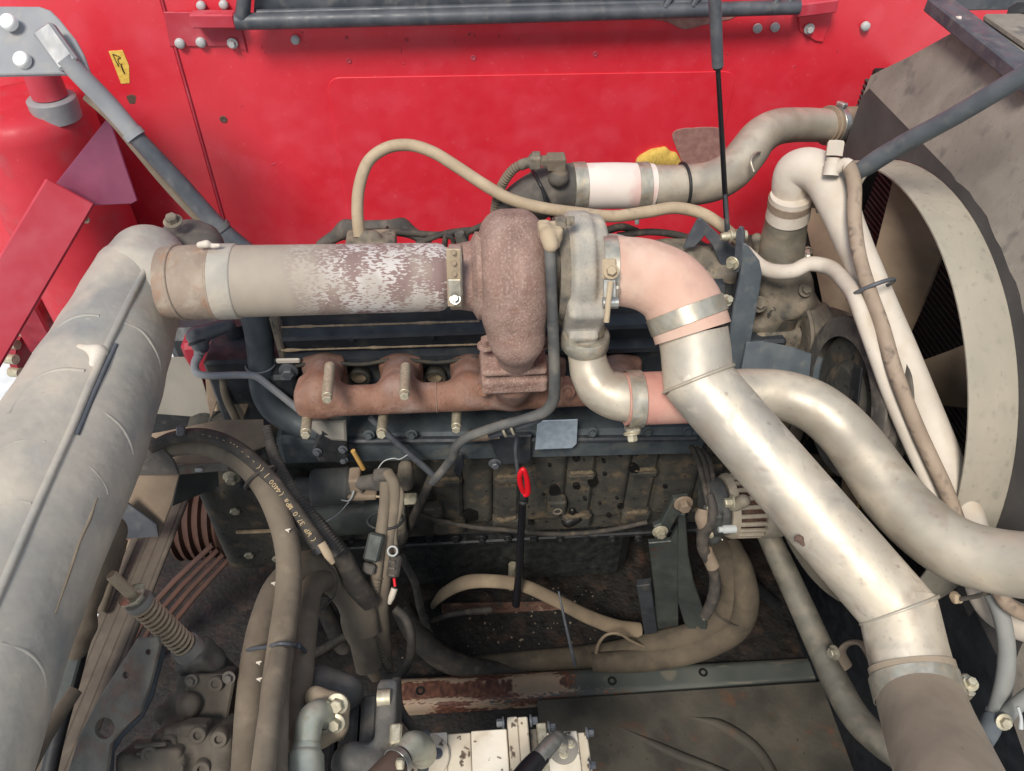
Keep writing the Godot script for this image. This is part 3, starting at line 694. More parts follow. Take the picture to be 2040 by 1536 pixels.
	for L in [[[224, 107], [231, 122], [236, 131]], [[225, 108], [233, 111], [240, 115], [235, 117], [236, 124], [240, 128], [243, 127]], [[241, 130], [244, 138], [248, 146]]]:
		var pts := []
		for a in L: pts.append([a[0], a[1], -0.5956, 1.0 if L.size() != 3 or a[1] < 129 else 1.8])
		put("pen_stroke", tz(pts, {"seg": 5, "sub": 4}), "ink", s)
	# hatch frame along the top edge
	var h := thing("hatch_frame", "dark grey tubular hatch frame along the top of the red panel", "frame", Z(1030, 40, -0.53))
	put("frame_tube", tz([[470, 43, -0.54, 16], [1020, 30, -0.54, 15], [1592, 14, -0.54, 14]], {"sub": 1}), "grey_dark", h)
	put("frame_upright", tz([[482, 44, -0.54, 15], [486, 0, -0.54, 14], [492, -60, -0.54, 14]], {"sub": 3}), "grey_dark", h)
	put("inner_lip", tz([[512, 26, -0.55, 7], [1020, 12, -0.55, 6], [1420, 4, -0.55, 6]], {"sub": 1}), "grey_dark", h)
	put("hatch_panel", plate([[505, 27], [1425, 4], [1425, -90], [512, -90]], Vector3(0, 0, -0.565), Vector3.BACK, 0.01), "grey_dark", h)
	for q in [[1330, 4], [1385, 2], [1545, 4], [1570, 10]]:
		put("lug", bar(Z(q[0] - 8, q[1] + 14, -0.535), Z(q[0] + 8, q[1] - 16, -0.545), 0.012, 0.02, Vector3.BACK), "grey_dark", h)
	# gas strut
	var g := thing("gas_strut", "slim black gas strut standing between hatch and engine bracket", "strut", Z(1450, 470, 0.05))
	put("cylinder", tz([[1421, -60, 0.05, 13], [1424, 0, 0.05, 13], [1430, 132, 0.05, 11.5]], {"sub": 1}), "grey_dark", g)
	put("gland", tz([[1430, 130, 0.05, 11], [1430.3, 137, 0.05, 9]], {"sub": 1}), "black", g)
	put("rod", tz([[1430.3, 135, 0.05, 5], [1447, 432, 0.05, 5.5]], {"sub": 1}), "black_clean", g)
	put("end_fitting", tz([[1444, 385, 0.05, 6.5], [1448, 440, 0.05, 7], [1450, 476, 0.05, 8]], {"sub": 1, "flat": 0.7}), "grey_dark", g)
	# left: red beam, rail, tank, gusset
	var b := thing("red_frame_beam", "slanting red box beam crossing the left edge", "beam", Z(0, 700, -0.2))
	put("beam", bar(Z(140, 385, -0.24), Z(-100, 790, 0.12), 0.1, 0.06, Vector3.BACK, 0.004), "red_dusty", b)
	put("gusset_plate", plate([[216, 232], [273, 400], [262, 406], [72, 414]], Z(180, 350, -0.27), Vector3(0.05, 0.3, 1), 0.006), "gusset_painted_shade", b)
	put("bolt", hexbolt(Z(169, 436, -0.3), Vector3.BACK, 0.007, 0.01), "zinc", b)
	var rl := thing("red_cross_rail", "red horizontal rail below the slanting beam, its shade painted in as darker red", "rail", Z(200, 560, -0.55))
	put("rail", bar(Z(60, 560, -0.55), Z(420, 560, -0.55), 0.075, 0.06, Vector3.UP, 0.004), "red_dark", rl)  # darker red paints the shade on this rail into its colour
	put("lower_lip", bar(Z(90, 585, -0.53), Z(420, 588, -0.53), 0.02, 0.01, Vector3.UP), "red_dark", rl)
	put("drop_box", box(Z(75, 640, -0.42), Vector3(0.08, 0.16, 0.08), 0.006), "red_dark", rl)
	var ch := thing("chain_sprocket", "small dusty roller chain on a sprocket at the left edge", "sprocket", Z(68, 705, -0.4))
	put("sprocket", lathe(Z(68, 705, -0.42), Vector3(1, 0.1, 0.3), [[-0.012, 0.02], [-0.012, 0.075], [0.012, 0.075], [0.012, 0.02]], 28), "red_dark", ch)
	for k in 12:
		var a := TAU * k / 12.0
		var fb := frame(Vector3(1, 0.1, 0.3))
		put("roller", lathe(Z(68, 705, -0.42) + (fb.x * cos(a) + fb.y * sin(a)) * 0.078 - fb.z * 0.016, fb.z, [[0, 0], [0, 0.014], [0.032, 0.014], [0.032, 0]], 10), "zinc", ch)
	var t := thing("red_tank", "round red upright tank with grey filler collar at the left", "tank", Z(40, 600, -0.4))
	var A := Z(40, 205, -0.44)
	put("shell", lathe(A - Vector3(0, 0.6, 0), Vector3.UP, [[0, 0.14], [0.56, 0.14], [0.585, 0.135], [0.6, 0.12], [0.606, 0.09], [0.61, 0]], 48), "red_tank", t)
	var N := Z(92, 172, -0.4)
	put("filler_collar", lathe(N - Vector3(0, 0.03, 0), Vector3.UP, [[-0.04, 0.048], [-0.01, 0.05], [0.004, 0.05], [0.008, 0.045], [0.008, 0.03], [0.0, 0.03]], 32), "grey_paint", t)
	put("filler_neck", lathe(N + Vector3(0, 0.0, 0), Vector3.UP, [[-0.02, 0.036], [0.045, 0.034], [0.05, 0.02], [0.05, 0]], 28), "red_dusty", t)

	# grey support arm
	var ar := thing("grey_support_arm", "grey painted hatch arm with bolted end plate reaching down to the engine", "arm", D(470, 470, 1.6))
	var PO := D(60, 80, 1.42)
	put("end_plate", plate([[-60, 11], [78, 12], [100, 20], [118, 38], [150, 78], [166, 108], [180, 148], [118, 146], [-60, 150]], PO, CB.z + Vector3(0.05, 0.25, 0), 0.008, 0.002), "grey_paint", ar)
	for q in [[17, 44], [44, 119]]:
		var p: Vector3 = D(q[0], q[1], 1.405)
		put("bolt", lathe(p, CB.z, [[-0.006, 0.0145], [0.005, 0.0145], [0.008, 0.012], [0.009, 0]], 22), "cap_white", ar)
	put("sleeve", bar(D(86, 56, 1.392), D(142, 134, 1.402), 0.04, 0.024, CB.z, 0.005), "grey_paint", ar)
	var jt := put("arm_tube", td([[128, 116, 1.395, 18], [162, 152, 1.415, 19], [215, 207, 1.45, 19], [268, 268, 1.48, 18]], {"sub": 4}), "grey_paint", ar)
	put("collar", td([[262, 262, 1.47, 21], [272, 274, 1.475, 21]], {"sub": 1}), "grey_paint", ar)
	put("lower_tube", td([[270, 272, 1.475, 17], [360, 368, 1.53, 17.5], [440, 455, 1.58, 17], [520, 520, 1.62, 16]], {"sub": 4}), "grey_dark", ar)
	put("collar", td([[436, 449, 1.575, 20], [442, 456, 1.58, 20]], {"sub": 1}), "grey_dark", ar)
	single("arm_hose", td([[172, 192, 1.49, 9], [220, 235, 1.50, 9], [268, 292, 1.51, 9], [330, 366, 1.55, 9], [400, 440, 1.59, 9], [470, 500, 1.63, 9]], {"sub": 5}), "hose_dusty", "thin dusty hose tied along the underside of the grey arm", "hose")

func rounded(lo: Vector2, hi: Vector2, r: float) -> PackedVector2Array:
	var o := PackedVector2Array()
	for q in [[hi.x - r, hi.y - r, 0.0], [lo.x + r, hi.y - r, PI / 2], [lo.x + r, lo.y + r, PI], [hi.x - r, lo.y + r, PI * 1.5]]:
		for k in 7:
			var a: float = q[2] + PI / 2 * k / 6.0
			o.append(Vector2(q[0] + cos(a) * r, q[1] + sin(a) * r))
	return o
func smooth(L: Array) -> Array:        # closed outline, rounded off and made a little ragged
	var P := []
	for a in L: P.append(Vector3(a[0], a[1], 0))
	var o := []; var m := P.size()
	for i in m:
		for k in 4:
			var t := k / 4.0
			var p: Vector3 = P[i].cubic_interpolate(P[(i + 1) % m], P[(i + m - 1) % m], P[(i + 2) % m], t)
			o.append([p.x + RNG.randf_range(-0.8, 0.8), p.y + RNG.randf_range(-0.8, 0.8)])
	return o

# ---------------------------------------------------------------- radiator, shroud and fan at the right
const FAN0 := 1.62
func radiator_end() -> void:
	var sh := thing("fan_shroud", "dust covered grey fan shroud plate with round opening at the right", "shroud", Vector3(0.88, 0.1, 0.13))
	var cy := 0.728; var cz := 0.13; var R := 0.476; var x0 := 0.88
	# the plate: polar sheets round the opening; a smooth hollow follows the ring and runs back, the dusty outer face rises out of it
	var nA := 144
	var ends := func(a: float) -> Array:
		var dy := sin(a); var dz := cos(a)
		var e := 9.0
		if dy > 1e-4: e = minf(e, (1.41 - cy) / dy)
		if dy < -1e-4: e = minf(e, (-0.15 - cy) / dy)
		if dz > 1e-4: e = minf(e, (1.0 - cz) / dz)
		if dz < -1e-4: e = minf(e, (-0.27 - cz) / dz)
		var ch := dy - dz       # the cut-off top back corner
		if ch > 1e-4: e = minf(e, (1.517 - (cy - cz)) / ch)
		var b: float
		if dz >= 0.0: b = 0.5 + 0.13 * pow(maxf(1.0 - dy, 0.0), 1.6) + 0.004 * sin(a * 31.0) * sin(a * 13.0)
		else: b = (1.228 - cy) / maxf(dy, 0.01)
		if dy < -0.15: b = 9.0
		return [minf(b, e), e]
	for which in 2:
		var g := Geo.new(); var rows := 10; var base := 0
		for k in nA + 1:
			var a := TAU * k / nA
			var be: Array = ends.call(a)
			for i in rows + 1:
				var f := float(i) / rows
				var r: float = lerpf(R + 0.002, be[0], f) if which == 0 else lerpf(be[0], be[1], f)
				var rise: float = 0.0 if which == 0 else (r - be[0]) * 0.34 * clampf((be[1] - be[0]) * 12.0, 0.0, 1.0)
				var p := Vector3(x0 + rise, cy + sin(a) * r, cz + cos(a) * r)
				g.vert(p, Vector3(-1, 0, 0) if which == 0 else Vector3(-1, sin(a) * 0.34, cos(a) * 0.34 if cos(a) > 0 else 0.0).normalized())
		for k in nA:
			for i in rows:
				var q := k * (rows + 1) + i
				if g.v[q].distance_to(g.v[q + 1]) > 1e-5 or g.v[q + rows + 1].distance_to(g.v[q + rows + 2]) > 1e-5:
					g.quad(q, q + 1, q + rows + 2, q + rows + 1)
		if which == 1:
			put("upper_plate", g, "shroud", sh)
		else:
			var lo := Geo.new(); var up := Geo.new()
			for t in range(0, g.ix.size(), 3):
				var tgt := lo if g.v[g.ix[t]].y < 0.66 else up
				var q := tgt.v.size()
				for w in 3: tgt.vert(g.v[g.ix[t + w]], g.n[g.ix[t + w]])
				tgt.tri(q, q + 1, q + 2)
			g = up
			put("hollow", weld(g), "shroud_dark", sh)
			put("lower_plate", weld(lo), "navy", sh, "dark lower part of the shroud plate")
	put("ring", lathe(Vector3(x0 + 0.02, cy, cz), Vector3.LEFT, [[0, R], [0.092, R], [0.1, R - 0.003], [0.1, R - 0.006], [0.092, R - 0.009], [0, R - 0.009]], 96), "shroud_ring", sh)
	put("edge_return", bar(Vector3(x0 + 0.075, 1.4125, -0.1), Vector3(x0 + 0.075, 1.4125, 1.0), 0.03, 0.005, Vector3.UP, 0.001), "shroud", sh)
	put("back_return", box(Vector3(x0 + 0.05, 0.55, -0.272), Vector3(0.1, 1.3, 0.004), 0.001), "shroud_dark", sh)

	# radiator core behind it
	var rc := thing("radiator_core", "dark finned radiator core seen through the fan opening", "radiator", Vector3(1.1, 0.1, 0.13))
	put("core", box(Vector3(1.1, 0.5, 0.2), Vector3(0.06, 1.26, 1.7), 0.004), "core", rc)
	var fg := Geo.new()
	for k in 84: box(Vector3(1.062, -0.02 + k * 0.0135, 0.2), Vector3(0.012, 0.005, 1.66), 0.0008, Basis.IDENTITY, fg)
	var fins := put("fins", fg, "fin", rc); fins.set_meta("kind", "stuff")
	put("support_rod", bar(X(1842, 330, 1.0), X(1738, 520, 1.0), 0.02, 0.02, Vector3.LEFT), "tan_grey", rc)
	# fan
	var fan := thing("cooling_fan", "beige dusty plastic cooling fan inside the shroud ring", "fan", Vector3(0.9, cy - R, cz))
	var H := Vector3(0.84, cy, cz)
	put("hub", lathe(H + Vector3(0.06, 0, 0), Vector3.LEFT, [[0, 0.15], [0.06, 0.15], [0.075, 0.14], [0.08, 0.1], [0.11, 0.085], [0.115, 0.06], [0.115, 0]], 48), "fan", fan)
	for k in 6:
		var a := TAU * k / 6.0
		var b := hexbolt(H + Vector3(-0.02, sin(a) * 0.115, cos(a) * 0.115), Vector3.LEFT, 0.01, 0.022)
		put("hub_bolt", b, "fan", fan)
	for k in 7:
		var a := FAN0 + TAU * k / 7.0
		var bg := Geo.new(); var NR := 9; var NC := 8
		for side in 2:
			var base := bg.v.size()
			for i in NR:
				var r := lerpf(0.13, 0.462, float(i) / (NR - 1))
				var tw := lerpf(0.95, 0.5, float(i) / (NR - 1))
				for j in NC:
					var u := (float(j) / (NC - 1) - 0.5)
					var ch := 0.10 + 0.035 * float(i) / (NR - 1)
					var aa := a + u * ch * cos(tw) / r + 0.25 * (r - 0.13)
					var x := H.x + 0.03 - u * ch * sin(tw) + 0.02 * (0.25 - u * u) + (0.004 if side == 1 else 0.0)
					var nn := Vector3(-cos(tw), -sin(tw) * cos(aa), sin(tw) * sin(aa)).normalized()
					bg.vert(Vector3(x, cy + sin(aa) * r, cz + cos(aa) * r), nn if side == 0 else -nn)
			for i in NR - 1:
				for j in NC - 1:
					var q := base + i * NC + j
					bg.quad(q, q + 1, q + NC + 1, q + NC)
		put("blade", bg, "fan", fan)
	# radiator housing top and its rails
	var rt := thing("radiator_housing", "dusty pink grey top of the radiator housing at the upper right", "housing", Vector3(1.3, 1.3, 0.2))
	put("top_sheet", box(Vector3(1.42, 1.422, 0.5), Vector3(0.92, 0.012, 1.2), 0.003), "shroud", rt)
	put("side_rail", bar(X(1868, 8, 0.93), X(2080, 176, 0.93), 0.05, 0.025, Vector3.UP, 0.003), "grey_dark", rt)
	put("end_rail", bar(X(1868, 4, 0.93) + Vector3(0, 0, -0.01), X(1868, 4, 0.93) + Vector3(0.6, 0, -0.01), 0.03, 0.03, Vector3.UP, 0.003), "grey_dark", rt)
	put("straw_tuft", cast([["c", X(1898, 40, 0.915), X(1912, 36, 0.915), 0.006, 0.004], ["c", X(1902, 44, 0.915), X(1908, 60, 0.915), 0.004, 0.002]], 0.006, 0.0025), "hose_white", rt)
	var lb := thing("lifting_bracket", "dark steel plate bracket with round hole in the top right corner", "bracket", X(2020, 60, 1.0))
	put("plate", plate([[1990, 64], [2010, 14], [2026, 4], [2120, 4], [2120, 66]], X(2020, 40, 1.02), Vector3(-1, 0.55, 0.6), 0.008, 0.0015, [[2042, 42, 0.015]]), "black", lb)
	# stay rod
	var st := thing("stay_rod", "black round stay rod leaning from top right onto the fan ring", "rod", D(1703, 350, 1.38))
	put("rod", td([[2120, 108, 1.02, 21], [2040, 150, 1.07, 20], [1900, 232, 1.18, 19], [1790, 292, 1.28, 19], [1738, 324, 1.33, 19], [1712, 344, 1.36, 17], [1700, 372, 1.39, 14]], {"sub": 5}), "grey_mid", st)
	put("flattened_end", td([[1756, 325, 1.335, 6], [1725, 345, 1.35, 9], [1708, 375, 1.37, 7]], {"sub": 4, "flat": 0.5}), "alu", st)

# ---------------------------------------------------------------- engine
func engine() -> void:
	var e := thing("engine_block", "long dark inline engine block under dust and oil", "engine", Z(1000, 1060, 0.15))
	var xl := Z(452, 980, 0.1).x; var xr := Z(1470, 960, 0.1).x
	# valve cover, swept along the crank
	var prof := [[-0.1, 0.86], [-0.095, 0.93], [-0.06, 0.965], [0.05, 0.985], [0.085, 0.98], [0.1, 0.96], [0.104, 0.93], [0.13, 0.922], [0.134, 0.915], [0.124, 0.908], [0.124, 0.882], [0.148, 0.876], [0.15, 0.866], [0.13, 0.858]]
	var vc := Geo.new()
	var x0 := Z(560, 660, 0.12).x; var x1 := Z(1440, 640, 0.12).x
	extrude_x(vc, prof, x0, x1)
	put("valve_cover", vc, "blue_black", e)
	put("cover_end", box(Vector3(x0 - 0.006, 0.91, 0.035), Vector3(0.014, 0.13, 0.2), 0.004), "iron_dusty", e)
	# dust that has gathered on the two ledges
	for q in [[[560, 652.0], [700, 650.0], [840, 645.0], [955, 640.0]], [[556, 698.0], [700, 694.0], [840, 690.0], [955, 686.0]]]:
		var z := 0.128 if q[0][1] < 660 else 0.147
		var LP := []; var LR := []
		for k in 70:
			var t := k / 69.0
			LP.append(Z(lerpf(560, 955, t), lerpf(q[0][1], q[3][1], t), z))
			LR.append(0.0013 + 0.0022 * pow(maxf(0.0, sin(k * 0.31 + q[0][1]) * sin(k * 0.13 + 1.0)), 2.0) + RNG.randf_range(0, 0.0009))
		put("ledge_dust", tube(LP, LR, {"seg": 7, "sub": 2}), "ledge_dust", e)
	# cylinder head
	put("cylinder_head", box(Vector3((xl + 0.05 + xr) * 0.5, 0.765, -0.06), Vector3(xr - xl - 0.07, 0.19, 0.37), 0.006), "blue_black", e)
	put("head_end_cover", box(Vector3(x0 - 0.01, 0.775, 0.09), Vector3(0.05, 0.14, 0.14), 0.008), "blue_black", e)
	for q in [[575, 738], [1330, 690]]:
		put("head_bolt", hexbolt(Z(q[0], q[1], 0.165 if q[0] < 700 else 0.135), Vector3.BACK, 0.012, 0.016), "grey_dark", e)
	put("gasket_strip", bar(Z(550, 719, 0.162), Z(598, 718, 0.162), 0.012, 0.006, Vector3.BACK), "hose_pale", e)
	for px in [715, 865, 1005]:
		var p := Z(px, 746, 0.126)
		var cp := put("core_plug_boss", lathe(p, Vector3.BACK, [[0, 0.026], [0.014, 0.025], [0.017, 0.022], [0.017, 0.017], [0.006, 0.0165], [0.006, 0]], 28), "iron", e)
		put("core_plug", lathe(p + Vector3(0, 0, 0.006), Vector3.BACK, [[0, 0.0164], [0.003, 0.015], [0.001, 0.011], [0.001, 0]], 24), "ledge_dust", cp)
	# oil gallery housing below the manifold
	put("gallery_housing", bar(Z(560, 868, 0.17), Z(1400, 850, 0.17), 0.085, 0.1, Vector3.BACK, 0.012), "gallery", e)
	put("gallery_lip", bar(Z(690, 878, 0.222), Z(1390, 872, 0.222), 0.014, 0.016, Vector3.BACK, 0.004), "blue_black", e)
	put("upper_deck", box(Vector3((xl + xr) * 0.5, 0.6, -0.05), Vector3(xr - xl - 0.04, 0.16, 0.34), 0.008), "iron", e)
	for px in [735, 820, 985, 1180, 1290, 1370]:
		put("gallery_bolt", hexbolt(Z(px, 866 - (px - 735) * 0.012, 0.226), Vector3(0, 0.3, 1), 0.0075, 0.01), "gallery", e)
	for px in [840, 950, 1100, 1215, 1330, 1410]:
		put("deck_bolt", hexbolt(Z(px, 905 - (px - 840) * 0.02, 0.172), Vector3.BACK, 0.008, 0.012), "iron", e)
	for px in [700, 860, 1010]:
		put("cover_bolt", hexbolt(Z(px, 672 - (px - 700) * 0.02, 0.126), Vector3.BACK, 0.006, 0.008), "blue_black", e)
	put("injector_line", tz([[560, 735, 0.16, 4], [640, 722, 0.165, 4], [720, 726, 0.162, 4], [790, 716, 0.165, 4], [870, 722, 0.162, 4], [950, 712, 0.165, 4]], {"seg": 8, "sub": 5}), "iron", e)
	put("block_cable", tz([[800, 1010, 0.2, 5], [850, 1030, 0.205, 5], [930, 1048, 0.21, 5], [1010, 1056, 0.21, 5], [1100, 1064, 0.2, 5], [1200, 1058, 0.2, 5], [1290, 1040, 0.21, 5]], {"seg": 8, "sub": 5}), "hose_dark", e)
	# crankcase side
	put("crankcase", box(Vector3((xl + xr) * 0.5 + 0.06, 0.43, -0.06), Vector3(xr - xl - 0.12, 0.34, 0.42), 0.012), "iron", e)
	var cx := [[862, 920], [985, 1035], [1128, 1180], [1250, 1300], [1385, 1425]]
	for q in cx:
		var a := Z(q[0], 975, 0.16); var b := Z(q[1], 975, 0.16)
		var gg := box(Vector3((a.x + b.x) / 2, 0.45, 0.15), Vector3(b.x - a.x, 0.26, 0.03), 0.008)
		box(Vector3((a.x + b.x) / 2, 0.335, 0.162), Vector3(b.x - a.x + 0.01, 0.05, 0.034), 0.008, Basis.IDENTITY, gg)
		box(Vector3((a.x + b.x) / 2, 0.50, 0.158), Vector3(b.x - a.x + 0.004, 0.024, 0.03), 0.007, Basis.IDENTITY, gg)
		put("rib", gg, "iron", e)
		put("rib_dust", crumble(Vector3(a.x + 0.004, 0.514, 0.168), Vector3(b.x - 0.004, 0.514, 0.168)), "rib_dust", e)
		put("rib_dust", crumble(Vector3(a.x + 0.004, 0.361, 0.178), Vector3(b.x - 0.006, 0.361, 0.176)), "rib_dust", e)
	for q in [[920, 985], [1035, 1128], [1180, 1250], [1300, 1385]]:
		var a := Z(q[0], 975, 0.15); var b := Z(q[1], 975, 0.15)
		put("barrel_panel", cast([["b", Vector3((a.x + b.x) / 2, 0.45, 0.142), Basis.IDENTITY, Vector3((b.x - a.x) / 2 - 0.003, 0.125, 0.022), 0.018]], 0.01, 0.006), "iron", e)
	for q in [[1108, 1005, 30], [862, 1018, 30]]:
		var p := Z(q[0], q[1], 0.175)
		var lugb := put("lug", box(p, Vector3(0.046, 0.05, 0.03), 0.005), "iron", e)
		put("lug_hole", lathe(p + Vector3(0.002, -0.008, 0.0142), Vector3.BACK, [[0, 0.012], [0.002, 0.012], [0.002, 0.008], [0.0005, 0.007], [0.0005, 0]], 18), "iron_dusty", lugb)
	for q in [[1205, 945, 4], [1235, 905, 6], [1225, 885, 4], [1263, 935, 11], [1105, 978, 13], [1181, 962, 11], [1148, 970, 7], [938, 1028, 16], [1165, 995, 4], [1235, 1010, 6], [1213, 1028, 5], [1095, 928, 4], [1148, 915, 7], [1203, 920, 4], [1056, 1043, 5], [1083, 986, 3], [1268, 905, 5], [1325, 970, 5], [1229, 993, 3], [1195, 1004, 3]]:
		var z := 0.168
		for c in cx:
			if q[0] > c[0] and q[0] < c[1]: z = 0.172
		var p := Z(q[0], q[1], z)
		var L := []
		for k in 11:
			var a := TAU * k / 11.0
			var r: float = q[2] * RNG.randf_range(0.8, 1.12)
			L.append([q[0] + cos(a) * r, q[1] + sin(a) * r * 0.85])
		put("oil_stain", plate(L, p, Vector3.BACK, 0.008, 0.0003), "oil_stain", e)
	put("drain_recess", cast([["c", Z(1132, 1038, 0.17), Z(1150, 1030, 0.17), 0.017, 0.014], ["c", Z(1140, 1022, 0.168), Z(1140, 1016, 0.168), 0.01, 0.008]], 0.008, 0.003), "oil_stain", e)
	# flange, sump
	put("sump_flange", box(Vector3((xl + xr) * 0.5 - 0.02, 0.255, -0.05), Vector3(xr - xl - 0.1, 0.018, 0.44), 0.004), "black", e)
	for k in 12:
		var px := 700 + k * 52.0
		put("flange_bolt", hexbolt(Z(px, 1072, 0.17), Vector3.BACK, 0.007, 0.012), "black", e)
	put("sump", box(Vector3(0.0, 0.125, -0.04), Vector3(0.86, 0.24, 0.36), 0.03), "sump", e)
	put("oil_drain_plug", tz([[1022, 1125, 0.155, 9], [1020, 1150, 0.165, 8], [1018, 1172, 0.172, 6]], {"sub": 1}), "zinc", e)
	# flywheel housing at the left
	put("flywheel_housing", cast([["b", Vector3(xl - 0.0, 0.42, -0.06), Basis.IDENTITY, Vector3(0.035, 0.25, 0.22), 0.03], ["b", Vector3(xl + 0.1, 0.40, 0.0), Basis.IDENTITY, Vector3(0.12, 0.16, 0.21), 0.03]], 0.03, 0.012), "iron", e)
	for q in [[498, 1098], [553, 1105], [470, 1010], [462, 950]]:
		put("housing_bolt", hexbolt(Z(q[0], q[1], 0.2), Vector3.BACK, 0.012, 0.016), "zinc", e)
	put("housing_seam", bar(Z(470, 1060, 0.215), Z(800, 1048, 0.215), 0.008, 0.01, Vector3.BACK), "ledge_dust", e)
	# black bracket cover with three screws
	var bc := put("bracket_cover", plate([[627, 880], [640, 858], [672, 868], [690, 885], [695, 910], [684, 925], [634, 922], [622, 898]], Z(660, 890, 0.262), Vector3(0, 0.2, 1), 0.02, 0.005), "black", e)
	for q in [[632, 900], [683, 895], [684, 916]]:
		put("screw", hexbolt(Z(q[0], q[1], 0.266), Vector3(0, 0.2, 1), 0.006, 0.008), "grey_dark", bc)
	put("bracket_arm", plate([[600, 842], [688, 838], [690, 880], [660, 878], [636, 868]], Z(650, 855, 0.25), Vector3(0, 0.6, 1), 0.015, 0.004), "tan_grey", e)
	put("sender_bracket", plate([[975, 870], [1060, 868], [1058, 918], [1050, 925], [1000, 926], [985, 905]], Z(1010, 900, 0.235), Vector3.BACK, 0.012, 0.003), "blue_black", e)
	put("sender_bolt", hexbolt(Z(986, 922, 0.237), Vector3.BACK, 0.009, 0.012), "grey_dark", e)
	put("oil_pressure_sender", tz([[935, 868, 0.25, 12], [970, 866, 0.25, 13], [972, 868, 0.25, 9], [995, 866, 0.25, 8]], {"sub": 1}), "tan", e)
	put("spark_lug", plate([[905, 908], [922, 904], [926, 930], [916, 948], [906, 944]], Z(915, 925, 0.24), Vector3(0.3, 0, 1), 0.006, 0.002), "blue_black", e)
	var ip := single("identification_plate", plate([[1071, 839], [1151, 836], [1149, 884], [1140, 893], [1066, 896]], Z(1108, 866, 0.238), Vector3(0, 0.05, 1), 0.002, 0.0006), "id_plate", "blank bright aluminium plate riveted to the engine side", "plate")
	# front cover at the fan end
	put("front_cover", cast([["b", Vector3(xr + 0.0, 0.5, -0.02), Basis.IDENTITY, Vector3(0.05, 0.26, 0.2), 0.03], ["b", Vector3(xr - 0.02, 0.8, -0.04), Basis.IDENTITY, Vector3(0.04, 0.13, 0.14), 0.02]], 0.03, 0.012), "iron", e)
	# what shows above the exhaust pipe: inlet side of the head with its cables
	put("inlet_cover", bar(Z(640, 530, -0.12), Z(1350, 512, -0.12), 0.06, 0.05, Vector3.UP, 0.01), "iron_dusty", e)
	put("breather_block", cast([["b", Z(740, 484, -0.04), Basis.IDENTITY, Vector3(0.05, 0.016, 0.03), 0.006], ["c", Z(722, 470, -0.03), Z(745, 474, -0.03), 0.013, 0.015]], 0.01, 0.005), "iron_dusty", e)
	put("loom_trough", cast([["c", Z(640, 488, -0.2), Z(690, 456, -0.2), 0.013, 0.016], ["c", Z(690, 456, -0.2), Z(800, 452, -0.2), 0.018, 0.017], ["c", Z(800, 452, -0.2), Z(850, 480, -0.18), 0.015, 0.012]], 0.02, 0.006), "rubber", e)
	for L in [[[730, 462, -0.12, 7], [790, 462, -0.1, 7], [880, 468, -0.08, 7], [960, 456, -0.05, 7]], [[830, 486, -0.06, 6], [890, 464, -0.06, 6], [945, 458, -0.04, 6]], [[885, 492, 0.0, 6], [890, 470, 0.0, 6], [905, 462, 0.0, 6], [960, 456, 0.0, 6]], [[928, 490, 0.02, 6], [930, 466, 0.02, 6], [962, 448, 0.02, 6]], [[905, 492, 0.02, 5], [900, 474, 0.02, 5], [888, 470, 0.02, 5]]]:
		put("cable", tz(L, {"seg": 8}), "hose_dark", e)
	put("loom_tie", tie_loop(Z(772, 462, -0.11), Vector3.RIGHT, Vector3.UP, 0.01, 0.01), "black", e)
	put("cable_boot", tz([[915, 465, 0.03, 10], [922, 485, 0.03, 12], [938, 500, 0.03, 9]], {"sub": 4}), "rubber", e)
	for L in [[[1230, 470, -0.06, 7], [1300, 462, -0.06, 7], [1380, 478, -0.06, 8], [1440, 520, -0.02, 8]], [[1200, 462, -0.08, 8], [1240, 452, -0.08, 8], [1270, 462, -0.08, 8]]]:
		put("cable", tz(L, {"seg": 8}), "hose_dark", e)
	put("rear_rail", cast([["c", Z(1215, 486, -0.06), Z(1440, 520, 0.0), 0.02, 0.026], ["b", Z(1400, 545, 0.02), Basis.IDENTITY, Vector3(0.06, 0.03, 0.05), 0.015], ["b", Z(1350, 505, -0.02), Basis.IDENTITY, Vector3(0.03, 0.02, 0.03), 0.01]], 0.02, 0.008), "iron_dusty", e)
	put("rear_bulkhead", box(Vector3(0.15, 0.38, -0.3), Vector3(1.3, 0.8, 0.06), 0.01), "black", e)

func crumble(a: Vector3, b: Vector3) -> Geo:      # a low ragged drift of caked dust
	var pr := []
	for k in 9:
		var p := a.lerp(b, (k + 0.5) / 9.0) + Vector3(0, RNG.randf_range(-0.004, 0.002), RNG.randf_range(-0.004, 0))
		pr.append(["c", p, p + Vector3(a.distance_to(b) * 0.08, -RNG.randf_range(0.002, 0.016), 0), 0.0045, 0.002])
	return cast(pr, 0.008, 0.0032)

func extrude_x(g: Geo, prof: Array, x0: float, x1: float) -> void:
	for i in prof.size() - 1:
		var a := Vector2(prof[i][0], prof[i][1]); var b := Vector2(prof[i + 1][0], prof[i + 1][1])
		var t := (b - a).normalized()
		var nn := Vector3(0, t.x, -t.y)
		if nn.y < -0.2 and nn.z < 0: nn = -nn
		g.face([Vector3(x0, a.y, a.x), Vector3(x1, a.y, a.x), Vector3(x1, b.y, b.x), Vector3(x0, b.y, b.x)], nn)
	var c := Vector2(-0.06, 0.92)
	for s in [x0, x1]:
		var nn := Vector3(-1 if s == x0 else 1, 0, 0)
		for i in prof.size() - 1:
			g.face([Vector3(s, c.y, c.x), Vector3(s, prof[i][1], prof[i][0]), Vector3(s, prof[i + 1][1], prof[i + 1][0])], nn)

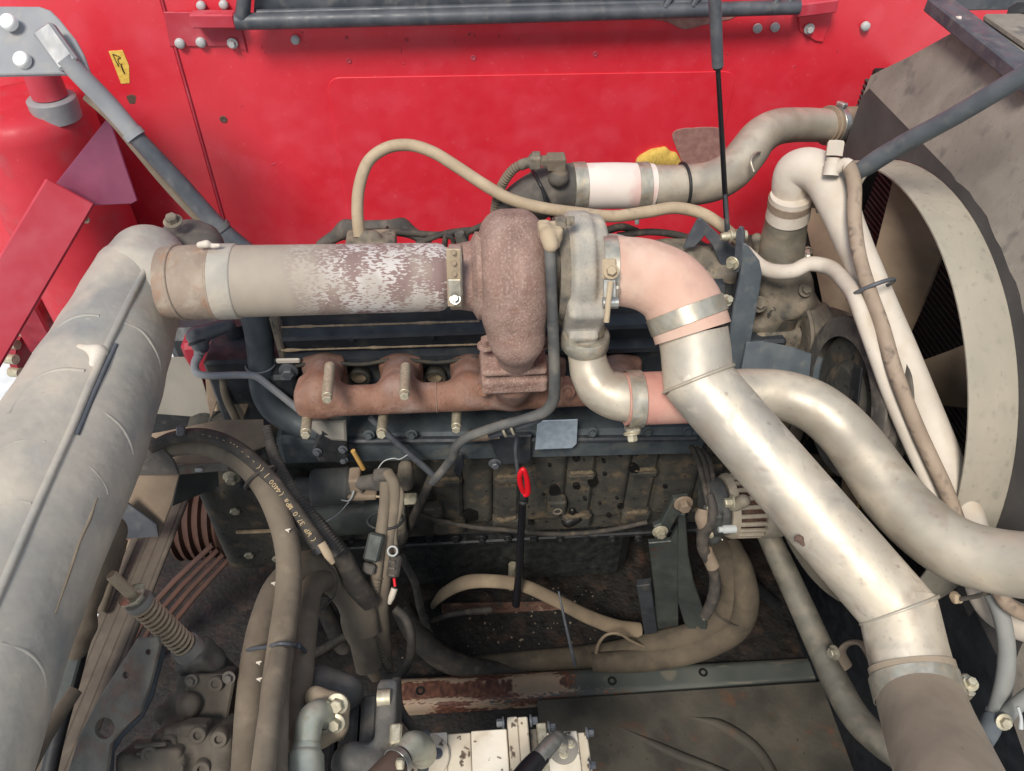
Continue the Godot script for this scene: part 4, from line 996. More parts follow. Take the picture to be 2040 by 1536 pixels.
# ---------------------------------------------------------------- exhaust side
func exhaust() -> void:
	var m := thing("exhaust_manifold", "rust brown cast exhaust manifold along the engine", "manifold", Z(800, 830, 0.27))
	var pr := [["c", Z(634, 800, 0.26), Z(1300, 775, 0.26), 0.029, 0.028], ["c", Z(616, 792, 0.26), Z(640, 800, 0.26), 0.022, 0.027]]
	for px in [648, 800, 940, 1085, 1235]:
		pr.append(["c", Z(px - 6, 772, 0.255), Z(px + 2, 742, 0.16), 0.03, 0.03])
		pr.append(["c", Z(px - 14, 760, 0.22), Z(px - 6, 735, 0.17), 0.022, 0.026])
		pr.append(["b", Z(px, 742, 0.15), Basis.IDENTITY, Vector3(0.042, 0.038, 0.012), 0.008])
	pr.append(["b", Z(608, 790, 0.255), Basis.IDENTITY, Vector3(0.012, 0.022, 0.03), 0.006])
	pr.append(["c", Z(1022, 780, 0.27), Z(1022, 752, 0.31), 0.034, 0.04])
	put("log", cast(pr, 0.022, 0.0055), "manifold", m)
	put("casting_seam", tie_loop(Z(870, 791, 0.26), Vector3.RIGHT, Vector3.UP, 0.0292, 0.0292, 0.0012), "turbo", m)
	for q in [[656, 742, 652, 790], [808, 742, 806, 784], [962, 760, 962, 778], [613, 822, 609, 862], [764, 828, 760, 862], [910, 824, 909, 850], [1130, 765, 1131, 780]]:
		var a := Z(q[0], q[1], 0.262); var b := Z(q[2], q[3], 0.33 if q[3] - q[1] > 30 else 0.3)
		var big: bool = q[3] - q[1] > 20
		var sp := put("spacer_sleeve", lathe(a, b - a, [[-0.02, 0.0095], [a.distance_to(b), 0.0095], [a.distance_to(b) + 0.001, 0.0085], [a.distance_to(b) + 0.001, 0]], 18), "zinc" if big else "manifold", m)
		put("bolt_head", hexbolt(b, b - a, 0.0085, 0.011, null, not big), "zinc" if big else "manifold", sp)
	# exhaust outlet pipe
	var p := thing("exhaust_outlet_pipe", "wide exhaust pipe with pale paint flaking off red primer", "exhaust pipe", Z(650, 620, 0.3))
	var A := Z(457, 561, 0.3); var B := Z(888, 552, 0.3)
	var ax := (B - A).normalized(); var L := A.distance_to(B)
	var g := tube([A, A + ax * L * 0.5, B - ax * 0.012, B - ax * 0.003, B, B + ax * 0.012, B + ax * 0.06], [0.0555, 0.0545, 0.0535, 0.051, 0.0475, 0.044, 0.042], {"sub": 1, "seg": 40, "side": Vector3.UP})
	put("pipe", g, "flaking", p)
	put("socket", tube([A - ax * 0.022, A - ax * 0.018, A + ax * 0.012, A + ax * 0.014], [0.056, 0.0585, 0.058, 0.056], {"sub": 1, "seg": 40}), "muffler", p)
	put("adaptor", tube([A - ax * 0.098, A - ax * 0.08, A - ax * 0.05, A - ax * 0.02, A], [0.054, 0.056, 0.0575, 0.0565, 0.0555], {"sub": 5, "seg": 36}), "rusty_pipe", p)
	put("weld_bead", tube(circle(A - ax * 0.072, Vector3(1, 0.1, 0.05), 0.0562), rep(0.003, 33), {"sub": 1, "seg": 7, "caps": false}), "rusty_pipe", p)
	put("weld_bead", tube(circle(A - ax * 0.02, ax, 0.0565), rep(0.0025, 33), {"sub": 1, "seg": 7, "caps": false}), "rusty_pipe", p)
	put("weld_drop", cast([["c", Z(398, 488, 0.3), Z(412, 486, 0.3), 0.005, 0.006], ["c", Z(425, 490, 0.3), Z(436, 489, 0.3), 0.004, 0.003]], 0.004, 0.002), "hose_pale", p)
	var C0 := B + ax * 0.016
	var cb := put("v_band_clamp", ring(C0, ax, 0.0475, 0.02, 0.004, 48), "band", p)
	put("strap_plate", bar(Z(903, 496, 0.352), Z(906, 610, 0.356), 0.021, 0.003, CB.z, 0.0008), "hose_beige", cb)
	for q in [[903, 503], [904, 524], [905, 546]]:
		put("dimple", lathe(Z(q[0], q[1], 0.3568), CB.z, [[0, 0.0042], [0.001, 0.0036], [0.0004, 0.002], [0.0004, 0]], 12), "tan", cb)
	put("strap_fold", bar(Z(905, 556, 0.357), Z(907, 590, 0.362), 0.02, 0.004, CB.z, 0.0015), "band", cb)
	put("t_bolt", hexbolt(Z(907, 596, 0.362), CB.z, 0.0058, 0.014), "steel", cb)
	# silencer
	var s := thing("exhaust_silencer", "large dusty grey steel silencer drum slanting down the left side", "silencer", D(-60, 1336, 1.0))
	var path := [[297, 512, 1.312, 50], [279, 545, 1.295, 82], [254, 618, 1.255, 97], [222, 695, 1.205, 110], [190, 768, 1.165, 124], [130, 898, 1.09, 144], [64, 1024, 1.02, 157], [-10, 1170, 0.96, 171], [-72, 1330, 0.90, 177], [-130, 1500, 0.86, 184], [-200, 1700, 0.82, 190]]
	put("drum", td(path, {"seg": 56, "sub": 5, "wob": 0.006}), "muffler", s)
	var cap := cast([["c", D(292, 520, 1.31), D(279, 550, 1.292), 0.058, 0.069], ["c", D(300, 525, 1.30), D(342, 566, 1.268), 0.052, 0.057]], 0.03, 0.006)
	put("end_cap", cap, "muffler", s)
	# raised seam flange that runs down the drum, and pressed rings either side of it
	var seam := [[320, 462], [309, 500], [289, 540], [270, 575], [245, 625], [218, 680], [196, 728], [174, 778], [140, 860], [98, 952], [50, 1060], [5, 1165], [-40, 1270]]
	var sP := []; var lP := []
	for i in seam.size():
		sP.append(on_pipe(seam[i][0], seam[i][1], path, -0.001))
		if i >= 5 and i <= 8: lP.append(on_pipe(seam[i][0] + 12, seam[i][1] + 7, path, -0.0018))
	put("seam_flange", tube(sP, rep(0.0055, sP.size()), {"seg": 10, "sub": 4}), "muffler", s)
	put("lap_lip", tube(lP, rep(0.0042, lP.size()), {"seg": 8, "sub": 4}), "grey_dark", s)
	for arcpx in [[[104, 668], [116, 654], [145, 635], [172, 629], [199, 631]], [[19, 826], [34, 800], [60, 768], [91, 746], [130, 737], [168, 740]], [[245, 643], [280, 660], [302, 688], [315, 718], [318, 740]], [[170, 803], [215, 829], [240, 852], [256, 880], [263, 905]], [[0, 898], [43, 880], [91, 882]], [[142, 910], [183, 937], [207, 969], [212, 985]], [[0, 1281], [48, 1297], [70, 1315], [84, 1340], [88, 1370]], [[0, 1010], [40, 1000], [62, 1004]]]:
		var rp := []
		for a in arcpx: rp.append(on_pipe(a[0], a[1], path, -0.0026))
		put("pressed_ring", tube(rp, rep(0.0036, rp.size()), {"sub": 5, "seg": 8}), "muffler", s)
	put("long_bead", tube([on_pipe(193, 992, path), on_pipe(178, 1035, path), on_pipe(160, 1075, path), on_pipe(140, 1135, path), on_pipe(110, 1222, path)], [0.0012, 0.0026, 0.002, 0.002, 0.001], {"seg": 8, "sub": 4}), "hose_dusty", s)
	put("foam_smear", cast([["c", on_pipe(160, 692, path, -0.004), on_pipe(196, 704, path, -0.004), 0.006, 0.01], ["c", on_pipe(196, 704, path, -0.004), on_pipe(186, 728, path, -0.005), 0.01, 0.007]], 0.012, 0.003), "hose_pale", s)
	# rubber mount behind the silencer
	var mt := thing("rubber_mount", "round dusty rubber mount with hex bolt behind the silencer", "mount", Z(365, 470, 0.12))
	var q := Z(368, 474, 0.1)
	put("dome", lathe(q - Vector3(0, 0.04, 0), Vector3.UP, [[-0.04, 0.062], [0.02, 0.062], [0.036, 0.058], [0.05, 0.045], [0.057, 0.025], [0.058, 0]], 36), "rubber", mt)
	put("bolt", hexbolt(Z(345, 442, 0.115), Vector3(0, 1, 0.25), 0.0105, 0.014), "iron_dusty", mt)

func circle(c: Vector3, ax: Vector3, r: float) -> Array:
	var B := frame(ax); var o := []
	for k in 33: o.append(c + (B.x * cos(TAU * k / 32.0) + B.y * sin(TAU * k / 32.0)) * r)
	return o
func rep(v: float, n: int) -> Array:
	var o := []; o.resize(n); o.fill(v); return o

# ---------------------------------------------------------------- turbocharger, air pipes
func turbo_and_air() -> void:
	var t := thing("turbocharger", "cast turbocharger with pink brown speckled turbine housing", "turbocharger", Z(1022, 745, 0.3))
	var T := Z(1020, 548, 0.29)
	put("turbine_housing", cast([["d", T, Vector3.RIGHT, 0.104, 0.0505, 0.04], ["c", T + Vector3(0.001, -0.02, 0.053), T + Vector3(0.004, -0.075, 0.066), 0.0495, 0.043], ["c", T + Vector3(0.004, -0.075, 0.066), Z(1028, 726, 0.318), 0.042, 0.029]], 0.014, 0.005), "turbo", t)
	put("outlet_stub", lathe(T + Vector3(-0.03, 0, 0), Vector3.LEFT, [[0, 0.066], [0.014, 0.064], [0.03, 0.052], [0.05, 0.048], [0.06, 0.046]], 40), "turbo", t)
	put("outlet_flange", lathe(T + Vector3(-0.085, 0, 0), Vector3.RIGHT, [[-0.01, 0.04], [-0.01, 0.05], [0.02, 0.056], [0.028, 0.07], [0.045, 0.07]], 40), "turbo", t)
	put("neck_flange", cast([["b", Z(1022, 712, 0.315), Basis.IDENTITY, Vector3(0.056, 0.007, 0.042), 0.006], ["b", Z(1022, 738, 0.315), Basis.IDENTITY, Vector3(0.057, 0.016, 0.044), 0.006]], 0.006, 0.004), "turbo", t)
	for q in [[968, 690], [1080, 686]]:
		put("flange_nut", hexbolt(Z(q[0], q[1], 0.322), Vector3.UP, 0.0095, 0.018), "turbo", t)
	put("center_housing", cast([["d", T + Vector3(0.078, 0, 0.0), Vector3.RIGHT, 0.05, 0.04, 0.012], ["b", T + Vector3(0.075, 0.02, 0.02), Basis.IDENTITY, Vector3(0.02, 0.05, 0.035), 0.008], ["b", T + Vector3(0.08, -0.045, 0.02), Basis.IDENTITY, Vector3(0.018, 0.03, 0.03), 0.008], ["d", T + Vector3(0.058, 0, 0), Vector3.RIGHT, 0.072, 0.006, 0.004]], 0.012, 0.005), "iron_dusty", t)
	var K := Z(1157, 533, 0.29)
	put("compressor_back_plate", lathe(K + Vector3(-0.042, 0, 0), Vector3.RIGHT, [[0, 0.03], [0, 0.08], [0.008, 0.083], [0.016, 0.083], [0.018, 0.07]], 44), "iron_dusty", t)
	put("compressor_housing", cast([["d", K + Vector3(0.002, 0, 0), Vector3.RIGHT, 0.084, 0.033, 0.012], ["d", K + Vector3(-0.006, 0.004, 0.004), Vector3.RIGHT, 0.088, 0.018, 0.008], ["b", K + Vector3(0.0, -0.045, 0.062), Basis(Vector3.RIGHT, 0.5), Vector3(0.031, 0.05, 0.026), 0.012], ["b", K + Vector3(-0.002, -0.078, 0.07), Basis(Vector3.RIGHT, 0.3), Vector3(0.024, 0.018, 0.02), 0.006], ["c", K + Vector3(0.02, 0, 0), K + Vector3(0.05, 0, 0), 0.056, 0.052]], 0.008, 0.0045), "compressor", t)
	put("outlet_duct", bar(Z(1166, 622, 0.345), Z(1168, 690, 0.345), 0.056, 0.05, Vector3.BACK, 0.008), "iron_dusty", t)

	for q in [[1126, 447], [1132, 502], [1134, 580], [1126, 636], [1147, 440]]:
		put("back_plate_bolt", hexbolt(Z(q[0], q[1], 0.33), Vector3.LEFT, 0.0085, 0.014, null, false), "iron_dusty", t)
	put("oil_inlet_elbow", cast([["b", Z(1096, 462, 0.335), Basis(Vector3.UP, 0.2), Vector3(0.016, 0.011, 0.014), 0.003], ["c", Z(1092, 468, 0.345), Z(1097, 488, 0.357), 0.013, 0.0115], ["b", Z(1083, 449, 0.33), Basis.IDENTITY, Vector3(0.0085, 0.006, 0.009), 0.003], ["b", Z(1106, 474, 0.34), Basis.IDENTITY, Vector3(0.007, 0.014, 0.01), 0.003]], 0.004, 0.003), "hose_beige", t)
	# oil lines
	var ol := thing("turbo_oil_line", "bent black steel oil pipe in front of the turbocharger", "pipe", Z(1100, 790, 0.36))
	put("pipe", tz([[1093, 474, 0.344, 9], [1095, 500, 0.358, 11], [1098, 560, 0.368, 11], [1103, 690, 0.37, 11.5], [1105, 770, 0.37, 12], [1101, 800, 0.366, 12], [1085, 820, 0.36, 11.5], [1040, 836, 0.35, 10], [990, 850, 0.34, 10], [930, 872, 0.325, 9.5], [910, 888, 0.315, 9.5], [902, 910, 0.30, 9.5], [880, 940, 0.285, 9], [862, 960, 0.275, 9]], {"seg": 14, "sub": 6}), "oil_line", ol)
	put("second_pipe", tz([[1096, 812, 0.35, 8], [1070, 836, 0.345, 8], [1030, 850, 0.335, 8], [1005, 858, 0.325, 8], [978, 868, 0.31, 8]], {"seg": 12}), "grey_dark", ol)
	put("pipe_clip", tie_loop(Z(1004, 854, 0.335), Vector3(-1, -0.3, 0), Vector3.UP, 0.017, 0.012), "zinc", ol)
	put("pipe_clip", tie_loop(Z(1020, 850, 0.338), Vector3(-1, -0.3, 0), Vector3.UP, 0.017, 0.012), "zinc", ol)
	single("brace_rod", tz([[738, 832, 0.25, 7], [775, 868, 0.255, 7], [862, 945, 0.268, 7]], {"sub": 2, "seg": 10}), "grey_dark", "thin grey rod slanting from manifold down to the pipe joint", "rod")
	single("drain_hose", tz([[862, 948, 0.27, 10], [845, 985, 0.27, 9], [815, 1050, 0.26, 9], [790, 1100, 0.24, 9], [782, 1130, 0.22, 9]], {"seg": 10}), "hose_dark", "dark hose running down from the pipe joint past the starter", "hose")
	# salmon elbow and the long aluminium intake pipe
	var he := thing("intake_elbow_hose", "salmon pink silicone elbow hose on the turbocharger inlet", "hose", D(1370, 630, 1.2))
	var eln := [[1204, 541, 1.185, 68], [1240, 541, 1.185, 69], [1288, 549, 1.183, 71], [1335, 574, 1.18, 74], [1362, 612, 1.18, 77], [1374, 645, 1.18, 77], [1380, 664, 1.18, 77]]
	put("elbow", td(eln, {"seg": 40, "sub": 8}), "salmon", he)
	clamp_on(he, D(1212, 541, 1.185), D(1240, 541, 1.185) - D(1205, 541, 1.185), PX(D(1212, 541, 1.185), 69.5), 0.022, Vector3(0, 0.1, 1), "band", false)
	# its spring T-bolt clamp in front
	var tb := put("t_bolt_clamp", bar(D(1213, 515, 1.125), D(1214, 556, 1.12), 0.021, 0.005, CB.z, 0.002), "hose_beige", he)
	put("trunnion", lathe(D(1201, 604, 1.12), D(1232, 603, 1.12) - D(1201, 604, 1.12), [[0, 0], [0, 0.0085], [0.022, 0.0085], [0.022, 0]], 18), "steel", tb)
	put("bridge", bar(D(1214, 556, 1.118), D(1215, 598, 1.122), 0.018, 0.004, CB.z, 0.001), "steel", tb)
	put("clamp_bolt", tube([D(1217, 560, 1.105), D(1212, 600, 1.108), D(1208, 642, 1.115)], [0.0042, 0.0042, 0.0042], {"sub": 1, "seg": 12}), "hose_beige", tb)
	put("bolt_head", hexbolt(D(1217, 541, 1.112), CB.z, 0.0075, 0.012), "hose_beige", tb)
	clamp_on(he, D(1368, 628, 1.18), D(1378, 655, 1.18) - D(1362, 612, 1.18), PX(D(1368, 628, 1.18), 77.5), 0.026, Vector3(0.9, -0.4, 0.1), "band", true)
	var ip := thing("aluminium_intake_pipe", "long shiny dusty aluminium intake pipe slanting down to the right", "pipe", D(1822, 1358, 1.04))
	put("upper_section", td([[1380, 660, 1.182, 69], [1386, 700, 1.184, 69], [1392, 770, 1.186, 69]], {"seg": 44, "sub": 1}), "alu_pipe", ip)
	put("main_section", td([[1381, 747, 1.188, 69], [1500, 884, 1.158, 70], [1650, 1057, 1.12, 72], [1804, 1234, 1.083, 74]], {"seg": 44, "sub": 1}), "alu_pipe", ip)
	put("lower_section", td([[1785, 1196, 1.092, 74], [1806, 1290, 1.062, 76], [1824, 1362, 1.04, 78]], {"seg": 44, "sub": 1}), "alu_pipe", ip)
	put("weld_bead", tube(mitre(D(1391, 755, 1.185), D(1391, 760, 1.185) - D(1386, 700, 1.184), D(1500, 882, 1.158) - D(1389, 752, 1.186), 0.0535), rep(0.0028, 41), {"sub": 1, "seg": 7, "caps": false}), "alu", ip)
	put("weld_bead", tube(mitre(D(1791, 1216, 1.087), D(1793, 1220, 1.086) - D(1650, 1057, 1.12), D(1806, 1290, 1.062) - D(1788, 1210, 1.088), 0.0525), rep(0.0028, 41), {"sub": 1, "seg": 7, "caps": false}), "alu", ip)
	put("mud_splash", cast([["c", D(1590, 1070, 1.075), D(1600, 1085, 1.072), 0.004, 0.003], ["c", D(1585, 1075, 1.078), D(1597, 1072, 1.074), 0.003, 0.003]], 0.004, 0.002), "brown_mud", ip)
	var rh := thing("intake_rubber_hose", "dusty brown rubber intake hose at the bottom right corner", "hose", D(1880, 1536, 0.9))
	put("hose", td([[1815, 1326, 1.05, 81], [1830, 1380, 1.03, 82], [1846, 1430, 0.99, 86], [1880, 1520, 0.90, 97], [1920, 1620, 0.81, 108], [1960, 1730, 0.74, 118]], {"ext": 0.3, "seg": 44, "sub": 6}), "rubber_tan", rh)
	clamp_on(rh, D(1826, 1370, 1.034), D(1836, 1402, 1.02) - D(1818, 1338, 1.046), PX(D(1826, 1370, 1.034), 83), 0.03, Vector3(0.95, 0.15, 0.35), "band", true)
	# compressor outlet elbow and charge pipe
	var ce := thing("compressor_outlet_elbow", "cast aluminium elbow with ring collar below the compressor", "elbow", D(1165, 700, 1.29))
	var c0 := D(1165, 682, 1.255)
	put("collar", lathe(c0 + Vector3(0, 0.02, 0), Vector3.DOWN, [[0, 0.03], [0, 0.037], [0.004, 0.0395], [0.024, 0.0395], [0.028, 0.037], [0.028, 0.031]], 40), "band", ce)
	put("elbow", td([[1166, 676, 1.255, 37], [1170, 712, 1.262, 38], [1178, 745, 1.265, 41], [1197, 775, 1.265, 45], [1228, 789, 1.262, 48], [1262, 795, 1.262, 48]], {"seg": 36, "sub": 7}), "alu", ce)
	var ch := thing("charge_hose", "short salmon silicone hose between the outlet elbow and charge pipe", "hose", D(1330, 845, 1.28))
	put("hose", td([[1244, 795, 1.262, 53], [1330, 792, 1.268, 53], [1420, 788, 1.276, 54]], {"seg": 36, "sub": 3}), "salmon_red", ch)
	clamp_on(ch, D(1262, 795, 1.262), D(1330, 792, 1.268) - D(1244, 795, 1.262), PX(D(1262, 795, 1.262), 56), 0.025, Vector3(0, -1, 0.55), "band", false)
	put("clamp_bolt", hexbolt(D(1258, 862, 1.235), Vector3(0.1, -0.75, 0.6), 0.0085, 0.014), "zinc", ch)
	var cp := thing("lower_charge_pipe", "curved dusty aluminium charge pipe passing under the fan to the right", "pipe", D(1760, 970, 1.2))
	put("pipe", td([[1400, 788, 1.276, 48], [1500, 783, 1.275, 49], [1570, 790, 1.27, 50], [1628, 814, 1.258, 52], [1680, 858, 1.24, 54], [1725, 915, 1.215, 57], [1775, 985, 1.185, 60], [1835, 1046, 1.15, 62], [1900, 1092, 1.115, 64], [1975, 1116, 1.08, 65], [2080, 1130, 1.03, 67], [2200, 1142, 0.98, 70]], {"ext": 0.3, "seg": 44, "sub": 7}), "alu", cp)
	# rear charge pipe
	var re := thing("rear_rubber_elbow", "dark dusty rubber elbow behind the turbocharger", "elbow", Z(1015, 470, -0.05))
	put("elbow", tz([[1012, 520, -0.06, 42], [1016, 470, -0.07, 45], [1035, 420, -0.085, 47], [1075, 388, -0.095, 47], [1110, 374, -0.1, 46], [1150, 371, -0.1, 45]], {"seg": 32, "sub": 7}), "rubber", re)
	put("sensor_boss", cast([["c", Z(1112, 352, -0.06), Z(1114, 335, -0.07), 0.021, 0.017]], 0.01, 0.005), "rubber", re)
	put("strap", tie_loop(Z(1082, 385, -0.096), Z(1110, 374, -0.1) - Z(1060, 400, -0.09), Vector3.UP, 0.049, 0.049, 0.004), "black", re)
	put("strap_tail", tz([[1079, 372, -0.03, 7], [1086, 400, -0.02, 7], [1096, 428, -0.01, 7], [1103, 440, -0.01, 5]], {"seg": 6, "flat": 0.4}), "black", re)
	put("pipe_spring", tube(helix(Z(1096, 438, 0.0), Z(1112, 442, 0.0), 0.009, 4.0), rep(0.0013, 49), {"sub": 1, "seg": 5}), "black", re)
	var se := thing("pressure_sensor", "grey brown plastic sensor with plug on the rubber elbow", "sensor", Z(1112, 340, -0.06))
	put("housing", cast([["b", Z(1108, 322, -0.065), Basis.IDENTITY, Vector3(0.018, 0.013, 0.016), 0.003], ["c", Z(1112, 338, -0.062), Z(1113, 346, -0.06), 0.016, 0.018], ["b", Z(1078, 321, -0.065), Basis.IDENTITY, Vector3(0.02, 0.008, 0.01), 0.003]], 0.004, 0.0028), "hose_dusty", se)
	put("plug", cast([["b", Z(1066, 322, -0.065), Basis.IDENTITY, Vector3(0.011, 0.013, 0.012), 0.003], ["b", Z(1068, 308, -0.065), Basis.IDENTITY, Vector3(0.008, 0.005, 0.006), 0.002], ["c", Z(1050, 324, -0.066), Z(1040, 328, -0.067), 0.010, 0.011]], 0.004, 0.0028), "iron_dusty", se)
	single("sensor_conduit", tz([[1042, 326, -0.067, 9], [1024, 336, -0.07, 9], [1005, 360, -0.075, 9], [992, 390, -0.08, 9], [986, 425, -0.08, 9], [984, 470, -0.07, 9]], {"seg": 12, "sub": 6, "corr": [0.006, 0.0022]}), "hose_dusty", "corrugated cable conduit curving from the sensor plug down", "conduit")
	var wh := thing("white_charge_hose", "white silicone hose held by two metal clamps behind the turbocharger", "hose", Z(1215, 420, -0.1))
	put("hose", tz([[1132, 372, -0.1, 44], [1175, 371, -0.102, 45], [1225, 370, -0.106, 45], [1297, 371, -0.112, 44]], {"seg": 36, "sub": 3}), "hose_white", wh)
	clamp_on(wh, Z(1153, 371, -0.1), Vector3(1, 0, -0.03), PX(Z(1153, 371, -0.1), 45.5), 0.026, Vector3(0, -1, -0.4), "band", false)
	clamp_on(wh, Z(1278, 371, -0.11), Vector3(1, 0, -0.03), PX(Z(1278, 371, -0.11), 45.5), 0.025, Vector3(0, -1, 0.1), "band", false)
	put("drain_nipple", tz([[1269, 425, -0.09, 5], [1269, 445, -0.09, 4.5]], {"sub": 1, "seg": 10}), "cap_grey", wh)
	var rp := thing("rear_charge_pipe", "bent matte aluminium pipe in front of the red panel", "pipe", Z(1450, 350, -0.15))
	put("pipe", tz([[1290, 371, -0.112, 41], [1370, 369, -0.12, 40.5], [1420, 361, -0.13, 40], [1458, 340, -0.15, 39.5], [1488, 306, -0.18, 39], [1512, 274, -0.215, 37], [1545, 254, -0.25, 35], [1590, 249, -0.29, 33], [1650, 250, -0.33, 32]], {"seg": 36, "sub": 7}), "alu", rp)
	put("weld_bead", tz([[1502, 342, -0.085, 3], [1496, 320, -0.10, 3], [1504, 306, -0.12, 3], [1514, 303, -0.14, 2.5]], {"seg": 6}), "band", rp)
	put("zip_tie", tie_loop(Z(1361, 369, -0.119), Vector3(1, 0.02, -0.1), Vector3.UP, PX(Z(1361, 369, -0.119), 43), PX(Z(1361, 369, -0.119), 43), 0.0035), "black", rp)
	var rr := thing("rear_brown_hose", "dusty reddish hose end clamped to the rear pipe", "hose", Z(1690, 280, -0.34))
	put("hose", tz([[1645, 250, -0.325, 34], [1690, 249, -0.35, 35], [1760, 247, -0.4, 35]], {"seg": 32, "sub": 3}), "tan", rr)
	clamp_on(rr, Z(1663, 250, -0.335), Z(1690, 249, -0.35) - Z(1645, 250, -0.325), PX(Z(1660, 250, -0.33), 35.5), 0.018, Vector3(-0.3, 1, 0), "steel", false)
	put("clamp_ridge", tube(circle(Z(1650, 250, -0.33), Z(1690, 249, -0.35) - Z(1645, 250, -0.325), PX(Z(1650, 250, -0.33), 35)), rep(0.004, 33), {"sub": 1, "seg": 8, "caps": false}), "tan", rr)
	single("breather_hose", tz([[716, 470, -0.03, 12], [712, 420, -0.05, 12], [716, 370, -0.08, 12], [735, 320, -0.11, 12], [772, 294, -0.13, 12], [815, 289, -0.13, 12], [860, 302, -0.11, 12], [910, 332, -0.08, 12], [960, 365, -0.05, 12], [1015, 396, -0.02, 12], [1080, 414, 0.0, 12], [1150, 424, 0.0, 12], [1220, 431, -0.01, 12], [1290, 422, -0.03, 12], [1345, 414, -0.04, 12], [1395, 424, -0.03, 12], [1430, 444, 0.0, 12], [1470, 478, 0.0, 12]], {"seg": 16, "sub": 7}), "hose_beige", "thin beige hose arching over the engine against the red panel", "hose")

func mitre(c: Vector3, a: Vector3, b: Vector3, r: float) -> Array:      # the joint line of two pipes that meet at an angle
	a = a.normalized(); b = b.normalized()
	var n := (a + b).normalized(); var s := a.cross(b).normalized(); var o := n.cross(s)
	var k := r / maxf(0.3, a.dot(n)); var out := []
	for i in 41: out.append(c + s * cos(TAU * i / 40.0) * (r + 0.0005) + o * sin(TAU * i / 40.0) * (k + 0.0005))
	return out
func helix(a: Vector3, b: Vector3, r: float, turns: float, n := 48) -> Array:
	var B := frame(b - a); var o := []
	for i in n + 1:
		var t := float(i) / n
		o.append(a.lerp(b, t) + (B.x * cos(TAU * turns * t) + B.y * sin(TAU * turns * t)) * r)
	return o

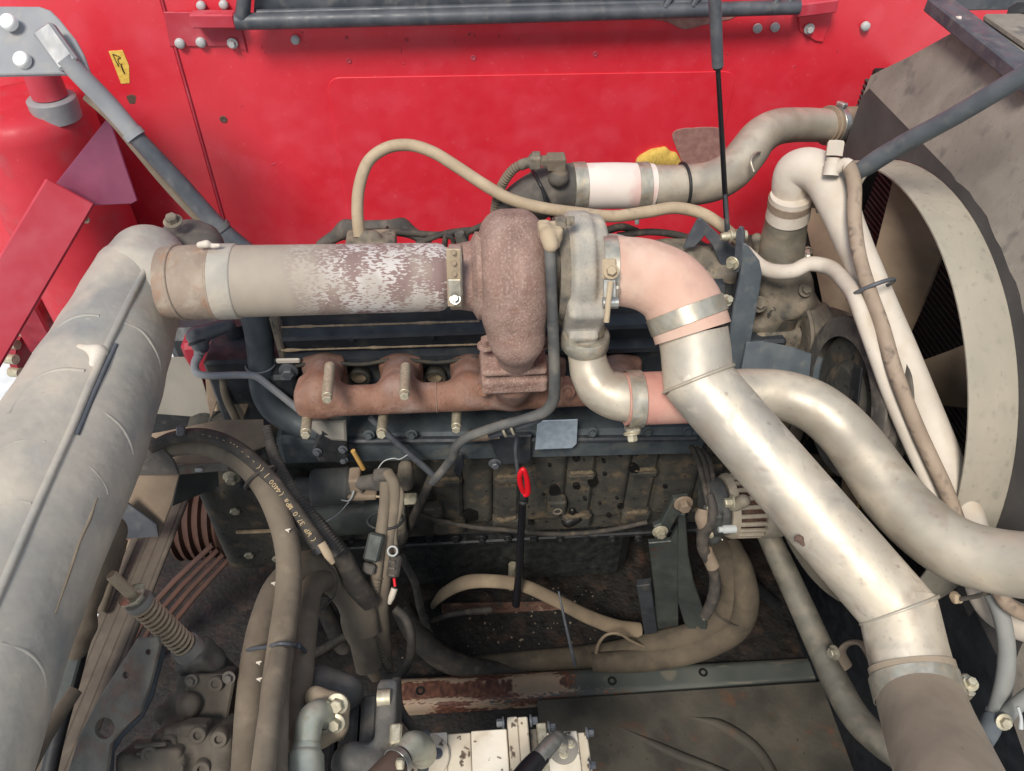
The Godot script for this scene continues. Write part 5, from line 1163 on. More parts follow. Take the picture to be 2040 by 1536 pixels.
# ---------------------------------------------------------------- coolant hoses at the fan end
func coolant() -> void:
	var th := thing("thermostat_housing", "dusty cast thermostat housing behind the grey bracket plate", "housing", Z(1555, 690, 0.08))
	var A := Z(1555, 590, 0.04)
	put("casting", cast([["b", Z(1555, 610, 0.02), Basis.IDENTITY, Vector3(0.065, 0.05, 0.07), 0.02], ["c", Z(1548, 560, 0.03), Z(1562, 530, 0.02), 0.05, 0.044], ["c", Z(1590, 565, 0.05), Z(1592, 600, 0.07), 0.03, 0.032], ["c", Z(1525, 570, 0.06), Z(1545, 625, 0.085), 0.014, 0.016], ["c", Z(1570, 580, 0.075), Z(1575, 620, 0.09), 0.012, 0.014], ["b", Z(1512, 640, 0.07), Basis.IDENTITY, Vector3(0.03, 0.012, 0.03), 0.006], ["c", Z(1508, 475, 0.0), Z(1514, 495, 0.0), 0.012, 0.014]], 0.022, 0.006), "iron_dusty", th)
	put("lower_block", cast([["b", Z(1538, 665, 0.06), Basis(Vector3.UP, 0.05), Vector3(0.06, 0.04, 0.05), 0.012], ["c", Z(1500, 700, 0.08), Z(1570, 712, 0.07), 0.02, 0.022]], 0.012, 0.006), "iron_dusty", th)
	put("flange_bolt", hexbolt(Z(1511, 606, 0.10), Vector3(0, 0.7, 0.7), 0.011, 0.013), "iron_dusty", th)
	put("flange_bolt", hexbolt(Z(1604, 578, 0.09), Vector3(0, 0.7, 0.7), 0.009, 0.012), "iron_dusty", th)
	var nk := thing("coolant_neck", "steel coolant neck hose with two clamps on the thermostat housing", "neck", Z(1556, 520, 0.03))
	put("neck", tz([[1553, 525, 0.02, 45], [1558, 490, 0.02, 44], [1570, 420, 0.025, 40], [1576, 392, 0.03, 38]], {"seg": 36, "sub": 4}), "steel_dull", nk)
	clamp_on(nk, Z(1555, 508, 0.02), Z(1570, 420, 0.025) - Z(1558, 490, 0.02), PX(Z(1555, 508, 0.02), 45), 0.018, Vector3(1, 0, 0.25), "band", true)
	put("hose_cuff", tz([[1569, 432, 0.025, 42.5], [1577, 388, 0.03, 40.5]], {"seg": 36, "sub": 1}), "hose_pale", nk)
	clamp_on(nk, Z(1574, 402, 0.028), Z(1576, 392, 0.03) - Z(1570, 420, 0.025), PX(Z(1574, 402, 0.028), 41), 0.018, Vector3(1, 0, 0.2), "hose_brown", true)
	var gh := thing("pale_coolant_hose", "fat pale dusty coolant hose with gooseneck top running down right", "hose", D(1925, 1050, 1.27))
	put("hose", td([[1580, 400, 1.50, 34], [1575, 366, 1.47, 36], [1585, 340, 1.45, 38], [1612, 335, 1.43, 40], [1640, 352, 1.42, 41], [1664, 395, 1.41, 39], [1690, 460, 1.40, 35], [1716, 520, 1.38, 33], [1748, 596, 1.36, 33], [1800, 718, 1.34, 34], [1850, 842, 1.32, 35], [1905, 975, 1.30, 34], [1935, 1060, 1.29, 33], [1950, 1130, 1.28, 33], [1975, 1200, 1.26, 34], [2030, 1238, 1.22, 36], [2110, 1252, 1.18, 38]], {"seg": 32, "sub": 6}), "hose_pale", gh)
	var bl := thing("bleed_fitting", "pale hexagonal bleed fitting on top of the coolant gooseneck", "fitting", D(1660, 340, 1.37))
	put("stem", lathe(D(1655, 350, 1.37), D(1664, 292, 1.36) - D(1655, 350, 1.37), [[0, 0.014], [0.022, 0.014], [0.024, 0.012], [0.03, 0.012]], 20), "hose_pale", bl)
	put("cap", hexbolt(D(1660, 318, 1.364), D(1664, 292, 1.36) - D(1655, 350, 1.37), 0.0155, 0.032, null, false), "hose_pale", bl)
	put("side_spigot", td([[1662, 340, 1.365, 11], [1684, 326, 1.352, 12], [1690, 330, 1.35, 14]], {"seg": 16, "sub": 4}), "hose_pale", bl)
	single("bleed_hose", td([[1680, 324, 1.355, 13], [1694, 338, 1.35, 14], [1702, 370, 1.345, 14], [1702, 430, 1.34, 14], [1710, 500, 1.33, 14], [1730, 572, 1.30, 14], [1757, 650, 1.29, 15], [1784, 742, 1.27, 15], [1826, 850, 1.262, 15], [1888, 985, 1.25, 15], [1915, 1060, 1.25, 15]], {"seg": 18, "sub": 6}), "hose_brown", "thin brown hose strapped between the two pale coolant hoses", "hose")
	single("heater_hose", td([[1480, 500, 1.58, 15], [1530, 538, 1.50, 15], [1580, 540, 1.46, 15], [1612, 526, 1.45, 15], [1650, 532, 1.43, 15.5], [1682, 560, 1.37, 16], [1704, 592, 1.32, 16], [1718, 630, 1.305, 16], [1744, 702, 1.30, 16], [1780, 800, 1.292, 16], [1830, 915, 1.285, 16], [1868, 995, 1.28, 16], [1890, 1060, 1.275, 16]], {"seg": 18, "sub": 6}), "hose_pale", "pale hose curving from the thermostat housing to join two others", "hose")
	var zt := D(1735, 577, 1.325)
	single("hose_tie", tie_loop(zt, D(1800, 718, 1.335) - D(1748, 596, 1.355), CB.x, 0.037, 0.044, 0.0036), "grey_dark", "grey cable tie holding three pale hoses together", "cable tie")

# ---------------------------------------------------------------- brackets, pulleys, alternator
func front_end() -> void:
	var sb := thing("strut_bracket", "black sheet metal bracket carrying the gas strut foot", "bracket", Z(1440, 540, 0.06))
	put("angle_plate", plate([[1391, 436], [1398, 436], [1434, 470], [1486, 512], [1498, 530], [1490, 548], [1448, 548], [1432, 520], [1420, 490], [1404, 470], [1396, 480], [1384, 492], [1362, 496], [1372, 470]], Z(1440, 500, 0.03), Vector3(-0.1, 0.15, 1), 0.007, 0.0015), "grey_dark", sb)
	put("upright", bar(Z(1455, 545, 0.05), Z(1440, 640, 0.12), 0.05, 0.012, Vector3.BACK), "black", sb)
	var tp := put("tab", plate([[1466, 462], [1472, 452], [1478, 454], [1481, 466], [1479, 520], [1470, 542], [1460, 546], [1462, 520]], Z(1470, 500, 0.12), Vector3(-0.75, 0.1, 0.7), 0.007, 0.0015), "grey_dark", sb)
	put("pivot_pin", lathe(Z(1436, 472, 0.075), Vector3(1, 0.03, -0.05), [[0, 0], [0, 0.006], [0.008, 0.0085], [0.016, 0.0085], [0.017, 0.012], [0.02, 0.012], [0.021, 0.008], [0.03, 0.008], [0.031, 0.012], [0.034, 0.012], [0.034, 0.009], [0.05, 0.009], [0.052, 0.006], [0.052, 0]], 20), "zinc", sb)
	put("tab_bolt", hexbolt(Z(1460, 524, 0.125), Vector3(-0.75, 0.1, 0.7), 0.0085, 0.013), "zinc", sb)
	var gp := thing("grey_bracket_plate", "tall blue grey steel bracket plate beside the salmon elbow", "bracket", Z(1470, 730, 0.15))
	put("face", plate([[1480, 484], [1490, 488], [1514, 520], [1519, 545], [1515, 575], [1504, 640], [1493, 700], [1482, 738], [1446, 738], [1452, 690], [1462, 620], [1474, 560], [1479, 520]], Z(1490, 600, 0.145), Vector3(0.1, 0.2, 1), 0.008, 0.002), "grey_mid", gp)
	put("side_flange", plate([[1476, 500], [1480, 560], [1466, 620], [1452, 690], [1446, 738], [1436, 738], [1440, 660], [1452, 600], [1470, 540]], Z(1475, 620, 0.14), Vector3(-0.8, 0.2, 0.6), 0.004, 0.001), "black", gp)
	single("front_guard_plate", plate([[1488, 682], [1520, 680], [1580, 692], [1650, 716], [1680, 724], [1700, 744], [1704, 790], [1690, 830], [1600, 800], [1480, 770], [1478, 738]], Z(1590, 740, 0.2), Vector3(0.05, 0.5, 1), 0.006, 0.002), "grey_mid", "blue grey sheet plate just above the lower charge pipe", "plate")
	# idler pulley and big belt pulley
	var ip := thing("idler_pulley", "dusty grey idler pulley with bulging hub and flat belt", "pulley", Z(1610, 660, 0.12))
	var I := Z(1592, 668, 0.1)
	put("rim", lathe(I, Vector3(1, 0.05, 0.05), [[0, 0.02], [0, 0.066], [0.006, 0.068], [0.01, 0.064], [0.04, 0.064], [0.044, 0.068], [0.05, 0.068], [0.052, 0.062], [0.058, 0.056]], 48), "iron_dusty", ip)
	put("hub_cone", lathe(I + Vector3(0.05, 0.003, 0.003), Vector3(1, 0.05, 0.05), [[0, 0.06], [0.02, 0.056], [0.048, 0.046], [0.06, 0.036], [0.064, 0.02], [0.065, 0]], 40), "iron_dusty", ip)
	put("flat_belt", bar(I + Vector3(0.025, 0, 0.066), I + Vector3(0.03, -0.42, 0.09), 0.034, 0.006, Vector3.BACK), "belt", ip)
	var bp := thing("fan_drive_pulley", "large dark belt pulley half hidden behind pale hoses", "pulley", X(1690, 850, 0.72))
	var Q := X(1672, 792, 0.70)
	put("rim", lathe(Q, Vector3.RIGHT, [[0, 0.115], [0, 0.145], [0.004, 0.152], [0.008, 0.152], [0.012, 0.142], [0.022, 0.142], [0.026, 0.152], [0.032, 0.152], [0.036, 0.142], [0.046, 0.142], [0.05, 0.152], [0.056, 0.15], [0.056, 0.11]], 64), "rubber", bp)
	put("web", lathe(Q + Vector3(0.02, 0, 0), Vector3.LEFT, [[0, 0.118], [0.004, 0.116], [0.004, 0.07], [0.02, 0.06], [0.024, 0.03], [0.024, 0]], 48), "iron", bp)
	put("spoke_slot", bar(Q + Vector3(-0.004, 0.02, 0.06), Q + Vector3(-0.004, 0.1, 0.02), 0.03, 0.004, Vector3.LEFT), "black", bp)
	put("drive_bracket", plate([[1655, 715], [1730, 708], [1728, 800], [1660, 790]], X(1690, 760, 0.76), Vector3(-1, 0.1, 0.3), 0.01), "iron_dusty", bp)
	# dark box under the charge pipe and yellow tag
	var wb := thing("front_cross_member", "dark cross member with dusty castings below the charge pipe", "frame", Z(1680, 990, 0.0))
	put("upper_bar", bar(Z(1560, 870, -0.02), Z(1740, 905, -0.02), 0.06, 0.05, Vector3.UP), "blue_black", wb)
	put("casting", cast([["c", Z(1600, 918, 0.05), Z(1720, 930, 0.05), 0.022, 0.026], ["c", Z(1690, 945, 0.06), Z(1712, 950, 0.06), 0.02, 0.018], ["b", Z(1645, 925, 0.04), Basis.IDENTITY, Vector3(0.05, 0.014, 0.03), 0.006]], 0.02, 0.007), "iron_dusty", wb)
	put("lower_bar", bar(Z(1660, 960, 0.04), Z(1730, 1060, 0.08), 0.03, 0.02, Vector3.BACK), "grey_mid", wb)
	single("yellow_tag", plate([[1696, 990], [1711, 972], [1721, 992], [1711, 1016], [1694, 1002]], Z(1706, 994, 0.085), Vector3(0.1, 0.2, 1), 0.0012, 0.0004), "yellow", "small yellow warning tag between the two large pipes", "tag")
	# alternator
	var al := thing("alternator", "dusty slotted alternator below the big aluminium pipe", "alternator", D(1480, 1080, 1.56))
	var c := D(1452, 1008, 1.55); var ax := Vector3(1, 0.02, -0.02)
	put("core", lathe(c + Vector3(-0.01, 0, 0), ax, [[0, 0], [0, 0.05], [0.1, 0.05], [0.1, 0]], 36), "rust", al)
	put("rear_cover", lathe(c + Vector3(-0.012, 0, 0), ax, [[0.0, 0], [0.0, 0.05], [0.004, 0.056]], 36), "rubber", al)
	put("rear_ring", lathe(c + Vector3(-0.012, 0, 0), ax, [[0, 0.045], [0, 0.06], [0.006, 0.065], [0.014, 0.066], [0.016, 0.056]], 44), "alu_cast", al)
	put("front_ring", lathe(c + Vector3(0.055, 0, 0), ax, [[0, 0.056], [0, 0.066], [0.02, 0.068], [0.04, 0.068], [0.045, 0.066], [0.05, 0.066], [0.09, 0.064], [0.1, 0.05], [0.1, 0]], 44), "alu_cast", al)
	for k in 22:
		var a := TAU * k / 22.0
		var o := Vector3(0, sin(a), cos(a))
		put("vent_bar", bar(c + Vector3(0.0, 0, 0) + o * 0.0605, c + Vector3(0.062, 0, 0) + o * 0.062, 0.0085, 0.008, o, 0.002), "alu_cast", al)
	put("regulator", cast([["d", c + Vector3(-0.03, 0, 0), ax, 0.058, 0.018, 0.008], ["b", c + Vector3(-0.05, 0.0, 0.03), Basis(Vector3.RIGHT, 0.3), Vector3(0.014, 0.032, 0.022), 0.005], ["c", c + Vector3(-0.055, -0.03, 0.036), c + Vector3(-0.035, -0.045, 0.04), 0.015, 0.017], ["b", c + Vector3(-0.046, 0.03, 0.048), Basis.IDENTITY, Vector3(0.012, 0.012, 0.008), 0.003], ["b", c + Vector3(-0.055, 0.012, 0.055), Basis.IDENTITY, Vector3(0.008, 0.008, 0.008), 0.003]], 0.005, 0.0035), "starter_grey", al)
	for q in [[0.02, 0.05], [-0.012, 0.056], [0.042, 0.03]]:
		put("terminal_nut", hexbolt(c + Vector3(-0.05, q[0], q[1]), Vector3(-1, 0.2, 0.6), 0.0055, 0.012), "zinc", al)
	put("terminal", lathe(c + Vector3(-0.02, 0.01, 0.062), Vector3.LEFT, [[-0.014, 0], [-0.014, 0.0085], [0.01, 0.0085], [0.012, 0.006], [0.02, 0.006], [0.02, 0]], 14), "cap_grey", al)
	put("mounting_ear", cast([["c", c + Vector3(-0.012, 0.055, 0.04), c + Vector3(0.0, 0.075, 0.045), 0.012, 0.013]], 0.01, 0.004), "alu_cast", al)
	put("ear_bolt", hexbolt(c + Vector3(-0.02, 0.072, 0.045), Vector3.LEFT, 0.009, 0.016), "zinc", al)
	put("clip_wire", tube(arc(c + Vector3(-0.016, 0, 0), 0.067, -2.2, -0.8), rep(0.0012, 17), {"sub": 1, "seg": 6}), "cap_white", al)
	var lm := thing("alternator_loom", "taped cable loom hanging from the alternator rear", "cable", D(1405, 1220, 1.6))
	put("boot", td([[1402, 1015, 1.50, 12], [1400, 1030, 1.50, 16], [1404, 1050, 1.51, 14]], {"seg": 16, "sub": 4}), "tan", lm)
	put("loom", td([[1414, 985, 1.49, 7], [1420, 1010, 1.485, 9], [1418, 1036, 1.49, 11], [1402, 1062, 1.51, 12], [1400, 1090, 1.52, 11], [1414, 1120, 1.54, 12], [1424, 1150, 1.56, 12], [1420, 1195, 1.58, 12], [1404, 1228, 1.6, 10]], {"seg": 14, "sub": 5, "wob": 0.18}), "hose_dark", lm)
	put("stripped_end", td([[1416, 1205, 1.585, 9], [1408, 1222, 1.595, 8], [1402, 1234, 1.6, 3]], {"seg": 10, "sub": 2}), "tan", lm)
	put("tape_wrap", td([[1406, 1098, 1.528, 13.5], [1420, 1128, 1.545, 13.5]], {"seg": 14, "sub": 1}), "tan", lm)
	for k in 3: put("cable", td([[1372 + k * 12, 880 + k * 6, 1.7, 5], [1392 + k * 12, 925, 1.58, 5], [1404 + k * 9, 972, 1.52, 5.5], [1412 + k * 7, 1010, 1.505, 6]], {"seg": 8, "sub": 3}), "hose_dark", lm)

func arc(c: Vector3, r: float, a0: float, a1: float) -> Array:
	var o := []
	for k in 17:
		var a := lerpf(a0, a1, k / 16.0)
		o.append(c + Vector3(0, sin(a) * r, cos(a) * r))
	return o

# ---------------------------------------------------------------- left side: brackets, belts, tensioner
func left_side() -> void:
	var pk := func(called, L, p, n, m, th2 := 0.004): return plate(L, p, n, th2, 0.0012)
	single("grey_guard_sheet", plate([[318, 712], [386, 711], [404, 760], [426, 832], [380, 830], [300, 824], [290, 760]], Z(360, 770, 0.05), Vector3(0.1, 0.5, 1), 0.003, 0.001), "tan_grey", "flat grey guard sheet beside the silencer", "sheet")
	var mb := thing("sheet_metal_bracket", "tan dusty folded sheet metal bracket right of the silencer", "bracket", Z(400, 1050, 0.3))
	put("top_flange", plate([[285, 866], [330, 858], [440, 836], [524, 835], [529, 888], [480, 906], [440, 925], [340, 922], [300, 890]], Z(420, 880, 0.25), Vector3(0.05, 1, 0.35), 0.004, 0.001), "tan", mb)
	put("front_lip", plate([[346, 932], [360, 928], [452, 922], [456, 938], [356, 946]], Z(400, 936, 0.33), Vector3(0, 0.3, 1), 0.004, 0.001), "lever", mb)
	put("dark_cheek", plate([[290, 868], [308, 876], [345, 918], [356, 946], [258, 948]], Z(310, 920, 0.34), Vector3(-0.2, 0.2, 1), 0.004, 0.001), "rubber", mb)
	put("lower_panel", plate([[258, 947], [357, 945], [343, 1000], [318, 1066], [308, 1060], [238, 992]], Z(300, 995, 0.36), Vector3(0.1, 0.6, 1), 0.004, 0.001), "tan", mb)
	put("dark_gusset", plate([[240, 992], [252, 1002], [312, 1046], [316, 1070], [190, 1076]], Z(270, 1050, 0.40), Vector3(0, 0.2, 1), 0.004, 0.001), "grey_dark", mb)
	put("green_web", plate([[357, 945], [434, 938], [436, 970], [342, 1010]], Z(390, 970, 0.29), Vector3(0.3, 0.1, 1), 0.005, 0.001), "green_grey", mb)
	put("cross_tube", tz([[190, 1088, 0.33, 12], [290, 1082, 0.31, 11]], {"sub": 1}), "tan", mb)
	put("weld_spot", cast([["c", Z(392, 936, 0.335), Z(400, 936, 0.335), 0.004, 0.004]], 0.004, 0.002), "cap_grey", mb)
	var pp := thing("pink_post_plate", "dusty pinkish upright plates behind the steel brake line", "plate", Z(470, 830, 0.1))
	put("left_plate", plate([[408, 742], [440, 742], [436, 790], [420, 834], [412, 800]], Z(425, 790, 0.09), Vector3(0, 0.3, 1), 0.004), "tan", pp)
	put("right_plate", plate([[448, 745], [504, 748], [498, 800], [484, 838], [470, 838], [456, 800]], Z(480, 790, 0.12), Vector3(0, 0.3, 1), 0.004), "tan", pp)
	put("back_plate", plate([[424, 790], [446, 790], [466, 838], [422, 838]], Z(440, 815, 0.08), Vector3(0, 0.5, 1), 0.004), "hose_beige", pp)
	put("cable", tz([[442, 745, 0.12, 7], [450, 790, 0.13, 8], [472, 838, 0.15, 8]], {"seg": 10}), "hose_dusty", pp)
	# steel line and plug, dark hoses left of the head
	var fl := thing("fuel_line", "thin grey steel line bending behind the manifold end", "pipe", Z(400, 745, 0.15))
	put("pipe", tz([[397, 706, 0.12, 9], [388, 725, 0.13, 8], [392, 742, 0.14, 8], [412, 748, 0.15, 7.5], [480, 747, 0.16, 7.5], [510, 750, 0.17, 7.5], [540, 772, 0.18, 7.5], [600, 820, 0.2, 7.5]], {"seg": 12, "sub": 6}), "grey_paint", fl)
	put("nut", tz([[398, 688, 0.11, 13], [397, 706, 0.12, 12]], {"sub": 1, "seg": 6}), "grey_paint", fl)
	put("plug", cast([["c", Z(392, 672, 0.1), Z(400, 690, 0.11), 0.018, 0.016], ["c", Z(392, 668, 0.1), Z(455, 648, 0.08), 0.017, 0.014]], 0.012, 0.005), "grey_dark", fl)
	put("plug_ridge", tube(circle(Z(396, 680, 0.105), Z(400, 690, 0.11) - Z(392, 672, 0.1), 0.0185), rep(0.003, 33), {"sub": 1, "seg": 6, "caps": false}), "black", fl)
	var ch := thing("rear_coolant_hose", "dark blue grey hose bending along the engine end", "hose", Z(520, 800, 0.15))
	put("hose", tz([[500, 610, 0.08, 28], [515, 660, 0.1, 28], [520, 720, 0.12, 26], [524, 775, 0.15, 25], [545, 815, 0.18, 25], [590, 842, 0.2, 25], [650, 856, 0.21, 24]], {"seg": 24, "sub": 6}), "blue_grey", ch)
	put("hose_tie", tie_loop(Z(519, 726, 0.122), Vector3(0, 1, -0.1), Vector3.RIGHT, 0.029, 0.029, 0.002), "grey_paint", ch)
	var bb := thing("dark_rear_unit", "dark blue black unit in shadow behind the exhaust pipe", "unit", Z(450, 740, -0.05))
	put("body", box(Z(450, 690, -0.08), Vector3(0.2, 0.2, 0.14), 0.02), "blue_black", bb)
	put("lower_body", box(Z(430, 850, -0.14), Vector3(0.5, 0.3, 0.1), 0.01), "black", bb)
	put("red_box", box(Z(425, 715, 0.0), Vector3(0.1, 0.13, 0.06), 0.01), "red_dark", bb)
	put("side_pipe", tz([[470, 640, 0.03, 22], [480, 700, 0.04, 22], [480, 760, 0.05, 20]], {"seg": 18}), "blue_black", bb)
	put("hook", tz([[558, 850, 0.16, 5], [562, 872, 0.16, 5], [556, 884, 0.16, 5]], {"seg": 8}), "grey_paint", bb)
	# belts and their pulley
	var gp := thing("grooved_pulley", "brown grooved belt pulley under the tan bracket", "pulley", Z(400, 1090, 0.15))
	var pr := [[-0.065, 0.05], [-0.065, 0.1]]
	for k in 5:
		var h := -0.06 + k * 0.024
		pr.append_array([[h, 0.108], [h + 0.004, 0.108], [h + 0.009, 0.094], [h + 0.015, 0.094], [h + 0.02, 0.108]])
	pr.append_array([[0.065, 0.1], [0.065, 0.05]])
	put("rim", lathe(Z(408, 1032, 0.02), Vector3.RIGHT, pr, 48), "belt_red", gp)
	var vb := "red brown drive belts running down from the grooved pulley"
	var names := ["topmost of four thin red brown belts below the grooved pulley", "second from top of four thin red brown belts below the pulley", "third from top of four thin red brown belts below the pulley", "lowest of four thin red brown belts below the grooved pulley"]
	for k in 4:
		single("drive_belt", tz([[424 + k * 11, 1085 + k * 9, 0.18, 6.5], [318 + k * 13, 1190 + k * 12, 0.24, 7], [250 + k * 12, 1300 + k * 14, 0.3, 8]], {"sub": 3, "seg": 8, "flat": 0.7}), "belt_red", names[k], "belt", "thin drive belts")
	var wb := thing("wide_ribbed_belt", "wide brown ribbed belt slanting behind the tensioner spring", "belt", D(100, 1536, 1.2))
	var BA := D(356, 945, 1.66); var BB := D(92, 1590, 1.24)
	var bx := (BB - BA).normalized().cross(CB.z + Vector3(-0.25, 0, 0)).normalized()
	var up := bx.cross((BB - BA).normalized())
	put("back", bar(BA, BB, 0.104, 0.007, up, 0.002), "belt", wb)
	for k in 4:
		var o := bx * (-0.036 + k * 0.024)
		put("rib", bar(BA + o + up * 0.002 * signf(up.dot(CB.z)), BB + o + up * 0.002 * signf(up.dot(CB.z)), 0.017, 0.007, up, 0.003), "belt", wb)
	# tensioner
	var tn := thing("belt_tensioner", "threaded tensioner rod with coil spring in front of the belt", "tensioner", D(395, 1310, 1.2))
	var T0 := D(222, 1146, 1.10); var T1 := D(388, 1306, 1.22)
	var ta := (T1 - T0).normalized(); var tl := T0.distance_to(T1)
	var thr := []
	for k in 26:
		thr.append([k * 0.0016, 0.0074 if k % 2 == 0 else 0.0084])
	var rp := [[-0.002, 0], [-0.002, 0.0068]]
	rp.append_array(thr); rp.append_array([[0.045, 0.0076], [tl, 0.0076], [tl, 0]])
	put("rod", lathe(T0, ta, rp, 18), "hose_beige", tn)
	put("lock_nut", hexbolt(T0 + ta * tl * 0.22, ta, 0.013, 0.016), "zinc", tn)
	put("spring_seat", lathe(T0 + ta * tl * 0.285, ta, [[0, 0.008], [0, 0.019], [0.006, 0.021], [0.012, 0.019], [0.013, 0.012]], 28), "tan_grey", tn)
	put("coil_spring", tube(helix(T0 + ta * tl * 0.34, T0 + ta * tl * 0.88, 0.0165, 13.0, 208), rep(0.0026, 209), {"sub": 1, "seg": 7}), "hose_beige", tn)
	put("spring_cup", lathe(T0 + ta * tl * 0.88, ta, [[-0.004, 0.019], [-0.004, 0.023], [0.02, 0.024], [0.022, 0.0]], 28), "tan_grey", tn)
	put("pivot_block", cast([["b", T1 + ta * 0.012, frame(ta), Vector3(0.026, 0.026, 0.026), 0.008], ["c", T1 + ta * 0.01 + Vector3(0.02, -0.02, 0), T1 + Vector3(0.03, -0.09, 0.0), 0.02, 0.024]], 0.012, 0.005), "rubber", tn)
	# lever plate with holes
	var lv := thing("lever_plate", "worn grey steel lever plate with one large and two small holes", "plate", D(200, 1480, 1.05))
	put("plate", plate([[272, 1272], [312, 1268], [316, 1284], [298, 1360], [276, 1422], [236, 1460], [218, 1482], [210, 1540], [200, 1600], [118, 1600], [136, 1530], [156, 1466], [192, 1398], [230, 1338], [254, 1300]], D(230, 1420, 1.08), CB.z + Vector3(-0.1, 0.3, 0), 0.009, 0.0018, [[295, 1299, 0.0042], [208, 1451, 0.0145], [250, 1345, 0.005]]), "lever", lv)
	put("side_rib", plate([[318, 1284], [330, 1300], [306, 1390], [286, 1430], [246, 1470], [228, 1500], [222, 1600], [208, 1600], [214, 1486], [234, 1462], [276, 1424], [298, 1362]], D(270, 1430, 1.11), CB.z + Vector3(0.5, 0.1, 0), 0.03, 0.002), "blue_black", lv)
	var lk := thing("loose_linkage", "dark rubber strap and linkage beneath the silencer", "linkage", D(180, 1340, 1.25))
	put("link", cast([["c", D(200, 1120, 1.26), D(178, 1180, 1.24), 0.024, 0.02], ["c", D(178, 1180, 1.24), D(170, 1250, 1.22), 0.016, 0.014], ["c", D(170, 1250, 1.22), D(150, 1290, 1.2), 0.014, 0.02], ["c", D(215, 1060, 1.28), D(200, 1120, 1.26), 0.03, 0.026]], 0.015, 0.006), "hose_dusty", lk)
	put("strap", bar(D(158, 1250, 1.27), D(110, 1420, 1.2), 0.035, 0.008, CB.z), "green_grey", lk)
	put("lower_hose", td([[150, 1375, 1.16, 14], [100, 1450, 1.12, 15], [40, 1560, 1.05, 16]], {"seg": 16}), "hose_dusty", lk)
	put("dark_tube", td([[176, 1220, 1.3, 16], [150, 1330, 1.28, 16], [110, 1480, 1.22, 16], [85, 1600, 1.18, 16]], {"seg": 16}), "black", lk)
	put("back_bar", td([[240, 1075, 1.5, 14], [215, 1160, 1.46, 14], [196, 1220, 1.43, 14]], {"seg": 12, "sub": 1}), "hose_dusty", lk)

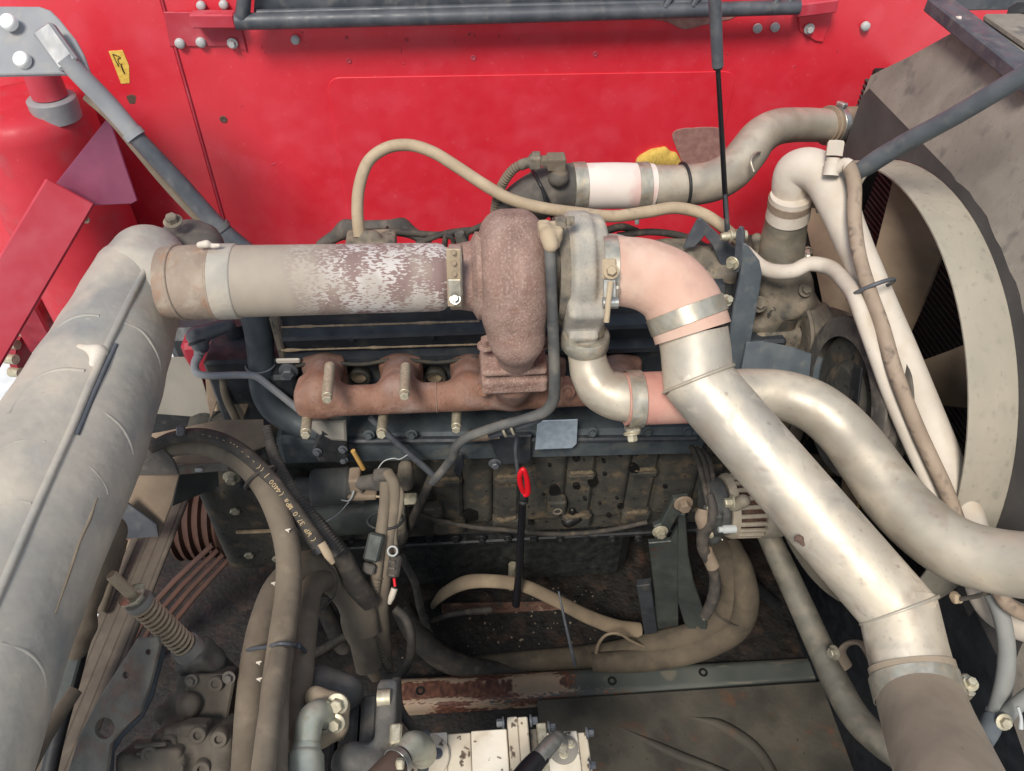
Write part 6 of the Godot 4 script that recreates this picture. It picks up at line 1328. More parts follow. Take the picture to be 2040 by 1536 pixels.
# ---------------------------------------------------------------- starter, wiring, dipstick, lower bay
func lower_bay() -> void:
	var fO := Vector3(0, -0.05, 0)
	var fl := single("bay_floor", plate([[240, 1060], [226, 1180], [104, 1376], [44, 1520], [0, 1660], [-300, 2400], [2400, 2400], [2300, 1000], [1700, 940], [600, 940]], fO, Vector3.UP, 0.03), "oily", "oily dirt caked floor pan under the engine, darkened with painted-in shade", "floor pan")
	var bp := thing("belly_panel", "dusty grey beige belly panel in the lower right corner", "panel", Vector3(0.7, -0.04, 0.8))
	put("sheet", box(Vector3(0.75, -0.02, 0.87), Vector3(1.2, 0.02, 0.82), 0.004), "pan", bp)
	put("raised_bead", tube([Y(1372, 1428, -0.012), Y(1440, 1448, -0.012), Y(1510, 1500, -0.012), Y(1550, 1580, -0.012), Y(1560, 1700, -0.012)], [0.002, 0.014, 0.016, 0.016, 0.016], {"sub": 6, "seg": 16}), "pan", bp)
	put("fold", tube([Y(1225, 1445, -0.012), Y(1340, 1500, -0.012), Y(1440, 1542, -0.012), Y(1600, 1620, -0.012)], [0.002, 0.011, 0.012, 0.012], {"sub": 4, "seg": 16}), "pan", bp)
	put("added_light_blocker", box(Vector3(0.1, 0.27, 1.18), Vector3(2.4, 0.6, 0.012), 0.003), "black", bp)  # added wall out of view, keeps low light off the lower bay
	# starter
	var st := thing("starter_motor", "dusty starter motor with solenoid on the engine side", "starter motor", Z(700, 1060, 0.28))
	put("solenoid", lathe(Z(622, 972, 0.27), Vector3(1, 0.02, 0), [[0, 0], [0, 0.036], [0.006, 0.039], [0.07, 0.039], [0.072, 0.0405], [0.076, 0.0405], [0.078, 0.039], [0.108, 0.039], [0.112, 0.034], [0.116, 0]], 40), "starter_grey", st)
	put("end_cap", cast([["c", Z(600, 968, 0.275), Z(622, 968, 0.275), 0.018, 0.018], ["c", Z(602, 984, 0.285), Z(622, 984, 0.285), 0.016, 0.016], ["c", Z(606, 998, 0.28), Z(624, 998, 0.28), 0.014, 0.014]], 0.006, 0.004), "starter_grey", st)
	put("motor_body", lathe(Z(598, 1022, 0.22), Vector3(1, 0.02, 0), [[0, 0], [0, 0.05], [0.01, 0.056], [0.2, 0.056], [0.205, 0.05]], 44), "green_grey", st)
	put("drive_flange", cast([["d", Z(790, 1010, 0.22), Vector3.RIGHT, 0.075, 0.024, 0.01], ["c", Z(808, 930, 0.22), Z(808, 960, 0.23), 0.016, 0.02], ["c", Z(806, 1050, 0.24), Z(800, 1052, 0.25), 0.014, 0.012]], 0.01, 0.005), "iron_dusty", st)
	put("flange_bolt", lathe(Z(806, 995, 0.25), Vector3.RIGHT, [[0, 0], [0, 0.014], [0.026, 0.014], [0.028, 0.012], [0.028, 0]], 6, null, true), "zinc", st)
	put("flange_bolt", hexbolt(Z(782, 1050, 0.29), Vector3.BACK, 0.008, 0.014), "zinc", st)
	put("terminal_block", cast([["b", Z(710, 962, 0.285), Basis.IDENTITY, Vector3(0.012, 0.03, 0.02), 0.004], ["b", Z(722, 985, 0.3), Basis.IDENTITY, Vector3(0.03, 0.008, 0.012), 0.003]], 0.005, 0.004), "tan", st)
	put("rubber_boot", cast([["b", Z(764, 955, 0.31), Basis.IDENTITY, Vector3(0.02, 0.024, 0.016), 0.01], ["c", Z(740, 960, 0.305), Z(720, 962, 0.3), 0.016, 0.014]], 0.01, 0.005), "rubber", st)
	put("copper_strap", bar(Z(704, 985, 0.302), Z(760, 990, 0.31), 0.006, 0.004, Vector3.BACK), "hose_beige", st)
	put("frayed_wire", tz([[705, 978, 0.31, 2], [700, 992, 0.315, 2], [694, 998, 0.315, 1.5], [680, 996, 0.31, 1.2]], {"seg": 5}), "cap_grey", st)
	single("spider_thread", tz([[695, 1000, 0.32, 0.8], [672, 1025, 0.34, 0.8], [648, 1040, 0.36, 1.2]], {"seg": 5}), "cap_grey", "thin pale thread stretched across the starter motor", "thread")
	single("straw_wire", tz([[752, 935, 0.3, 1.2], [766, 918, 0.3, 1.2], [785, 913, 0.3, 1.1], [795, 915, 0.3, 1], [812, 906, 0.3, 1]], {"seg": 5}), "cap_grey", "fine bright straw caught above the starter motor", "straw")
	single("wooden_stick", tz([[703, 898, 0.27, 5], [724, 934, 0.27, 5]], {"sub": 1, "seg": 8}), "wood", "short yellow wooden stick above the starter", "stick")
	# wiring loom in front of the starter
	var wl := thing("wiring_loom", "dusty bundle of cables hanging in front of the starter", "cable bundle", D(760, 1330, 1.6))
	for L in [[[772, 940, 1.5, 12], [785, 965, 1.49, 13], [786, 1000, 1.49, 14], [776, 1060, 1.49, 14], [768, 1130, 1.5, 15], [758, 1210, 1.52, 16], [764, 1290, 1.56, 17], [770, 1340, 1.58, 15]], [[768, 962, 1.5, 12], [766, 1010, 1.485, 13], [760, 1060, 1.48, 13], [752, 1130, 1.485, 13], [744, 1200, 1.505, 13], [746, 1270, 1.535, 13], [758, 1330, 1.565, 13]], [[790, 960, 1.495, 6], [800, 985, 1.49, 6], [796, 1020, 1.49, 6], [786, 1060, 1.49, 6], [788, 1090, 1.495, 6], [792, 1112, 1.5, 6]], [[700, 1185, 1.55, 12], [690, 1240, 1.56, 12], [720, 1300, 1.58, 12], [752, 1350, 1.6, 12]]]:
		put("cable", td(L, {"seg": 14, "sub": 8, "wob": 0.3}), "hose_dusty", wl)
	put("conduit", td([[752, 1150, 1.485, 9], [742, 1210, 1.5, 9], [748, 1270, 1.53, 9], [770, 1330, 1.56, 9]], {"seg": 12, "sub": 5, "corr": [0.007, 0.002]}), "hose_dusty", wl)
	put("loop", td([[786, 1212, 1.5, 9], [806, 1230, 1.5, 9], [818, 1262, 1.5, 9], [818, 1300, 1.51, 9], [804, 1336, 1.52, 9], [782, 1350, 1.53, 9], [762, 1340, 1.54, 9], [752, 1318, 1.55, 9]], {"seg": 12, "sub": 6}), "hose_dark", wl)
	put("connector", bar(D(752, 1062, 1.465), D(738, 1118, 1.46), 0.03, 0.02, CB.z, 0.004), "green_grey", wl)
	put("connector_half", bar(D(738, 1122, 1.468), D(732, 1142, 1.468), 0.024, 0.016, CB.z, 0.003), "rubber", wl)
	put("connector", bar(D(790, 1104, 1.49), D(782, 1150, 1.49), 0.024, 0.018, CB.z, 0.004), "hose_dark", wl)
	put("tape_band", tie_loop(D(768, 1036, 1.49), Vector3(0, 1, 0.1), Vector3.RIGHT, 0.034, 0.02, 0.003), "black", wl)
	put("ring_terminal", tube(circle(D(782, 1098, 1.47), CB.z, 0.009), rep(0.002, 33), {"sub": 1, "seg": 6, "caps": false}), "cap_grey", wl)
	put("white_wire_end", td([[786, 1172, 1.47, 7], [780, 1190, 1.47, 7], [776, 1202, 1.475, 4]], {"seg": 8, "sub": 2}), "hose_pale", wl)
	put("red_wire_end", td([[785, 1152, 1.47, 3], [787, 1168, 1.47, 3]], {"seg": 8, "sub": 1}), "red_plastic", wl)
	for k in 3: put("clip", bar(D(772, 1118 + k * 14, 1.478), D(788, 1120 + k * 14, 1.478), 0.006, 0.006, CB.z), "rubber", wl)
	# dipstick
	var ds := thing("dipstick", "oil dipstick with bright red loop handle on black tube", "dipstick", Z(1030, 1190, 0.3))
	put("tube", tz([[1042, 990, 0.285, 7.5], [1038, 1060, 0.29, 7.5], [1034, 1140, 0.3, 8], [1028, 1205, 0.31, 8]], {"seg": 14, "sub": 3}), "black_clean", ds)
	put("rubber_cap", lathe(Z(1043, 1002, 0.287), Z(1043, 975, 0.285) - Z(1043, 1002, 0.287), [[0, 0.0075], [0.004, 0.0105], [0.008, 0.0105], [0.011, 0.008], [0.015, 0.0105], [0.019, 0.0105], [0.03, 0.007], [0.03, 0]], 20), "black", ds)
	put("stem", tz([[1030, 868, 0.27, 4], [1027, 900, 0.275, 4], [1036, 960, 0.283, 4], [1041, 985, 0.286, 4]], {"seg": 8}), "grey_dark", ds)
	put("handle_loop", tz([[1042, 980, 0.296, 5], [1036, 962, 0.297, 5.5], [1036, 944, 0.297, 5.5], [1042, 935, 0.297, 5.5], [1047, 944, 0.297, 5.5], [1051, 966, 0.297, 6], [1050, 984, 0.297, 6], [1044, 986, 0.296, 5]], {"seg": 12, "sub": 5}), "red_plastic", ds)
	# mount bracket with two big bolts
	var mk := thing("engine_mount_bracket", "dark upright engine mount bracket with two rusty bolts", "bracket", Z(1340, 1280, 0.3))
	put("web", plate([[1292, 1082], [1336, 1078], [1350, 1050], [1352, 1272], [1310, 1280], [1304, 1180]], Z(1320, 1180, 0.3), Vector3(-0.1, 0.1, 1), 0.012, 0.002), "green_grey", mk)
	put("arm", plate([[1302, 1050], [1316, 1044], [1342, 996], [1372, 992], [1376, 1012], [1350, 1030], [1326, 1076], [1306, 1080]], Z(1340, 1030, 0.3), Vector3(0, 0.1, 1), 0.014, 0.003), "green_grey", mk)
	put("side_flange", plate([[1350, 1022], [1364, 1026], [1370, 1110], [1380, 1160], [1408, 1244], [1409, 1270], [1398, 1280], [1382, 1275], [1362, 1240], [1350, 1200], [1348, 1110]], Z(1380, 1160, 0.32), Vector3(-0.6, 0.1, 1), 0.008, 0.0025, [[1390, 1252, 0.007]]), "green_grey", mk)
	put("lower_post", plate([[1268, 1168], [1296, 1164], [1312, 1280], [1288, 1290]], Z(1290, 1230, 0.32), Vector3(-0.3, 0.1, 1), 0.02, 0.002), "blue_black", mk)
	put("upper_bolt", hexbolt(Z(1361, 1002, 0.312), Vector3(0, 0.1, 1), 0.0135, 0.02), "tan", mk)
	put("lower_bolt", hexbolt(Z(1315, 1058, 0.312), Vector3(0, 0.1, 1), 0.0115, 0.016), "zinc", mk)
	put("rusty_nut", hexbolt(Z(1322, 1256, 0.312), Vector3(0, 0.1, 1), 0.009, 0.012), "rust", mk)
	# frame tube across the bottom
	var fb := thing("frame_cross_tube", "grey green steel cross tube across the bottom, rusty at its left end", "frame", Z(1240, 1410, 0.42))
	var E0 := Z(770, 1394, 0.42); var E1 := Z(1062, 1377, 0.42); var E2 := Z(1740, 1342, 0.42)
	put("tube", square_tube(E0, E2, 0.085, 0.026), "rusting_tube", fb)
	for q in [[840, 1376], [1213, 1357], [1395, 1340]]:
		var p := Z(q[0], q[1], 0.40); var top := E0.y + 0.0427 + (p.x - E0.x) * (E2.y - E0.y) / (E2.x - E0.x)
		put("bolt_hole", lathe(Vector3(p.x, top, Y(q[0], q[1], top).z), Vector3.UP, [[-0.001, 0.012], [0.0006, 0.012], [0.0006, 0.006], [-0.001, 0.006], [-0.001, 0]], 16), "oil_stain", fb)
	# hoses and loose things on the floor
	single("flat_beige_hose", tz([[862, 1206, 0.24, 8], [885, 1182, 0.26, 13], [930, 1160, 0.27, 15], [985, 1158, 0.28, 14], [1040, 1166, 0.28, 14], [1100, 1192, 0.29, 14], [1170, 1228, 0.3, 15], [1230, 1250, 0.31, 16], [1275, 1256, 0.31, 16]], {"seg": 16, "sub": 6, "flat": 0.6}), "hose_beige_dark", "sagging beige hose looped over the oily floor", "hose")
	single("thin_drain_hose", tz([[800, 1110, 0.26, 8], [826, 1160, 0.27, 8], [840, 1220, 0.28, 8], [858, 1270, 0.29, 9], [878, 1300, 0.3, 9]], {"seg": 12}), "rubber", "thin dark grey hose hanging left of the dipstick", "hose")
	var bh := "fat dusty hose curving from floor level up behind the mount bracket"
	single("floor_hose", tz([[900, 1330, 0.33, 18], [1060, 1318, 0.34, 22], [1200, 1306, 0.34, 24], [1310, 1284, 0.35, 26], [1390, 1262, 0.35, 26], [1440, 1226, 0.34, 26], [1462, 1180, 0.32, 25], [1450, 1130, 0.28, 24], [1430, 1080, 0.2, 22]], {"seg": 22, "sub": 6}), "hose_floor", "inner of two fat dusty hoses looping behind the mount bracket", "hose", "two fat hoses on the bay floor")
	single("floor_hose", tz([[1180, 1322, 0.37, 20], [1300, 1312, 0.38, 24], [1400, 1288, 0.38, 26], [1466, 1250, 0.37, 27], [1486, 1200, 0.35, 26], [1478, 1140, 0.30, 24], [1456, 1090, 0.22, 22]], {"seg": 22, "sub": 6}), "hose_floor", "outer of two fat dusty hoses looping behind the mount bracket", "hose", "two fat hoses on the bay floor")
	single("hose_wire_tie", tie_loop(Z(1462, 1214, 0.345), Vector3(0.3, 1, 0), Vector3.RIGHT, 0.062, 0.045, 0.0015), "hose_dark", "thin wire tied round the two fat floor hoses", "wire")
	single("left_floor_hose", tz([[800, 1210, 0.25, 22], [830, 1262, 0.3, 24], [880, 1310, 0.34, 24], [960, 1336, 0.36, 22], [1040, 1340, 0.36, 18]], {"seg": 20}), "hose_dark", "dark fat hose on the floor beside the cross tube's rusty end", "hose")
	single("bent_wire", tz([[1188, 1300, 0.36, 4], [1194, 1280, 0.36, 3.5], [1210, 1264, 0.36, 3], [1232, 1262, 0.36, 3], [1256, 1276, 0.36, 3], [1282, 1288, 0.36, 3]], {"seg": 8}), "hose_beige_dark", "bent beige wire lying below the sagging hose", "wire")
	single("cable_tie_tail", tz([[1113, 1178, 0.33, 2], [1126, 1240, 0.38, 3], [1146, 1326, 0.43, 4]], {"seg": 6, "sub": 3}), "grey_dark", "long upright grey cable tie tail above the cross tube", "cable tie")
	single("floor_rail", bar(Z(880, 1214, 0.18), Z(1262, 1206, 0.18), 0.03, 0.02, Vector3.UP), "rust", "rusty flat rail lying on the floor under the sump", "rail")
	single("floor_pipe", tz([[830, 1254, 0.26, 6], [890, 1226, 0.26, 6], [980, 1214, 0.26, 7]], {"seg": 10}), "hose_dark", "thin dark pipe lying on the oily floor", "pipe")
	single("dirt_clods", clods(), "hose_dusty", "loose crumbs of rust and dirt scattered over the oily floor", "dirt", "", "stuff")
	single("black_rod", tz([[1424, 1092, 0.18, 11], [1500, 1166, 0.2, 12], [1620, 1266, 0.24, 13]], {"seg": 14, "sub": 2}), "black", "straight black rod slanting below the alternator", "rod")
	single("shadowed_hose", tz([[640, 1200, 0.2, 16], [668, 1260, 0.24, 17], [700, 1330, 0.3, 17], [720, 1400, 0.36, 17]], {"seg": 16}), "hose_dark", "dark hose in the shadowed hollow right of the hose bundle", "hose")
	single("shadowed_cable", tz([[610, 1310, 0.3, 9], [650, 1290, 0.28, 9], [690, 1268, 0.26, 9], [735, 1290, 0.28, 9], [750, 1340, 0.33, 9]], {"seg": 12}), "hose_dark", "dark cable sagging across the shadowed hollow", "cable")
	# drain pipe in front of the aluminium intake pipe
	var dp := thing("drain_pipe", "dull metal drain pipe slanting down under the intake pipe", "pipe", D(1740, 1440, 1.35))
	put("pipe", td([[1528, 1060, 1.62, 22], [1570, 1150, 1.57, 24], [1634, 1290, 1.48, 26], [1676, 1380, 1.42, 28], [1710, 1435, 1.38, 29], [1752, 1476, 1.34, 29], [1830, 1530, 1.28, 30]], {"seg": 28, "sub": 6}), "steel_dull", dp)
	put("hook_strap", td([[1690, 1330, 1.42, 12], [1676, 1300, 1.42, 13], [1690, 1282, 1.41, 13], [1716, 1282, 1.39, 13], [1736, 1310, 1.36, 12], [1752, 1360, 1.32, 10]], {"seg": 12, "sub": 6, "flat": 0.4}), "tan", dp)
	put("strap_bolt", hexbolt(D(1663, 1300, 1.42), Vector3(-1, 0.2, 0.2), 0.009, 0.012), "zinc", dp)
	# lower right
	var rh := thing("grey_return_hose", "grey rubber hose looping down in the lower right corner", "hose", D(1990, 1420, 1.15))
	put("hose", td([[1968, 1168, 1.2, 15], [1990, 1212, 1.19, 16], [2004, 1270, 1.18, 16], [2004, 1340, 1.17, 17], [1988, 1410, 1.16, 17], [1974, 1446, 1.15, 16]], {"seg": 18, "sub": 6}), "grey_rubber", rh)
	put("elbow", td([[1978, 1432, 1.15, 19], [1972, 1452, 1.14, 20], [1958, 1474, 1.13, 20]], {"seg": 18, "sub": 3}), "grey_mid", rh)
	put("branch", td([[1990, 1440, 1.15, 15], [2020, 1410, 1.14, 15], [2070, 1370, 1.12, 15]], {"seg": 16}), "grey_rubber", rh)
	put("clip", tie_loop(D(1988, 1424, 1.155), Vector3(0.2, -1, 0), Vector3.RIGHT, 0.0155, 0.0155, 0.002), "grey_dark", rh)
	put("nut", hexbolt(D(2000, 1438, 1.13), CB.z, 0.008, 0.01), "zinc", rh)
	var tie := thing("long_cable_tie", "cable tie with pale fixing lug on the pale hose", "cable tie", D(1905, 1190, 1.2))
	put("lug", cast([["c", D(1901, 1187, 1.2), D(1911, 1195, 1.2), 0.0075, 0.006], ["b", D(1903, 1192, 1.195), CB, Vector3(0.004, 0.008, 0.006), 0.002]], 0.004, 0.0025), "hose_beige", tie)
	put("strap", td([[1912, 1194, 1.19, 5], [1945, 1188, 1.19, 5], [1985, 1176, 1.19, 5]], {"seg": 8, "flat": 0.4}), "hose_dark", tie)
	single("upper_return_hose", td([[1985, 1170, 1.17, 14], [2010, 1206, 1.16, 15], [2060, 1230, 1.14, 15], [2120, 1240, 1.12, 15]], {"seg": 16}), "hose_brown", "short brown hose crossing the pale hose at the right edge", "hose")
	single("dark_corner_box", box(Vector3(0.98, 0.35, 0.75), Vector3(0.18, 0.7, 0.5), 0.02), "blue_black", "dark blue black box in the lower right corner behind hoses", "box")
	single("dangling_tag", td([[2028, 1408, 1.1, 3], [2034, 1430, 1.1, 3.5], [2034, 1452, 1.1, 5]], {"seg": 8}), "cap_grey", "thin pale strap end dangling at the right edge", "strap")

func square_tube(a: Vector3, b: Vector3, w: float, r: float) -> Geo:      # square section with well rounded edges
	var g := Geo.new(); var z := (b - a).normalized(); var x := Vector3.UP.cross(z).normalized(); var y := z.cross(x)
	var o := rounded(Vector2(-w / 2, -w / 2), Vector2(w / 2, w / 2), r); var m := o.size()
	for e in [0, 1]:
		for i in m + 1:
			var p := o[i % m]; var c := p.clamp(Vector2(-w / 2 + r, -w / 2 + r), Vector2(w / 2 - r, w / 2 - r))
			var n := (p - c).normalized()
			g.vert((a if e == 0 else b) + x * p.x + y * p.y, x * n.x + y * n.y, Vector2(e, float(i) / m))
	for i in m: g.quad(i, i + 1, m + 2 + i, m + 1 + i)
	for e in [0, 1]:
		var pts := []
		for p in o: pts.append((a if e == 0 else b) + x * p.x + y * p.y)
		g.face(pts, -z if e == 0 else z)
	return g
func clods() -> Geo:
	var g := Geo.new()
	for k in 110:
		var p := Vector3(RNG.randf_range(-0.2, 0.35), -0.048, RNG.randf_range(0.12, 0.34))
		var r := RNG.randf_range(0.001, 0.0035)
		var B := Basis(Vector3(RNG.randf(), RNG.randf(), RNG.randf()).normalized(), RNG.randf() * 3.0)
		box(p, Vector3(r * 2, r * 1.4, r * 1.7), r * 0.4, B, g)
	return g

# ---------------------------------------------------------------- hydraulics at the bottom
func hydraulics() -> void:
	# hose bundle in the lower left
	var grp := "dusty hydraulic hoses in the lower left bundle"
	single("hydraulic_hose", td([[300, 906, 1.42, 17], [350, 890, 1.41, 19], [410, 888, 1.40, 21], [470, 912, 1.38, 22], [520, 960, 1.36, 23], [556, 1030, 1.33, 24], [574, 1100, 1.30, 25], [574, 1180, 1.26, 26], [562, 1270, 1.2, 27], [550, 1360, 1.14, 28], [544, 1460, 1.08, 30], [540, 1600, 1.0, 32]], {"ext": 0.3, "seg": 26, "sub": 6}), "hose_dusty", "long dusty hydraulic hose arching from the tan bracket to bottom", "hose", grp)
	single("hydraulic_hose", td([[730, 1262, 1.50, 26], [718, 1200, 1.49, 28], [690, 1150, 1.47, 29], [650, 1124, 1.44, 29], [600, 1130, 1.4, 29], [556, 1168, 1.34, 28], [528, 1230, 1.28, 28], [510, 1310, 1.22, 29], [500, 1400, 1.16, 30], [494, 1500, 1.1, 31], [490, 1620, 1.02, 33]], {"ext": 0.3, "seg": 26, "sub": 6}), "hose_dusty", "leftmost fat hose of the bundle, arched at its top", "hose", grp)
	single("hydraulic_hose", td([[735, 1330, 1.52, 26], [716, 1250, 1.5, 27], [690, 1186, 1.48, 27], [650, 1152, 1.44, 27], [618, 1172, 1.38, 26], [606, 1240, 1.31, 27], [598, 1320, 1.24, 28], [590, 1410, 1.18, 28], [584, 1520, 1.12, 29], [580, 1620, 1.05, 30]], {"ext": 0.3, "seg": 26, "sub": 6}), "hose_dusty", "rightmost hose of the bundle, beside the silver fitting", "hose", grp)
	single("hydraulic_hose", td([[556, 1300, 1.15, 20], [548, 1360, 1.11, 22], [536, 1440, 1.05, 23], [524, 1540, 0.99, 24], [515, 1640, 0.93, 25]], {"ext": 0.3, "seg": 22, "sub": 5}), "hose_dusty", "front hose of the bundle with a dark scuffed streak", "hose", grp)
	var bt := thing("bundle_tie", "black cable tie round the lower left hose bundle", "cable tie", D(548, 1300, 1.2))
	put("strap", td([[482, 1306, 1.235, 4], [494, 1296, 1.208, 4.5], [512, 1291, 1.198, 4.5], [532, 1289, 1.19, 4.5], [545, 1285, 1.16, 4.5], [560, 1282, 1.15, 4.5], [578, 1283, 1.16, 4.5], [594, 1286, 1.20, 4.5], [606, 1296, 1.23, 4.5], [614, 1318, 1.25, 3.5]], {"seg": 8, "sub": 4}), "grey_dark", bt)
	put("head", box(D(592, 1286, 1.19), Vector3(0.012, 0.008, 0.012), 0.002, CB), "grey_dark", bt)
	single("bundle_tie", tie_loop(D(520, 952, 1.36), D(556, 1030, 1.33) - D(470, 912, 1.38), CB.x, 0.031, 0.022, 0.003), "hose_dark", "dark tie joining lettered hose and long dusty hose", "cable tie")
	for q in [[574, 1056, 1.295], [546, 1162, 1.29], [516, 1320, 1.175], [517, 1353, 1.155]]:
		single("paint_fleck", cast([["c", D(q[0] - 4, q[1], q[2]), D(q[0] + 4, q[1] - 2, q[2]), 0.0018, 0.0014], ["c", D(q[0], q[1] + 2, q[2]), D(q[0] + 1, q[1] + 4, q[2]), 0.0016, 0.0012]], 0.002, 0.0008), "hose_pale", {1056: "white paint fleck on the long hydraulic hose near the lettered hose", 1162: "white paint fleck at the arch of the fat hose", 1320: "upper of two white paint flecks under the black bundle tie", 1353: "lower of two white paint flecks under the black bundle tie"}[q[1]], "paint fleck", "white paint flecks on hoses")
	# lettered hose
	var lh := thing("lettered_hydraulic_hose", "black hydraulic hose with yellow printed lettering along it", "hose", D(620, 1060, 1.4))
	var path := [[300, 892, 1.38, 12], [345, 872, 1.38, 13], [400, 866, 1.375, 13.5], [450, 880, 1.37, 14.5], [500, 914, 1.36, 15], [545, 962, 1.35, 15.5], [590, 1022, 1.345, 16], [630, 1080, 1.345, 16], [640, 1096, 1.345, 16]]
	put("hose", td(path, {"seg": 20, "sub": 6}), "hose_dark", lh)
	put("white_tape", td([[640, 1082, 1.335, 9], [654, 1106, 1.335, 9], [664, 1122, 1.34, 5]], {"seg": 10, "sub": 2, "flat": 0.6}), "hose_beige", lh)
	put("end_collar", td([[634, 1088, 1.345, 17], [642, 1099, 1.345, 17]], {"sub": 1, "seg": 20}), "black", lh)
	put("clip", bar(D(352, 858, 1.36), D(368, 858, 1.36), 0.018, 0.012, CB.z), "grey_dark", lh)
	letters(lh)
	single("corrugated_conduit", td([[530, 850, 1.46, 9], [540, 890, 1.45, 10], [556, 930, 1.43, 11], [578, 972, 1.41, 12], [604, 1008, 1.4, 12], [640, 1056, 1.39, 14], [676, 1104, 1.39, 15]], {"seg": 14, "sub": 8, "corr": [0.0058, 0.0022]}), "rubber", "black corrugated conduit beside the lettered hose", "conduit")
	single("rubber_sleeve_hose", td([[590, 1000, 1.41, 17], [640, 1060, 1.42, 20], [680, 1110, 1.43, 21], [706, 1160, 1.45, 22], [736, 1200, 1.48, 20]], {"seg": 22}), "hose_dark", "black rubber sleeve hose ending behind the cable bundle", "hose")
	single("bundle_wire", td([[650, 1120, 1.39, 2], [672, 1150, 1.41, 2], [664, 1190, 1.41, 2], [640, 1215, 1.40, 2]], {"seg": 6}), "hose_dark", "thin wire wound round the arched fat hoses", "wire")
	# valve block
	var vb := thing("valve_block", "dusty cast valve block left of the hose bundle", "valve block", D(400, 1500, 1.15))
	var at := func(x, y, d): return D(x, y, d)
	put("casting", cast([["b", D(415, 1400, 1.22), CB, Vector3(0.042, 0.05, 0.03), 0.008], ["b", D(400, 1500, 1.16), CB, Vector3(0.06, 0.045, 0.04), 0.01], ["c", D(376, 1404, 1.185), D(376, 1404, 1.165), 0.019, 0.018], ["c", D(352, 1400, 1.21), D(345, 1440, 1.2), 0.02, 0.022], ["c", D(330, 1420, 1.19), D(318, 1422, 1.18), 0.011, 0.012], ["b", D(315, 1520, 1.13), CB, Vector3(0.05, 0.025, 0.03), 0.008], ["c", D(430, 1490, 1.14), D(440, 1540, 1.12), 0.02, 0.022]], 0.014, 0.005), "iron_valve", vb)
	put("cover_plate", plate([[372, 1360], [382, 1346], [462, 1343], [468, 1352], [440, 1500], [424, 1520], [400, 1470], [364, 1400]], D(415, 1400, 1.178), CB.z + Vector3(0.1, 0.1, 0), 0.01, 0.003), "iron_valve", vb)
	for q in [[381, 1356], [456, 1350], [428, 1496]]:
		put("screw", hexbolt(D(q[0], q[1], 1.174), CB.z, 0.0065, 0.008), "rubber", vb)
	for q in [[300, 1500, 1.10], [338, 1478, 1.115], [396, 1462, 1.118], [438, 1470, 1.115], [404, 1530, 1.10], [352, 1528, 1.10]]:
		put("plug", lathe(D(q[0], q[1], q[2] + 0.008), CB.z + Vector3(0.1, 0.1, 0), [[-0.01, 0.0125], [0.006, 0.0125], [0.008, 0.011], [0.008, 0.006], [0.003, 0.005], [0.003, 0]], 20), "iron_valve", vb)
	for k in 4:
		put("rib", bar(D(268 + k * 4, 1486 + k * 14, 1.106), D(332 + k * 4, 1482 + k * 14, 1.106), 0.006, 0.008, CB.z, 0.002), "iron_valve", vb)
	put("side_valve", cast([["b", D(392, 1452, 1.14), CB, Vector3(0.02, 0.012, 0.016), 0.005], ["c", D(360, 1458, 1.14), D(340, 1462, 1.13), 0.014, 0.012], ["b", D(330, 1500, 1.12), CB, Vector3(0.03, 0.014, 0.02), 0.006]], 0.006, 0.004), "iron_valve", vb)
	put("port_boss", lathe(D(430, 1362, 1.176), CB.z, [[0, 0.012], [0.004, 0.011], [0.004, 0.006], [0.001, 0.005], [0.001, 0]], 20), "iron_valve", vb)
	put("round_cap", lathe(D(376, 1404, 1.168), CB.z, [[0, 0.019], [0.006, 0.018], [0.008, 0.014], [0.008, 0]], 24), "iron_valve", vb)
	# steel elbow fitting
	var ef := thing("steel_elbow_fitting", "shiny zinc elbow fitting with two bolt split flange", "fitting", D(612, 1536, 1.05))
	put("elbow", td([[660, 1436, 1.165, 23], [648, 1424, 1.145, 25], [632, 1420, 1.125, 26], [618, 1436, 1.11, 27], [612, 1470, 1.095, 27], [610, 1500, 1.085, 27]], {"seg": 28, "sub": 7}), "steel_green", ef)
	put("sleeve", td([[611, 1482, 1.09, 28], [610, 1490, 1.087, 30], [609, 1498, 1.085, 31], [608, 1508, 1.08, 37], [606, 1560, 1.06, 40], [604, 1640, 1.03, 42]], {"ext": 0.3, "seg": 30, "sub": 2}), "steel_green", ef)
	put("split_flange", cast([["c", D(628, 1388, 1.17), D(668, 1410, 1.165), 0.016, 0.020], ["c", D(668, 1410, 1.165), D(666, 1445, 1.16), 0.019, 0.019], ["c", D(666, 1445, 1.16), D(640, 1470, 1.155), 0.02, 0.016], ["b", D(650, 1430, 1.185), CB, Vector3(0.03, 0.034, 0.012), 0.008]], 0.01, 0.0045), "hose_beige", ef)
	put("flange_bolt", hexbolt(D(672, 1402, 1.145), CB.z, 0.0105, 0.014), "zinc", ef)
	put("flange_bolt", hexbolt(D(668, 1440, 1.14), CB.z, 0.0095, 0.013), "zinc", ef)
	put("collar_ring", lathe(D(650, 1428, 1.158), D(640, 1424, 1.13) - D(655, 1432, 1.16), [[0, 0.018], [0, 0.024], [0.008, 0.024], [0.01, 0.02]], 30), "zinc", ef)
	# dark pump
	var pm := thing("dark_hydraulic_pump", "dark blue grey hydraulic pump body with stacked plates", "pump", D(720, 1536, 1.2))
	for q in [[628, 670, 1352, 1.24], [672, 712, 1368, 1.22], [714, 752, 1372, 1.21]]:
		var m := D((q[0] + q[1]) / 2.0, q[2] + 130, q[3])
		put("plate", box(m - Vector3(0, 0.06, -0.02), Vector3(PX(m, q[1] - q[0]) - 0.002, 0.15, 0.22), 0.006), "pump_grey", pm)
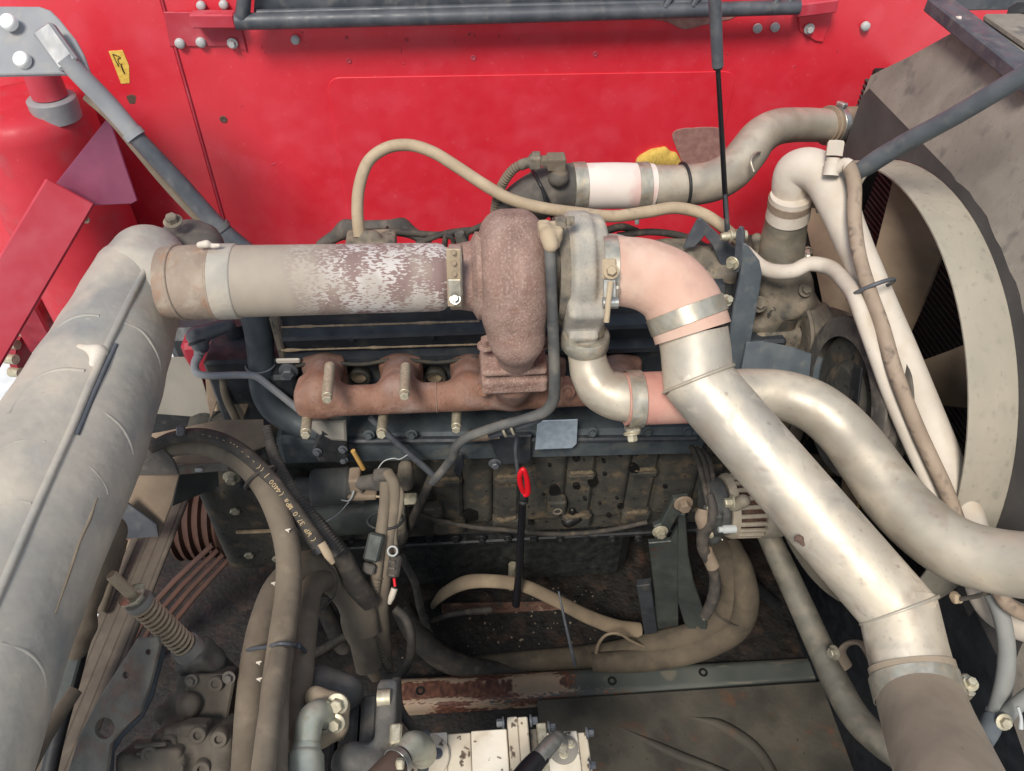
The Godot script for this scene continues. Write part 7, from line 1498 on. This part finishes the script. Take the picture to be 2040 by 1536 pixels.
	put("casting", cast([["c", D(640, 1365, 1.26), D(690, 1380, 1.25), 0.03, 0.028], ["b", D(775, 1440, 1.22), Basis.IDENTITY, Vector3(0.016, 0.05, 0.05), 0.006], ["c", D(700, 1520, 1.15), D(745, 1530, 1.15), 0.03, 0.03]], 0.015, 0.006), "pump_grey", pm)
	put("stud_end", lathe(D(752, 1392, 1.2), Vector3.RIGHT, [[0, 0], [0, 0.013], [0.02, 0.013], [0.021, 0.011], [0.021, 0]], 20), "zinc", pm)
	put("stud_end", lathe(D(768, 1420, 1.2), Vector3.RIGHT, [[0, 0], [0, 0.009], [0.014, 0.009], [0.014, 0]], 18), "tan_grey", pm)
	put("clamp_block", box(D(790, 1468, 1.16), Vector3(0.018, 0.03, 0.03), 0.003), "zinc", pm)
	put("cable", td([[790, 1350, 1.32, 9], [796, 1410, 1.3, 9], [830, 1460, 1.28, 9]], {"seg": 12}), "hose_dark", pm)
	# white painted pump
	var wp := thing("white_gear_pump", "worn white painted tandem gear pump at the bottom edge", "pump", D(960, 1536, 1.25))
	var y := 0.58
	var seg := func(xa: float, xb: float, pyt: float, yy: float, m: String, called: String, dp := 0.16):
		var a := Y(xa, pyt, yy); var b := Y(xb, pyt, yy)
		put(called, box(Vector3((a.x + b.x) / 2, yy - 0.06, a.z + dp / 2), Vector3(b.x - a.x - 0.0006, 0.12, dp), 0.0018), m, wp)
	seg.call(800, 891, 1464, y, "white_paint", "port_section"); seg.call(891, 938, 1462, y - 0.002, "cream_paint", "spacer_section")
	seg.call(938, 1010, 1456, y, "white_paint", "gear_section"); seg.call(1010, 1031, 1428, y + 0.012, "cream_paint", "flange"); seg.call(1031, 1051, 1428, y + 0.012, "cream_paint", "flange")
	seg.call(1054, 1070, 1452, y - 0.006, "iron_dusty", "shaft_spacer"); seg.call(1068, 1088, 1440, y - 0.002, "zinc", "clamp_plate")
	seg.call(1088, 1150, 1459, y, "white_paint", "second_gear_section", 0.075); seg.call(1150, 1170, 1459, y - 0.004, "cream_paint", "end_cover", 0.2)
	seg.call(1090, 1150, 1519, y - 0.006, "cream_paint", "lower_port_section", 0.08)
	for q in [[1004, 1440, -1], [1056, 1436, 1], [1092, 1449, 1], [1168, 1460, 1], [1172, 1525, 1]]:
		put("bolt", hexbolt(D(q[0], q[1], 1.26), Vector3(q[2], 0, 0), 0.0065, 0.012), "grey_dark", wp)
	var fl := Y(852, 1508, y + 0.001)
	put("port_flange", lathe(fl, Vector3.UP, [[-0.001, 0.036], [0.004, 0.036], [0.006, 0.034], [0.006, 0]], 36), "cream_paint", wp)
	for q in [[871, 1502], [843, 1532], [846, 1466]]:
		put("flange_screw", hexbolt(Y(q[0], q[1], y + 0.006), Vector3.UP, 0.006, 0.007), "grey_dark", wp)
	put("port_elbow", td([[842, 1502, 1.22, 28], [836, 1490, 1.185, 29], [822, 1486, 1.16, 28], [806, 1500, 1.14, 25], [792, 1518, 1.125, 23]], {"seg": 28, "sub": 7}), "steel_green", wp)
	var bh := put("brown_hose_end", td([[800, 1510, 1.132, 26], [784, 1526, 1.115, 28], [752, 1560, 1.09, 30]], {"ext": 0.3, "seg": 24, "sub": 3}), "rubber_brown", wp)
	put("clamp_band", ring(D(792, 1518, 1.124), D(784, 1526, 1.115) - D(800, 1510, 1.132), 0.021, 0.01, 0.0014, 30), "steel", bh)
	put("clamp_housing", box(D(797, 1522, 1.1), Vector3(0.012, 0.014, 0.012), 0.002, CB), "zinc", bh)
	var f2 := Y(1122, 1493, y + 0.001)
	put("port_flange", lathe(f2, Vector3.UP, [[-0.001, 0.024], [0.004, 0.024], [0.005, 0.022], [0.005, 0]], 32), "tan_grey", wp)
	for q in [[1137, 1482], [1123, 1503]]:
		put("flange_screw", hexbolt(Y(q[0], q[1], y + 0.005), Vector3.UP, 0.005, 0.006), "zinc", wp)
	put("small_elbow", td([[1120, 1486, 1.24, 13], [1118, 1474, 1.215, 14], [1110, 1470, 1.2, 14], [1098, 1482, 1.185, 14]], {"seg": 20, "sub": 6}), "steel", wp)
	put("small_sleeve", td([[1106, 1474, 1.195, 15], [1100, 1480, 1.187, 17], [1072, 1512, 1.16, 19]], {"seg": 20, "sub": 1}), "steel", wp)
	put("small_hose", td([[1078, 1506, 1.166, 19], [1050, 1538, 1.14, 22], [1010, 1590, 1.1, 24]], {"ext": 0.3, "seg": 20, "sub": 3}), "black_clean", wp)

func letters(parent: Node3D) -> void:
	var P := []; var R := []
	for a in [[400, 866, 1.375, 13.5], [450, 880, 1.37, 14.5], [500, 914, 1.36, 15], [545, 962, 1.35, 15.5], [590, 1022, 1.345, 16], [630, 1080, 1.345, 16]]:
		var p := D(a[0], a[1], a[2]); P.append(p); R.append(PX(p, a[3]))
	var q := catmull(P, R, 12); q = resample(q[0], q[1], 0.001)
	var pts: Array = q[0]; pts.reverse(); var rr: Array = q[1]; rr.reverse()
	var font := SystemFont.new(); font.font_names = PackedStringArray(["Droid Sans Mono"])
	var text := "( WP 37.0 MPa (4400 | (( - - - ... - - - - -"
	var s := 0.006
	for ch in text:
		var i := int(s / 0.001)
		if i + 2 >= pts.size(): break
		s += 0.0068
		if ch == " ": continue
		var t: Vector3 = (pts[i + 2] - pts[i]).normalized()
		var n: Vector3 = (CB.z + Vector3(0.15, 0.25, 0)); n = (n - t * n.dot(t)).normalized()
		var tm := TextMesh.new(); tm.text = ch; tm.font = font; tm.font_size = 16; tm.pixel_size = 0.00068; tm.depth = 0.0006; tm.curve_step = 2.0
		var mi := MeshInstance3D.new(); mi.name = "printed_letter"; mi.mesh = tm; mi.material_override = MT["print"]
		mi.transform = Transform3D(Basis(t, n.cross(t), n), pts[i] + n * (rr[i] + 0.0002) - ORG[parent])
		parent.add_child(mi, true)
